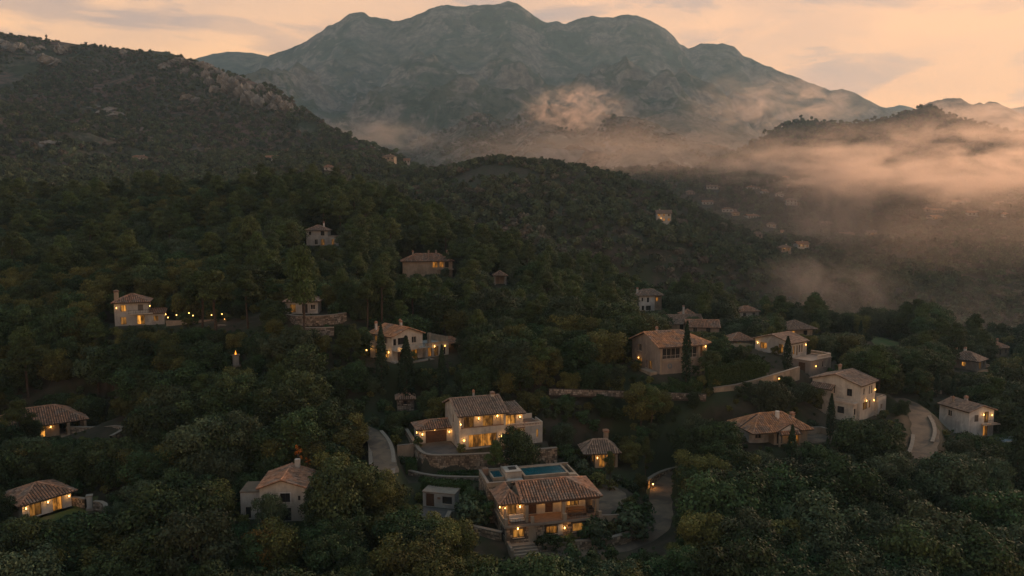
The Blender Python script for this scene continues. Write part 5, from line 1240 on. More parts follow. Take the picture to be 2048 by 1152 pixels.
h = House('T', 'house', 'tall tan house partly hidden behind a dark pine', 'house')
h.walls(0, 5.4, 0, 5.5, 0, 4.6, 'plaster_tan', {'S': [(0.5, 1.3, 2.2, 4.0, 'dark', 1), (3.2, 4.2, 2.4, 4.0, 'dark', 2)]}); h.hip(-1.0, 5.6, 0, 5.5, 4.6, 6.2, 0.4, 'tile'); h.chimney(0.4, 3.0, 5.0, 7.0, 0.5, 'terracotta'); h.chimney(3.6, 3.4, 5.2, 7.0, 0.5, 'plaster_tan')
# --- blue grey paved terraces at the right edge
S['tp'] = site(2012, 884, 132, 10)
h = House('tp', 'pool_terrace', 'blue grey paved terraces stepping down at the edge of the wood', 'terrace')
h.box('paving', 'blue_pave', (0, 9, 0, 3, -2.5, 0.0)); h.box('paving', 'blue_pave', (-1.0, 9, -4.0, -0.01, -4.0, -1.6)); h.box('paving', 'blue_pave', (2.4, 9, -9.5, -4.01, -6.0, -3.6)); h.box('stair_wall', 'terracotta', (-1.4, -1.01, -3.6, -0.02, -4.0, -1.2)); h.box('coping', 'coping', (-0.1, 9, -0.35, -0.02, 0.002, 0.12), (2.2, 9, -4.4, -4.02, -3.598, -3.45))
# --- lamps by the roads
post_lamp(1306, 968, 120, 'bright lamp on the wall at the driveway bend', 30.0, 1.0)
post_lamp(1558, 757, 143, 'lamp on the curved plaster garden wall', 8.0, 1.0)
post_lamp(1344, 880, 134, 'tiny lamp among the dark trees right of the pavilion', 0.6, 1.2)
post_lamp(733, 700, 150, 'small lamp beside the left wall of the grey villa', 4.0, 1.5)
post_lamp(1857, 782, 160, 'dim lamp on the low wall at the road bend', 4.0, 1.0)
stone_wall('road_wall', 'stone parapet along the outer side of the gravel road', [P(1864, 884, 130), P(1872, 868, 133), P(1868, 848, 138), P(1858, 832, 142)], 0.7, 'stone')
stone_wall('road_wall', 'stone parapet along the inner side of the gravel road', [P(1818, 905, 126.5), P(1826, 886, 130), P(1826, 870, 133.5)], 0.8, 'stone')
plain_wall('gate_wall', 'curved pale gate wall behind the two cypresses', [P(1838, 778, 160), P(1850, 776, 160), P(1865, 777, 160), P(1884, 783, 159)], 1.6, 'plaster_pink')
# ridge marks on the left mountain
for px, py, hp, lb, nm in ((93, 82, 12, 'thin dark mast on the crest of the left mountain', 'mast'), (172, 91, 5, 'small dark cairn on the crest of the left mountain', 'cairn')):
    x = P(px, py, 1150)[0]; y = float(np.interp(x, H_left.w[:, 0], H_left.w[:, 1])); z = float(H_left.z(np.array([x]), np.array([y]))[0]); sc = y / F
    e = new_obj(nm, None); e.location = (x, y, z); tag(e, lb, nm)
    m = MB(); m.tube((0, 0, -2), (0, 0, hp * sc), 0.9 if nm == 'mast' else 2.2, 0.5 if nm == 'mast' else 1.6, 7); m.build('pole' if nm == 'mast' else 'stone_pile', M['metal' if nm == 'mast' else 'rock'], e)
    m = MB(); m.box(-1.4, 1.4, -1, 1, hp * sc * 0.55, hp * sc * 0.8) if nm == 'mast' else m.box(-2.4, 2.0, -1.6, 1.6, hp * sc * 0.9, hp * sc * 1.1); m.build('box' if nm == 'mast' else 'cap_stone', M['metal' if nm == 'mast' else 'rock'], e)
FARHOUSES = []   # kept free of trees when the far woods are planted
# --- far houses: place where the line of sight meets the slope
far = [  # pixel x, base y, width px, storeys, lit, label
 (1331,444,36,2,2,'two storey villa with four lit windows on the flank of the middle hill'),
 (1457,424,26,1,0,'far villa with reddish roof beside the middle hill'),(1474,433,18,1,1,'small far house with one warm window below the reddish roof'),(1512,438,32,1,0,'long low far house in the shade of the valley'),
 (1545,455,22,1,1,'far cottage with one glowing gable window'),(1568,470,12,1,1,'tiny far hut with an orange light'),(1517,475,24,1,0,'pale far cottage low on the valley side'),(1577,504,28,1,2,'low far villa with a lit window and dark neighbour'),
 (1611,496,32,1,2,'far villa with one lit window just above the low villa'),(1698,476,32,1,1,'broad far house with a single warm light in mid valley'),(1748,472,26,1,2,'far house with small orange lights beside the broad one'),
 (1586,412,28,2,0,'far house with pale chimney under the misty village'),(1561,394,20,1,0,'far white house at the edge of the misty village'),(1506,380,24,1,0,'faint row house at the start of the misty village'),(1534,388,18,1,0,'small faint house below the row house'),
 (1548,368,24,1,0,'faint long roofed house in the misty village'),(1574,360,18,1,0,'small pale house high in the misty village'),(1596,357,18,1,1,'topmost village house with one yellow light'),(1587,377,20,1,0,'pale square house inside the misty village'),(1614,364,18,1,0,'faint house at the upper edge of the village'),
 (1426,378,26,1,0,'faint roofs of a far farm in the mist'),(1384,390,22,1,0,'faintest far house at the foot of the misty slope'),(1418,411,26,1,0,'blurred far villa behind the middle hill'),(1657,452,32,1,0,'greyish far villa hidden by a mist column'),
 (1875,375,20,1,1,'far hillside house with a lamp in the mist bank'),(1994,366,28,1,0,'pale far house right under the mist bank'),(1888,395,24,1,0,'low grey far house on the misty slope'),(1917,410,24,1,1,'far villa with one light among dim roofs'),(1936,406,18,1,1,'narrow far house with a bright lamp'),
 (2003,412,32,1,2,'far villa with two bright yellow windows'),(1884,426,38,1,0,'wide grey far villa above a lit one'),(1881,441,32,1,2,'far villa with a row of small lights below the wide grey one'),(1950,433,28,1,0,'tan far house between dark trees'),(2016,434,20,1,1,'far cottage with an orange glow'),(1859,424,14,1,0,'tiny pale far outbuilding'),
 (281,322,38,1,0,'low white house on the slope of the left mountain'),(545,322,30,1,0,'pale blue far house at the end of the mountain road'),(780,321,30,1,0,'white far house on the lower right slope of the mountain'),(815,327,14,1,0,'small tan far house beside the white slope house'),(660,342,24,1,0,'tan far pergola house above the dark wood'),
]
fr = random.Random(3)
for i, (px, py, wp, stn_, lit_, lb) in enumerate(far):
    p = hit(px - wp / 2, py, 360)
    if p is None: continue
    s_ = p[1] / F * 0.8; w = wp * s_; dpt = max(5.0, w * 0.6); yaw = fr.uniform(-12, 22)
    k = 'far%d' % i
    S[k] = dict(o=p, yaw=math.radians(yaw), c=math.cos(math.radians(yaw)), s=math.sin(math.radians(yaw)))
    cxy = w2(S[k], w / 2, dpt / 2)
    FARHOUSES.append((cxy[0], cxy[1], max(w, dpt) * 0.65 + 2))
    hh = 3.0 * stn_ + fr.uniform(-0.2, 0.4)
    h = House(k, 'far_house', lb, 'house', 'houses far across the valley' if px > 1300 else 'houses on the mountain slope')
    nw = max(2, int(w / 3.2)); ops = []
    for f_ in range(stn_):
        for j in range(nw):
            a = w * (j + 0.5) / nw; kd = 'lit' if (lit_ > 0 and (j + f_) % nw in ((1, nw - 1) if lit_ > 1 else (1,))) else 'dark'
            ops.append((a - 0.7, a + 0.7, 3.0 * f_ + 0.7, 3.0 * f_ + 2.3, kd, 1))
    h.walls(0, w, 0, dpt, 0, hh, fr.choice(('plaster_grey', 'plaster_pink', 'plaster_grey', 'plaster_tan')), {'S': ops}, deep=4)
    if fr.random() < 0.6: h.hip(0, w, 0, dpt, hh, hh + 1.8, 0.6, fr.choice(('tile', 'tile_grey')))
    else: h.gable_x(0, w, 0, dpt, hh, hh + 1.8, dpt / 2, 0.6, 0.4, fr.choice(('tile', 'tile_grey', 'tile_orange')))
    if fr.random() < 0.7: h.chimney(w * fr.uniform(0.2, 0.8), dpt * 0.6, hh + 0.5, hh + 2.4, 0.8, 'plaster')
    if w > 11:
        h.walls(w + 0.01, w + 4.5, 0.8, dpt * 0.8, 0, 2.6, 'plaster_tan', {'S': [(1.2, 2.6, 0.6, 2.0, 'dark', 1)]}, deep=4); h.roof([[(w - 0.1, 0.3, 2.6), (w + 5, 0.3, 2.6), (w + 5, dpt * 0.9, 3.5), (w - 0.1, dpt * 0.9, 3.5)]], 'tile')
    if lit_: h.lamp(w * 0.3, 0, 2.4, 0, -1, 6.0 * lit_, 0.2)

# ------------------------------------------------------------------ vegetation
def leaf_cards(name, pts, nrm, size, mat, tint, asp=0.62, spread=0.9, seed=0):
    r = np.random.default_rng(seed)
    n = len(pts)
    nn = nrm + spread * r.normal(size=(n, 3)); nn /= np.linalg.norm(nn, axis=1)[:, None] + 1e-9
    u = np.cross(nn, r.normal(size=(n, 3))); u /= np.linalg.norm(u, axis=1)[:, None] + 1e-9
    w = np.cross(nn, u)
    s = np.asarray(size).reshape(-1, 1) * np.ones((n, 1))
    v = np.stack([pts - u * s, pts - w * s * asp, pts + u * s, pts + w * s * asp], 1).reshape(-1, 3)
    f = np.arange(4 * n).reshape(-1, 4)
    return mesh_from(name, v, f, mat, tint)
def crown_points(lobes, n, r, flat=1.0, inner=0.72, low=-0.55):
    lobes = np.asarray(lobes); wgt = lobes[:, 3] ** 2; wgt /= wgt.sum()
    k = r.choice(len(lobes), n, p=wgt)
    d = r.normal(size=(n, 3)); d /= np.linalg.norm(d, axis=1)[:, None]
    d[:, 2] = np.where(d[:, 2] < low, -d[:, 2], d[:, 2])
    rad = lobes[k, 3] * r.uniform(inner, 1.06, n) * (1 + 0.12 * r.normal(size=n))
    p = lobes[k, :3] + d * rad[:, None] * np.array((1, 1, flat))
    tl = r.uniform(0.1, 0.8, len(lobes))[k] * 0.55 + r.uniform(0, 1, n) * 0.35 + np.where(r.uniform(0, 1, n) > 0.8, 0.6, 0.0)  # a random share of leaves is painted lighter, as highlights on the crown
    return p, d, tl
def broadleaf(seed, H=7.0, R=3.5, n=2600, s=0.27, nl=18, mat='leaf_dark', low=0.24):
    r = np.random.default_rng(seed)
    lobes = []
    for i in range(nl):
        t = (i + r.uniform(0, 1)) / nl
        a = i * 2.4 + r.uniform(-0.5, 0.5)
        zz = low + (0.92 - low) * t
        env = math.sin(math.pi * min(1, 0.22 + 0.72 * (1 - t))) ** 0.7
        rr = R * env * r.uniform(0.45, 0.82)
        lobes.append((rr * math.cos(a), rr * math.sin(a), H * (zz - 0.06), R * r.uniform(0.26, 0.42)))
    lobes.append((0, 0, H * 0.62, R * 0.55)); lobes.append((r.uniform(-.4, .4), r.uniform(-.4, .4), H * 0.82, R * 0.33))
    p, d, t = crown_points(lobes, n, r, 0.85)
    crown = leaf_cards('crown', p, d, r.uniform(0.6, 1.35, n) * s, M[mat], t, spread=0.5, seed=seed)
    tm = MB(); tm.tube((0, 0, -1.2), (0.1, 0.05, H * 0.3), 0.22, 0.15, 7); tm.tube((0.1, 0.05, H * 0.3), (0, 0, H * 0.62), 0.15, 0.07, 6)
    for i in range(0, nl, 3):
        l = lobes[i]; tm.tube((0.08, 0.04, H * r.uniform(0.2, 0.42)), tuple(l[:3]), 0.08, 0.03, 5)
    return crown, tm
def pine(seed, H=11.0, R=3.3, n=2600, s=0.30, mat='leaf_pine'):
    r = np.random.default_rng(seed)
    lobes = []
    for i in range(20):
        a = i * 2.4 + r.uniform(-0.7, 0.7)
        t = r.uniform(0, 1) ** 0.8
        rr = R * (0.85 - 0.6 * t ** 1.8) * r.uniform(0.25, 1.05)
        lobes.append((rr * math.cos(a), rr * math.sin(a), H * (0.46 + 0.46 * t + r.uniform(-0.05, 0.04)), R * r.uniform(0.22, 0.42)))
    lobes.append((0, 0, H * 0.93, R * 0.34)); lobes.append((0.3, 0.2, H * 0.72, R * 0.5))
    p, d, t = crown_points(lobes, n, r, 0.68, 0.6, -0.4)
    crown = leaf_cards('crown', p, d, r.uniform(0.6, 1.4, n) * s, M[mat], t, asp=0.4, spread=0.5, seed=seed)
    tm = MB(); b = (r.uniform(-.6, .6), r.uniform(-.6, .6), H * 0.5)
    tm.tube((0, 0, -1.2), b, 0.24, 0.17, 7); tm.tube(b, (0, 0, H * 0.93), 0.17, 0.05, 6)
    for i in range(0, len(lobes) - 1, 2):
        l = lobes[i]; tm.tube((b[0] * .6, b[1] * .6, l[2] - 0.7), tuple(l[:3]), 0.07, 0.03, 4)
    return crown, tm
def cypress(seed, H=9.0, R=0.75, n=2400, s=0.15, mat='leaf_cypress'):
    r = np.random.default_rng(seed)
    t = r.uniform(0, 1, n) ** 0.8; a = r.uniform(0, 2 * math.pi, n)
    prof = R * np.clip(np.sin(np.pi * np.clip(0.16 + 0.84 * t, 0, 1)) ** 0.55, 0, 1) * (1 - 0.55 * t ** 2.2)
    prof *= (1 + 0.16 * np.sin(a * 5 + t * 20) + 0.10 * r.normal(size=n))
    rad = prof * r.uniform(0.75, 1.03, n)
    p = np.stack([rad * np.cos(a), rad * np.sin(a), 0.7 + t * (H - 0.7)], -1)
    d = np.stack([np.cos(a), np.sin(a), np.full(n, 0.5)], -1)
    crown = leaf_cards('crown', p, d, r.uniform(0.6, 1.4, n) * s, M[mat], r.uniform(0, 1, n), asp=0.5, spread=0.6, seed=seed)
    tm = MB(); tm.tube((0, 0, -1.2), (0, 0, H * 0.8), 0.14, 0.05, 7)
    return crown, tm
def lowpoly(seed, R=3.2, H=5.0, n=130, s=0.8, mat='far_leaf'):
    r = np.random.default_rng(seed)
    lobes = [(r.uniform(-.45, .45) * R, r.uniform(-.45, .45) * R, H * r.uniform(0.32, 0.72), R * r.uniform(0.32, 0.55)) for _ in range(7)] + [(0, 0, H * 0.5, R * 0.6)]
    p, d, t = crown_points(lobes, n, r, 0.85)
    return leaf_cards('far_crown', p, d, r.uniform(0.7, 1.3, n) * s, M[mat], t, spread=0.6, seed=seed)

PRO = {}
for i, (mt, hh, rr) in enumerate([('leaf_dark', 7.2, 3.7), ('leaf_dark', 6.4, 3.9), ('leaf_dark', 8.0, 3.5), ('leaf_olive', 6.6, 3.5), ('leaf_olive', 7.4, 3.3), ('leaf_grey', 6.8, 3.6), ('leaf_grey', 7.6, 3.4), ('leaf_dark', 5.6, 3.3)]):
    PRO['broad%d' % i] = (*broadleaf(100 + i, hh, rr, 8500, 0.150, 16 + i % 4 * 2, mt), hh, rr, mt)
for i in range(3):
    PRO['pine%d' % i] = (*pine(200 + i, 10.5 + i * 0.8, 3.2 + 0.3 * (i % 2), 7500, 0.185), 10.5 + i * 0.8, 3.4, 'leaf_pine')
for i in range(2):
    PRO['cyp%d' % i] = (*cypress(300 + i, 9.0, 0.72 + .08 * i), 9.0, 0.8, 'leaf_cypress')
PRO['rust'] = (*broadleaf(150, 4.6, 2.2, 5200, 0.11, 16, 'leaf_rust', 0.12), 4.6, 2.4, 'leaf_rust')
PRO['shrub0'] = (*broadleaf(160, 2.0, 1.2, 900, 0.14, 9, 'leaf_dark', 0.1), 2.0, 1.2, 'leaf_dark')
PRO['shrub1'] = (*broadleaf(161, 1.8, 1.1, 900, 0.13, 9, 'leaf_olive', 0.1), 1.8, 1.1, 'leaf_olive')
PRO['shrub2'] = (*broadleaf(162, 1.5, 1.2, 900, 0.13, 9, 'leaf_grey', 0.1), 1.5, 1.2, 'leaf_grey')
for k, q in PRO.items():      # one trunk mesh per kind, shared by its copies
    tm = q[1]; me = bpy.data.meshes.new('trunk'); me.from_pydata(tm.v, [], tm.f); me.materials.append(M['bark'])
    PRO[k] = (q[0], me) + q[2:]

def plant(kind, x, y, sc, rot, name, label, cat, group=None, z=None, scz=None):
    q = PRO[kind]
    e = new_obj(name, None)
    e.location = (x, y, float(near_ground(np.array([x]), np.array([y]))[0]) if z is None else z)
    e.rotation_euler = (0, 0, rot); e.scale = (sc, sc, scz or sc)
    tag(e, label, cat, group)
    new_obj('trunk', q[1], e); new_obj('crown', q[0], e)
    return e

# views of the houses that the wood leaves open: (x0, y0, x1, y1, distance)
CLEAR = [(755,655,772,745,143),(805,675,822,757,142),(876,692,892,768,143),(1365,645,1380,760,140),(1568,675,1582,738,150),(1652,790,1668,880,127),(1577,852,1590,912,117),(2026,845,2042,945,121),(1866,738,1880,795,157),(1898,752,1912,800,157),
 (955,925,1215,1112,97),(980,1085,1250,1118,95),(1240,1075,1320,1108,98),(820,785,1100,912,121),(820,895,1110,948,119),(820,940,960,975,114),(845,980,925,1030,104),(1225,965,1300,1010,112),(1290,1035,1348,1085,104),(1296,990,1348,1040,112),(1296,952,1345,995,119),(1160,850,1240,936,123),
 (1245,655,1435,750,143),(1425,705,1525,755,143),(1105,776,1240,790,137),(1545,738,1600,760,142),(1510,660,1650,750,157),(1605,732,1800,840,138),(1485,820,1660,890,124),(1905,785,2010,868,142),(1820,822,1882,905,122),
 (740,640,915,735,150),(845,672,915,722,160),(740,872,795,940,112),(215,578,335,655,172),(330,625,520,655,168),(570,598,695,650,160),(610,445,675,490,243),(802,502,912,548,240),(988,538,1016,568,235),(1276,588,1330,622,262),
 (1340,625,1445,664,222),(1478,614,1528,634,268),(1570,640,1640,672,250),(1460,668,1512,692,198),(1902,702,1978,746,214),(1990,682,2026,716,262),(85,815,255,875,137),(40,958,215,1030,108),(505,932,612,1044,99),(474,972,520,1000,99),
 (458,698,484,734,148),(790,785,834,822,139),(1730,665,1800,692,245),(2020,862,2048,900,125),(555,895,590,940,100),(430,615,520,660,168),(510,1085,610,1140,88),(60,1000,215,1032,104),(1660,640,1800,668,262)]
def free_of_views(x, y, z, h, r):
    u0, v1 = project((x, y, z + 0.8)); u1, v0 = project((x, y, z + h))
    rp = r * F / y * 0.8
    for a, b, c, d, Y in CLEAR:
        if y < Y + 1 and u0 + rp > a and u0 - rp < c and v1 > b and v0 + 2 < d: return False
    return True
def site_gap(x, y):
    """distance to the nearest house, court, road or garden wall"""
    g_ = np.full(x.shape, 1e9)
    for poly in FOOT: g_ = np.minimum(g_, _poly_sd(poly, x, y))
    for pa, hw in [(np.array(p)[:, :2], q) for p, q, m in PATHS] + [(w, 0.3) for w in WLINES]:
        for i in range(len(pa) - 1):
            ex, ey = pa[i + 1] - pa[i]
            t = np.clip(((x - pa[i][0]) * ex + (y - pa[i][1]) * ey) / (ex * ex + ey * ey + 1e-9), 0, 1)
            g_ = np.minimum(g_, np.hypot(x - pa[i][0] - t * ex, y - pa[i][1] - t * ey) - hw)
    return g_
def off_sites(x, y, extra=0.8):
    return site_gap(x, y) > extra
def scatter(y0, y1, sp, side=1.15, extra=40, seed=1):
    r = np.random.default_rng(seed); xs = []; ys = []
    y = y0
    while y < y1:
        hw = 0.69 * y * side + extra
        x = np.arange(-hw, hw, sp)
        xs.append(x + r.uniform(-0.46, 0.46, len(x)) * sp); ys.append(y + r.uniform(-0.46, 0.46, len(x)) * sp)
        y += sp * 0.9
    return np.concatenate(xs), np.concatenate(ys)
tx_, ty_ = scatter(58, 345, 4.4, 1.05, 12, 5)
gap_ = site_gap(tx_, ty_)
ok = gap_ > 1.0
tx_, ty_, gap_ = tx_[ok], ty_[ok], gap_[ok]
tz_ = near_ground(tx_, ty_)
pn = fbm(tx_, ty_, 45, 3, 77); hn = fbm(tx_, ty_, 60, 2, 99)
trees = []
tr = random.Random(31)
for x, y, z, p_, h_, gp in zip(tx_, ty_, tz_, pn, hn, gap_):
    u, v = project((x, y, z + 4))
    inp = 480 < u < 1250 and 380 < v < 640
    ispine = tr.random() < (0.42 if inp else 0.08) and y > 125
    if ispine: k = 'pine%d' % tr.randrange(3); sc = tr.uniform(0.72, 1.15) * (1.2 if y > 200 else 1.0)
    else:
        w_ = tr.random() + 0.5 * h_
        k = 'broad%d' % (tr.choice((3, 4)) if w_ < 0.24 else (tr.choice((5, 6)) if w_ > 0.86 else tr.choice((0, 1, 2, 7))))
        sc = tr.choice((0.7, 0.9, 1.0, 1.15, 1.4)) * tr.uniform(0.88, 1.1) * (1.0 + 0.18 * p_)
    if y > 230: sc *= 1.05
    q = PRO[k]; hit_ = False
    if k in ('broad3', 'broad4'): sc = min(sc, 1.05)
    if not ispine: sc = min(sc, gp / (q[3] * 0.72))
    if sc < 0.28: continue
    for f_ in (1.0, 0.85, 0.7, 0.55, 0.42, 0.3):
        if free_of_views(x, y, z, q[2] * sc * f_, q[3] * sc * f_):
            if f_ < 0.7 and ispine: k = 'broad7'
            sc *= f_; hit_ = True; break
    if not hit_:
        if tr.random() < 0.5 and free_of_views(x, y, z, 0.8, 0.8): k = 'shrub%d' % tr.randrange(3); sc = tr.uniform(0.4, 0.6)
        else: continue
    q = PRO[k]
    vis = 1 if (-60 < u < 2108 and v < 1290) else 0
    trees.append((q[3] * sc / y * vis, k, x, y, z, sc, tr.uniform(0, 6.28)))
trees.sort(key=lambda t: -t[0])
NAMED = {'A': 'stone villa', 'B': 'cream villa', 'C': 'pinkish villa', 'D': 'white villa', 'E': 'large pale house', 'F': 'ochre roofed house', 'G': 'white gabled house', 'H': 'cypress villa', 'I': 'brown roofed villa',
         'J': 'round terrace cottage', 'K': 'lone pinewood house', 'L': 'many chimneyed villa', 'N': 'white narrow house', 'O': 'rambling farmhouse', 'Q': 'tent roofed house', 'S': 'pyramid roofed house', 'T': 'tall tan house',
         'U': 'porch villa', 'V': 'white low house', 'W': 'rocky yard house', 'X': 'garden pavilion', 'Y': 'white bank garage', 'Z': 'little tower'}
nk = list(NAMED); nxy = np.array([S[k]['o'][:2] for k in nk])
def where(x, y):
    d = np.hypot(nxy[:, 0] - x, nxy[:, 1] - y); o = np.argsort(d)
    if d[o[0]] < 16: return ('below the ' if y < nxy[o[0], 1] - 2 else 'behind the ' if y > nxy[o[0], 1] + 7 else 'beside the ') + NAMED[nk[o[0]]]
    return 'between the %s and the %s' % (NAMED[nk[o[0]]], NAMED[nk[o[1]]])
lab = {'leaf_dark': ('oak_tree', 'dark green oak'), 'leaf_olive': ('olive_tree', 'yellowish green tree'), 'leaf_grey': ('holm_oak', 'grey green tree'), 'leaf_pine': ('pine_tree', 'tall layered pine')}
count = {}; rest = []
limit = dict(leaf_dark=295, leaf_olive=120, leaf_grey=120, leaf_pine=130)
for t in trees:
    k = t[1]; mt = PRO[k][4]
    if k.startswith('shrub') or t[0] <= 0 or count.get(mt, 0) >= limit[mt]: rest.append(t); continue
    count[mt] = count.get(mt, 0) + 1
    nm, lb = lab[mt]
    size = 'small ' if t[5] < 0.6 else ('large ' if t[5] > 1.1 else 'middling ')
    plant(k, t[2], t[3], t[5], t[6], nm, size + lb + ' ' + where(t[2], t[3]), 'tree', 'hillside wood: ' + nm.replace('_', ' '), z=t[4])

def instancer(name, protos, pts, scl, rot, idx, label, cat='woodland'):
    """many plants nobody could count, as one object"""
    c = bpy.data.collections.new(name + '_kinds')
    for i, me in enumerate(protos):
        o = bpy.data.objects.new('%s_kind_%03d' % (name, i), me); c.objects.link(o)
    me = bpy.data.meshes.new(name)
    me.vertices.add(len(pts)); me.vertices.foreach_set('co', np.asarray(pts, np.float32).ravel())
    a = me.attributes.new('sc', 'FLOAT', 'POINT'); a.data.foreach_set('value', np.asarray(scl, np.float32))
    a = me.attributes.new('ro', 'FLOAT', 'POINT'); a.data.foreach_set('value', np.asarray(rot, np.float32))
    a = me.attributes.new('ix', 'INT', 'POINT'); a.data.foreach_set('value', np.asarray(idx, np.int32))
    o = new_obj(name, me)
    ng = bpy.data.node_groups.new(name + '_scatter', 'GeometryNodeTree')
    ng.interface.new_socket('Geometry', in_out='INPUT', socket_type='NodeSocketGeometry'); ng.interface.new_socket('Geometry', in_out='OUTPUT', socket_type='NodeSocketGeometry')
    gi = ng.nodes.new('NodeGroupInput'); go = ng.nodes.new('NodeGroupOutput')
    ip = ng.nodes.new('GeometryNodeInstanceOnPoints'); ci = ng.nodes.new('GeometryNodeCollectionInfo')
    ci.inputs['Collection'].default_value = c; ci.inputs['Separate Children'].default_value = True; ci.inputs['Reset Children'].default_value = True
    def na(nm, ty):
        n = ng.nodes.new('GeometryNodeInputNamedAttribute'); n.data_type = ty; n.inputs['Name'].default_value = nm; return n.outputs[0]
    cx = ng.nodes.new('ShaderNodeCombineXYZ'); ng.links.new(na('ro', 'FLOAT'), cx.inputs['Z'])
    ng.links.new(gi.outputs[0], ip.inputs['Points']); ng.links.new(ci.outputs[0], ip.inputs['Instance'])
    ip.inputs['Pick Instance'].default_value = True
    ng.links.new(na('ix', 'INT'), ip.inputs['Instance Index']); ng.links.new(cx.outputs[0], ip.inputs['Rotation']); ng.links.new(na('sc', 'FLOAT'), ip.inputs['Scale'])
    ng.links.new(ip.outputs[0], go.inputs[0])
    md = o.modifiers.new('scatter', 'NODES'); md.node_group = ng
    tag(o, label, cat, kind='stuff')
    return o
kinds = sorted({t[1] for t in rest})
instancer('woodland', [PRO[k][0] for k in kinds], [(t[2], t[3], t[4]) for t in rest], [t[5] for t in rest], [t[6] for t in rest], [kinds.index(t[1]) for t in rest],
          'dense green wood covering the near hillside up to its brow')
# undergrowth on the banks between the trees
ux, uy = scatter(66, 215, 1.9, 1.0, 5, 44)
ug = site_gap(ux, uy); k = ug > 0.55
ux, uy, ug = ux[k], uy[k], ug[k]
uz = near_ground(ux, uy); ur = random.Random(9); under = []
for x, y, z, g_ in zip(ux, uy, uz, ug):
    if ur.random() < 0.4: continue
    kd = ur.choice(('shrub0', 'shrub0', 'shrub1', 'shrub2')); sc = min(ur.uniform(0.45, 1.25), g_ / 0.9)
    for f_ in (1.0, 0.6, 0.35):
        if free_of_views(x, y, z - 0.5, PRO[kd][2] * sc * f_ + 0.5, PRO[kd][3] * sc * f_ * 0.6): under.append((kd, x, y, z, sc * f_, ur.uniform(0, 6.28))); break
    else:
        if ur.random() < 0.4: under.append((kd, x, y, z, 0.25, ur.uniform(0, 6.28)))
kn = ['shrub0', 'shrub1', 'shrub2']
instancer('undergrowth', [PRO[k_][0] for k_ in kn], [t[1:4] for t in under], [t[4] for t in under], [t[5] for t in under], [kn.index(t[0]) for t in under], 'low shrubs and brambles covering the ground between trees', 'undergrowth')

# ------------------------------------------------------------------ single trees, cypresses, bushes and hedges
def stand(kind, px, py, Y, hpx, name, label, cat, group=None, wide=1.0, rot=None):
    p = P(px, py, Y); gz = float(near_ground(p[:1], p[1:2])[0]); q = PRO[kind]
    top = P(px, py - hpx, Y)[2]; sc = (top - gz) / q[2]
    return plant(kind, p[0], p[1], sc * wide, rnd.uniform(0, 6.28) if rot is None else rot, name, label, cat, group, z=gz, scz=sc)
for i, (px, py, Y, hp, w, lb) in enumerate([(1372, 765, 140, 122, 0.85, 'tallest slender cypress before the pinkish villa loggia'), (1574, 742, 150, 70, 1.25, 'stout cypress at the corner of the white villa'),
   (763, 748, 143.5, 98, 0.95, 'cypress before the left wall of the grey villa'), (813, 762, 142, 90, 1.1, 'middle cypress of the three by the grey villa'), (884, 772, 143, 82, 0.95, 'cypress at the terrace end of the grey villa'),
   (1873, 797, 157, 62, 1.15, 'larger cypress of the pair behind the gravel road'), (1905, 803, 157, 52, 1.15, 'smaller cypress of the pair behind the gravel road'), (1660, 885, 127, 98, 0.9, 'cypress in front of the large pale house'),
   (1583, 920, 117, 70, 1.1, 'cypress before the porch of the ochre roofed house'), (2034, 950, 121, 108, 1.0, 'cypress beside the blue grey terraces'), (1653, 925, 121, 50, 1.1, 'young cypress below the terrace of the ochre roofed house'),
   (1721, 672, 252, 32, 1.1, 'far cypress beside the hill lawn'), (1921, 728, 235, 30, 1.1, 'far cypress left of the pyramid roofed house'), (2021, 720, 255, 32, 1.1, 'far cypress before the tall tan house')]):
    stand('cyp%d' % (i % 2), px, py, Y, hp, 'cypress', lb, 'cypress', wide=w * 1.15)
stand('broad1', 1041, 904, 114.6, 45, 'garden_tree', 'round garden tree on the lawn hiding the cream villa wing', 'tree', wide=0.72)
stand('pine1', 990, 926, 112.2, 46, 'garden_tree', 'small dark conifer on the lawn before the cream villa', 'tree', wide=0.85)
stand('broad5', 541, 1042, 97, 58, 'garden_tree', 'grey green tree against the wall of the pale two storey house', 'tree', wide=0.66)
stand('broad0', 636, 1045, 99, 78, 'garden_tree', 'dark tree leaning at the right corner of the pale two storey house', 'tree', wide=0.7)
stand('rust', 541, 1118, 90, 70, 'autumn_bush', 'rusty yellow bush in the rocky yard', 'bush', wide=1.1)
stand('pine0', 1218, 1000, 113, 98, 'garden_tree', 'slender pine between the pavilion and the patio', 'tree', wide=0.55)
stand('pine2', 1291, 978, 117.5, 105, 'garden_tree', 'thin tall pine at the driveway bend', 'tree', wide=0.55)
stand('pine1', 606, 655, 150, 165, 'pine_tree', 'big spreading pine with forked trunk before the round terrace', 'pine', wide=0.7)
for i, (px, Y, hp) in enumerate(((845, 166, 0),)): pass
for px, py, Y, hp in ((404, 668, 163, 128), (435, 680, 160, 140), (497, 672, 162, 132), (380, 645, 178, 110)): stand('pine%d' % (px % 3), px, py, Y, hp, 'pine_tree', 'dark umbrella pine with bare trunk in front of the lamp lit terrace', 'pine', 'terrace pines')
for px, py, Y, hp, w, kd in ((1045, 1150, 89, 34, 1, 'shrub0'), (1080, 1148, 89.5, 36, 1, 'shrub0'), (1112, 1145, 90, 34, 1, 'shrub0'), (1146, 1140, 90.5, 46, 1.0, 'shrub0'), (1185, 1138, 91, 40, 1.0, 'shrub0'), (1222, 1130, 92, 38, 1.0, 'shrub0')):
    stand(kd, px, py, Y, hp, 'round_bush', 'clipped round bush along the front drive of the stone villa', 'bush', 'bushes along the drive', w)
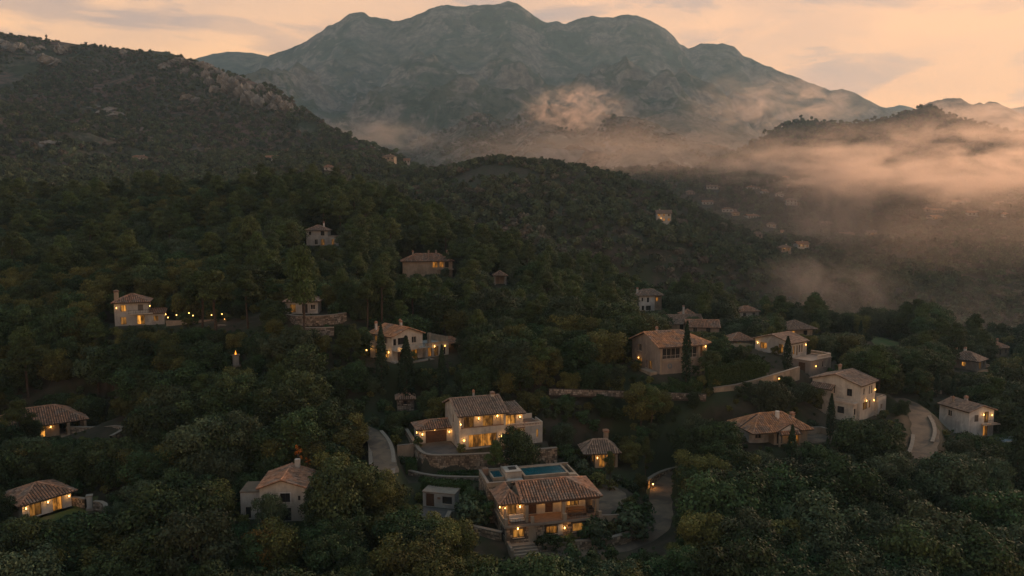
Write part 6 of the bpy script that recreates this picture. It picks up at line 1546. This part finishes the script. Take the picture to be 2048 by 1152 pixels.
for px, py, Y, hp, w, kd, lb in ((1085, 1084, 97.6, 13, 1.2, 'shrub0', 'dark shrub under the lit windows of the stone villa'), (1108, 1082, 97.8, 14, 1.2, 'shrub0', 'dark shrub under the lit windows of the stone villa'), (1135, 1080, 98, 10, 1.2, 'shrub1', 'yellowish shrub under the stone villa lamp'),
    (1196, 1078, 99, 36, 0.8, 'shrub2', 'tall grey shrub at the end of the stone villa'), (1180, 1076, 99, 36, 0.9, 'shrub0', 'dark pointed shrub at the end of the stone villa'), (1258, 1052, 102, 26, 1.2, 'shrub2', 'grey shrub in the bed by the drive'), (1278, 1040, 104, 34, 1.0, 'shrub0', 'dark green shrub in the bed by the drive'),
    (1258, 1025, 106, 30, 1.2, 'shrub1', 'olive shrub in the bed by the drive'), (1272, 1012, 109, 28, 1.0, 'shrub0', 'large shrub between patio and drive'), (1240, 1040, 104, 26, 1.2, 'shrub0', 'low shrub below the patio edging'), (938, 1050, 101.5, 46, 1.0, 'shrub2', 'big grey shrub in the yard left of the stone villa'), (965, 1045, 102.5, 40, 1.0, 'shrub0', 'dark shrub against the stone villa yard wall'),
    (1195, 978, 114.5, 34, 1.1, 'shrub1', 'yellow green shrub behind the pool of the stone villa'), (1165, 960, 117, 34, 1.1, 'shrub2', 'pale shrub behind the pool of the stone villa'), (1222, 985, 113.5, 26, 1.0, 'shrub1', 'flowering shrub beside the patio'), (836, 885, 122.5, 12, 1.0, 'shrub0', 'small shrub at the garage corner'), (850, 912, 119, 8, 1.2, 'shrub0', 'tiny shrub on the court wall'), (922, 902, 119.5, 14, 1.0, 'shrub1', 'small shrub at the cream villa corner')):
    stand(kd, px, py, Y, hp, 'garden_shrub', lb, 'shrub', 'shrubs', w)
PRO['fire'] = (broadleaf(170, 2.2, 0.8, 170, 0.08, 7, 'leaf_fire', 0.1)[0], PRO['shrub0'][1], 2.2, 0.9, 'leaf_fire')
for q_, w_, z_, lb_ in (((3.75, 7.4), 0.75, 5.3, 'bright orange leaved sapling rising behind the grey chimney'), ((5.1, 7.3), 0.6, 5.0, 'small orange leaved bush right of the grey chimney')):
    pw_ = w2(S['W'], *q_); plant('fire', pw_[0], pw_[1], w_, 1.0, 'orange_sapling', lb_, 'sapling', z=S['W']['o'][2] + z_, scz=1.6 if w_ > 0.7 else 0.8)

def hedge(label, pts, hgt, wid, mat='leaf_hedge', dens=60):
    pa = np.array(pts, float); e = new_obj('hedge', None); e.location = pa[0]; tag(e, label, 'hedge')
    r = np.random.default_rng(len(label)); o = pa[0]; P_, D_ = [], []
    core = MB()
    for i in range(len(pa) - 1):
        a, b = pa[i] - o, pa[i + 1] - o; d = b - a; L = np.hypot(d[0], d[1]); nr = np.array((d[1], -d[0], 0)) / L
        n = int(L * (2 * hgt + wid) * dens); t = r.uniform(0, 1, n); f_ = r.uniform(0, 2 * hgt + wid, n)
        sd = np.where(f_ < hgt, 1, np.where(f_ < 2 * hgt, -1, 0)); zz = np.where(sd == 0, hgt, np.where(sd == 1, f_, f_ - hgt)); ww = np.where(sd == 0, (f_ - 2 * hgt) - wid / 2, sd * wid / 2)
        p = a + d * t[:, None] + nr * ww[:, None]; p[:, 2] += zz; p += r.normal(size=p.shape) * 0.09 + 0.12 * np.sin(t * L * 2.1)[:, None] * np.array((0, 0, 1))
        dd = nr * sd[:, None]; dd[:, 2] += np.where(sd == 0, 1, 0.3)
        P_.append(p); D_.append(dd)
        c = [a + nr * (wid / 2 - .15), b + nr * (wid / 2 - .15), b - nr * (wid / 2 - .15), a - nr * (wid / 2 - .15)]
        core.quad([(*q[:2], q[2] + hgt - 0.2) for q in c])
        for k in range(4): core.quad([(*c[k][:2], c[k][2] - 0.8), (*c[(k + 1) % 4][:2], c[(k + 1) % 4][2] - 0.8), (*c[(k + 1) % 4][:2], c[(k + 1) % 4][2] + hgt - 0.2), (*c[k][:2], c[k][2] + hgt - 0.2)])
    p = np.concatenate(P_); d = np.concatenate(D_)
    new_obj('foliage', leaf_cards('foliage', p, d, r.uniform(0.6, 1.4, len(p)) * 0.13, M[mat], r.uniform(0, 1, len(p)), seed=3), e)
    core.build('stems', M['leaf_hedge'], e)
def gpt(px, py, Y, dz=0.0):
    p = P(px, py, Y); p[2] = float(near_ground(p[:1], p[1:2])[0]) + dz; return p
hedge('tall dark hedge in front of the pinkish villa lawn', [gpt(1412, 788, 139.5), gpt(1440, 782, 140), gpt(1480, 776, 142), gpt(1525, 768, 144.5)], 3.9, 1.6)
hedge('clipped green hedge behind the pinkish villa lawn', [gpt(1432, 715, 153), gpt(1470, 718, 153), gpt(1510, 724, 152), gpt(1535, 735, 149)], 1.7, 1.4)
hedge('dark hedge at the foot of the pinkish villa', [gpt(1262, 775, 139.5), gpt(1300, 778, 139), gpt(1350, 780, 138.6), gpt(1404, 783, 138.4)], 1.5, 1.4)
hedge('clipped hedge along the lower edge of the curved lawn', local_pts('B', [(-7.6, -3.9, -4.1), (-5.0, -5.6, -4.3), (-1.5, -7.2, -4.4), (2.2, -8.6, -4.4)]), 1.7, 1.3)
hedge('low hedge on the curved lawn under the cream villa', local_pts('B', [(-4.6, -3.3, -2.9), (0, -4.6, -2.9), (4, -5.3, -2.9), (8.5, -5.5, -2.9)]), 0.7, 1.2)
hedge('dark hedge growing over the white bank garage', local_pts('Y', [(-1.2, 3.1, 0.9), (2.5, 3.0, 0.9), (6.5, 3.2, 0.9)]), 2.0, 1.4)
hedge('square hedge beside the short plaster gate wall', local_pts('B', [(-9.0, 0.2, -2.0), (-7.2, 0.0, -2.0)]), 1.2, 2.2)
# far woods: the slopes beyond the near hill, with a few bare clearings
CLEARINGS = [(*hit(a, b, 360)[:2], ra, rb) for a, b, ra, rb in ((985, 350, 32, 16), (930, 372, 12, 8), (1100, 365, 8, 5), (120, 372, 20, 7), (420, 350, 14, 6), (560, 345, 16, 6), (1260, 470, 8, 5), (1800, 520, 12, 10), (1700, 540, 14, 8), (1950, 560, 12, 8))]
def far_wood(name, label, pts_xy, zf, sc, seed, mats=('far_leaf', 'far_scrub'), p_scrub=0.2, R=3.2, keep=None):
    r = np.random.default_rng(seed)
    x, y = pts_xy
    z = zf(x, y)
    k = np.ones(len(x), bool) if keep is None else keep(x, y, z)
    for fx, fy, fr in FARHOUSES:
        k &= ~((np.hypot(x - fx, y - fy) < fr) | ((np.abs(x - fx * (y / fy)) < fr * 0.9) & (y < fy) & (y > fy - 26)))
    for fx, fy, ra, rb in CLEARINGS: k &= ((x - fx) / ra) ** 2 + ((y - fy) / rb) ** 2 + 0.5 * fbm(x, y, 12, 3, 4) > 1
    x, y, z = x[k], y[k], z[k]
    protos = [lowpoly(seed + i, R, R * 1.6, 150, 0.72, mats[0]) for i in range(4)] + [lowpoly(seed + 9 + i, R * 0.9, R * 1.2, 130, 0.66, mats[1]) for i in range(2)] + [lowpoly(seed + 19 + i, R * 0.62, R * 2.5, 120, 0.66, mats[0]) for i in range(2)]
    idx = np.where(r.uniform(0, 1, len(x)) < p_scrub + 0.35 * fbm(x, y, 90, 3, seed), r.integers(4, 6, len(x)), r.integers(0, 4, len(x)))
    idx = np.where(r.uniform(0, 1, len(x)) < 0.10, r.integers(6, 8, len(x)), idx)
    s = sc(x, y) * r.choice((0.5, 0.75, 1.0, 1.2, 1.5), len(x)) * r.uniform(0.85, 1.1, len(x))
    return instancer(name, protos, np.stack([x, y, z - 0.4], -1), s, r.uniform(0, 6.28, len(x)), idx, label)
def front(zf, h):
    def keep(x, y, z): return z > near_ground(x, y) - 1
    return keep
xa, ya = scatter(345, 760, 5.0, 1.12, 20, 8)
def sees_base(x, y, z):
    return np.where(x < H_left.w[-1, 0], z >= H_left.z(x, y) - 1, True) & off_sites(x, y, 0.5)
far_wood('valley_woodland', 'hazy wood covering the middle hill and the valley side', (xa, ya), near_ground, lambda x, y: 0.95 + 0 * x, 500, keep=sees_base)
xb, yb = scatter(760, 1150, 7.0, 1.1, 20, 9)
far_wood('upland_woodland', 'faint wood on the misty slope behind the valley houses', (xb, yb), near_ground, lambda x, y: 1.35 + 0 * x, 520, keep=lambda x, y, z: (x > H_left.w[-1, 0] + 20) & (z >= H_right.z(x, y) - 1))
xl, yl = scatter(560, 1180, 5.2, 1.15, 30, 10)
kl = (xl < H_left.w[-1, 0]) & (xl > -950)
xl, yl = xl[kl], yl[kl]
def keep_left(x, y, z):
    nn = fbm(x, y, 55, 4, 61); hgt = (z - CZ) / 220.0
    return (z >= near_ground(x, y) - 0.5) & (nn > -0.48 + 0.30 * np.clip(hgt, 0, 1.2)) & (y < np.interp(x, H_left.w[:, 0], H_left.w[:, 1]) + 6)
far_wood('mountain_scrub', 'dark scrub and low trees covering the rocky left slope', (xl, yl), H_left.z, lambda x, y: 1.0 - 0.35 * np.clip((H_left.z(x, y) - CZ - 60) / 160, 0, 1), 540, p_scrub=0.42, keep=keep_left)
xr, yr = scatter(1000, 1450, 8.5, 1.1, 20, 12)
kr = (xr > H_right.w[0, 0])
xr, yr = xr[kr], yr[kr]
far_wood('ridge_woodland', 'wood along the misty ridge beyond the valley', (xr, yr), H_right.z, lambda x, y: 1.25 + 0 * x, 560, keep=lambda x, y, z: (z >= near_ground(x, y) - 0.5) & (y < np.interp(x, H_right.w[:, 0], H_right.w[:, 1]) + 8))
for nm, hh, sd in (('knoll_scrub', H_knoll, 580), ('wooded_knoll_scrub', H_knollb, 590)):
    xk, yk = scatter(1280, 1720, 8.0, 1.0, 0, sd)
    kk = (xk > hh.w[0, 0]) & (xk < hh.w[-1, 0])
    xk, yk = xk[kk], yk[kk]
    far_wood(nm, 'low scrub on the ' + ('rocky knoll below the mountain' if hh is H_knoll else 'nearer knoll with boulders'), (xk, yk), hh.z, lambda x, y: 1.05 + 0 * x, sd, p_scrub=0.45,
             keep=lambda x, y, z, hh=hh: (fbm(x, y, 60, 3, 13) > -0.12) & (z >= ground(x, y) - 0.5) & (np.abs(y - np.interp(x, hh.w[:, 0], hh.w[:, 1])) < 330))

# ------------------------------------------------------------------ rocks on the left mountain and the knolls
def rock_mesh(seed):
    import bmesh
    bm = bmesh.new(); bmesh.ops.create_icosphere(bm, subdivisions=4, radius=1)
    r = np.random.default_rng(seed)
    pl = r.normal(size=(9, 3)); pl /= np.linalg.norm(pl, axis=1)[:, None]; off = r.uniform(0.55, 0.9, 9)
    for v in bm.verts:
        c = np.array(v.co)
        for n_, o_ in zip(pl, off):
            d = c @ n_ - o_
            if d > 0: c = c - n_ * d * 0.9
        q_ = np.array([c[0] * 2.2 + c[2], c[1] * 2.2 - c[2] * 1.3])
        c = c * (0.70 + 0.75 * float(ridged(q_[:1], q_[1:], 0.8, 4, seed)[0]))
        v.co = c
    me = bpy.data.meshes.new('rock'); bm.to_mesh(me); bm.free(); me.materials.append(M['rock'])
    a = me.attributes.new('tint', 'FLOAT', 'FACE'); a.data.foreach_set('value', r.uniform(0.2, 0.8, len(me.polygons)).astype(np.float32))
    return me
rocks = [rock_mesh(i) for i in range(5)]
rr_ = random.Random(5)
def rock(px, py, wpx, hpx, hill, label, group, name='rock_outcrop'):
    d = ray(px, py); d = d / d[1]
    ys = np.arange(500, 2300, 2.0); gz = np.maximum(hill.z(d[0] * ys, ys), -1e9); k = np.where(CZ + d[2] * ys <= gz)[0]
    if len(k) == 0: return
    y = ys[k[0]]; x = d[0] * y
    o = new_obj(name, rr_.choice(rocks)); s = y / F
    o.scale = (wpx * s * 0.5, wpx * s * 0.45, hpx * s * 0.58)
    o.rotation_euler = (rr_.uniform(-0.25, 0.25), rr_.uniform(-0.3, 0.3), rr_.uniform(0, 6.28)); o.location = (x, y, float(gz[k[0]]) + hpx * s * 0.04)
    tag(o, label, 'rock', group)
crag = [(416,132,30,20),(434,146,28,24),(446,160,26,26),(452,176,26,28),(470,170,26,34),(484,186,30,34),(500,200,34,36),(516,206,26,30),(496,178,26,26),(520,180,24,26),(540,196,26,28),(556,204,26,28),(570,212,24,26),(582,216,20,24),
        (420,166,26,26),(410,150,20,24),(430,178,20,20),(402,128,24,16),(380,124,26,14),(360,118,28,14),(544,214,22,18),(478,158,22,18),(346,122,26,14),(370,140,22,18),(332,132,26,18),(390,152,16,16)]
for c in crag: rock(c[0], c[1] + 6, c[2], c[3], H_left, 'grey weathered crag on the steep shoulder of the left mountain', 'crags on the mountain shoulder')
for c in [(126,104,40,28),(104,124,44,22),(88,118,26,18),(20,98,34,24),(40,92,26,18),(6,88,24,20),(60,104,20,14),(78,96,26,14)]: rock(c[0], c[1] + 4, c[2], c[3], H_left, 'pale rounded boulder high on the left mountain near its crest', 'boulders near the crest')
for c in [(190,214,34,12),(214,222,40,14),(232,232,44,14),(250,240,36,10),(236,226,26,10),(374,196,26,16),(392,202,22,14),(96,286,46,12),(120,288,24,10),(276,98,26,12),(250,106,20,14),(310,160,16,12),(190,142,16,10)]: rock(c[0], c[1] + 3, c[2], c[3], H_left, 'low tan rock slab lying among scrub on the left mountain', 'slabs among the scrub')
for c in [(940,236,22,14),(955,228,20,12),(968,240,20,14),(924,246,18,12),(905,258,22,12),(985,250,20,14),(950,250,24,14),(1000,268,22,12),(1040,262,26,14),(1070,270,24,14),(1060,280,20,10),(985,275,18,10)]: rock(c[0], c[1] + 4, c[2], c[3], H_knoll, 'grey rock breaking through the hazy knoll below the mountain', 'rocks on the knoll')
for c in [(1262,238,14,10),(1285,244,18,9),(1302,252,16,8),(1340,264,18,8),(1364,276,18,8),(1250,246,16,8)]: rock(c[0], c[1] + 4, c[2], c[3], H_knollb, 'pale boulder on the nearer misty knoll', 'boulders on the misty knoll')

# ------------------------------------------------------------------ haze and mist
def volume_material(name, col, density, aniso=0.0, patch=None, seed=0.0):
    global nt
    m = bpy.data.materials.new(name); m.use_nodes = True
    keep = nt; nt = m.node_tree; nt.nodes.clear()
    out = N('ShaderNodeOutputMaterial'); pv = N('ShaderNodeVolumePrincipled'); Lk(pv.outputs[0], out.inputs['Volume'])
    pv.inputs['Color'].default_value = (*col, 1); pv.inputs['Anisotropy'].default_value = aniso; pv.inputs['Density'].default_value = density
    if patch:
        lo, hi, scale, edge = patch
        tcn = N('ShaderNodeTexCoord')
        ln = N('ShaderNodeVectorMath', operation='LENGTH'); Lk(tcn.outputs['Object'], ln.inputs[0])
        fall = mapr(ln.outputs['Value'], 1.0, edge)
        mpn = N('ShaderNodeMapping'); mpn.inputs['Location'].default_value = (seed, seed * 0.7, 0); mpn.inputs['Scale'].default_value = (1.5, 1.0, 1.0)
        Lk(tcn.outputs['Object'], mpn.inputs[0])
        nz = mapr(noise(mpn.outputs[0], scale, 5, 0.62, 0.8), lo, hi)
        Lk(mathn('MULTIPLY', mathn('MULTIPLY', fall, nz), density), pv.inputs['Density'])
    nt = keep
    return m
hz = MB(); hz.box(-4300, 4300, -500, 4700, -130, 1050)
h_o = hz.build('haze', volume_material('haze_air', (0.56, 0.82, 1.0), 0.000095, 0.25))
tag(h_o, 'thin even haze hanging over the whole valley', 'haze', kind='stuff')
def mist(px, py, Y, wpx, hpx, depth, density, patch, seed, label, tilt=0.0, col=(1.0, 0.81, 0.68)):  # warm sunlight on white mist is put into its colour
    import bmesh
    bm = bmesh.new(); bmesh.ops.create_icosphere(bm, subdivisions=3, radius=1)
    me = bpy.data.meshes.new('mist'); bm.to_mesh(me); bm.free()
    me.materials.append(volume_material('mist_air', col, density, 0.55, patch, seed))
    o = new_obj('mist', me); c = P(px, py, Y); s = Y / F
    o.location = c; o.scale = (wpx * s / 2, depth / 2, hpx * s / 2); o.rotation_euler = (0, tilt, 0)
    tag(o, label, 'mist', kind='stuff')
mist(1940, 325, 760, 1000, 240, 360, 0.0170, (0.43, 0.63, 2.3, 0.1), 3.1, 'thick bank of mist lying along the right ridge')
mist(1610, 330, 780, 600, 150, 300, 0.0090, (0.44, 0.64, 2.5, 0.1), 9.1, 'thin mist spreading left below the ridge')
mist(1720, 470, 620, 1250, 400, 300, 0.0032, (0.22, 0.70, 1.4, 0.15), 6.6, 'wide pale veil of mist over the whole right valley')
mist(1665, 420, 640, 190, 300, 130, 0.0150, (0.38, 0.66, 1.6, 0.15), 5.7, 'faint column of mist rising from the valley houses')
mist(1650, 590, 400, 400, 210, 110, 0.0210, (0.36, 0.66, 1.6, 0.15), 8.3, 'glowing puff of mist in the valley behind the near trees')
mist(1960, 620, 400, 420, 160, 90, 0.0090, (0.40, 0.66, 2.0, 0.2), 2.3, 'wisps of mist over the wooded hollow')
mist(1150, 220, 1540, 260, 120, 130, 0.0600, (0.48, 0.62, 2.6, 0.1), 4.4, 'torn wisp of mist caught on the knoll')
mist(1230, 305, 980, 900, 160, 420, 0.0038, (0.30, 0.68, 2.0, 0.15), 6.2, 'low mist filling the gap before the knolls')
mist(760, 275, 1450, 360, 90, 300, 0.0065, (0.34, 0.68, 1.8, 0.2), 1.9, 'low mist behind the foot of the left mountain')
mist(1560, 210, 1900, 480, 150, 300, 0.0080, (0.46, 0.62, 2.6, 0.15), 3.9, 'drifting wisps of mist in front of the mountain flank')
mist(1960, 235, 1750, 420, 110, 250, 0.0060, (0.42, 0.62, 2.2, 0.2), 7.2, 'mist drifting between the two right ridges')
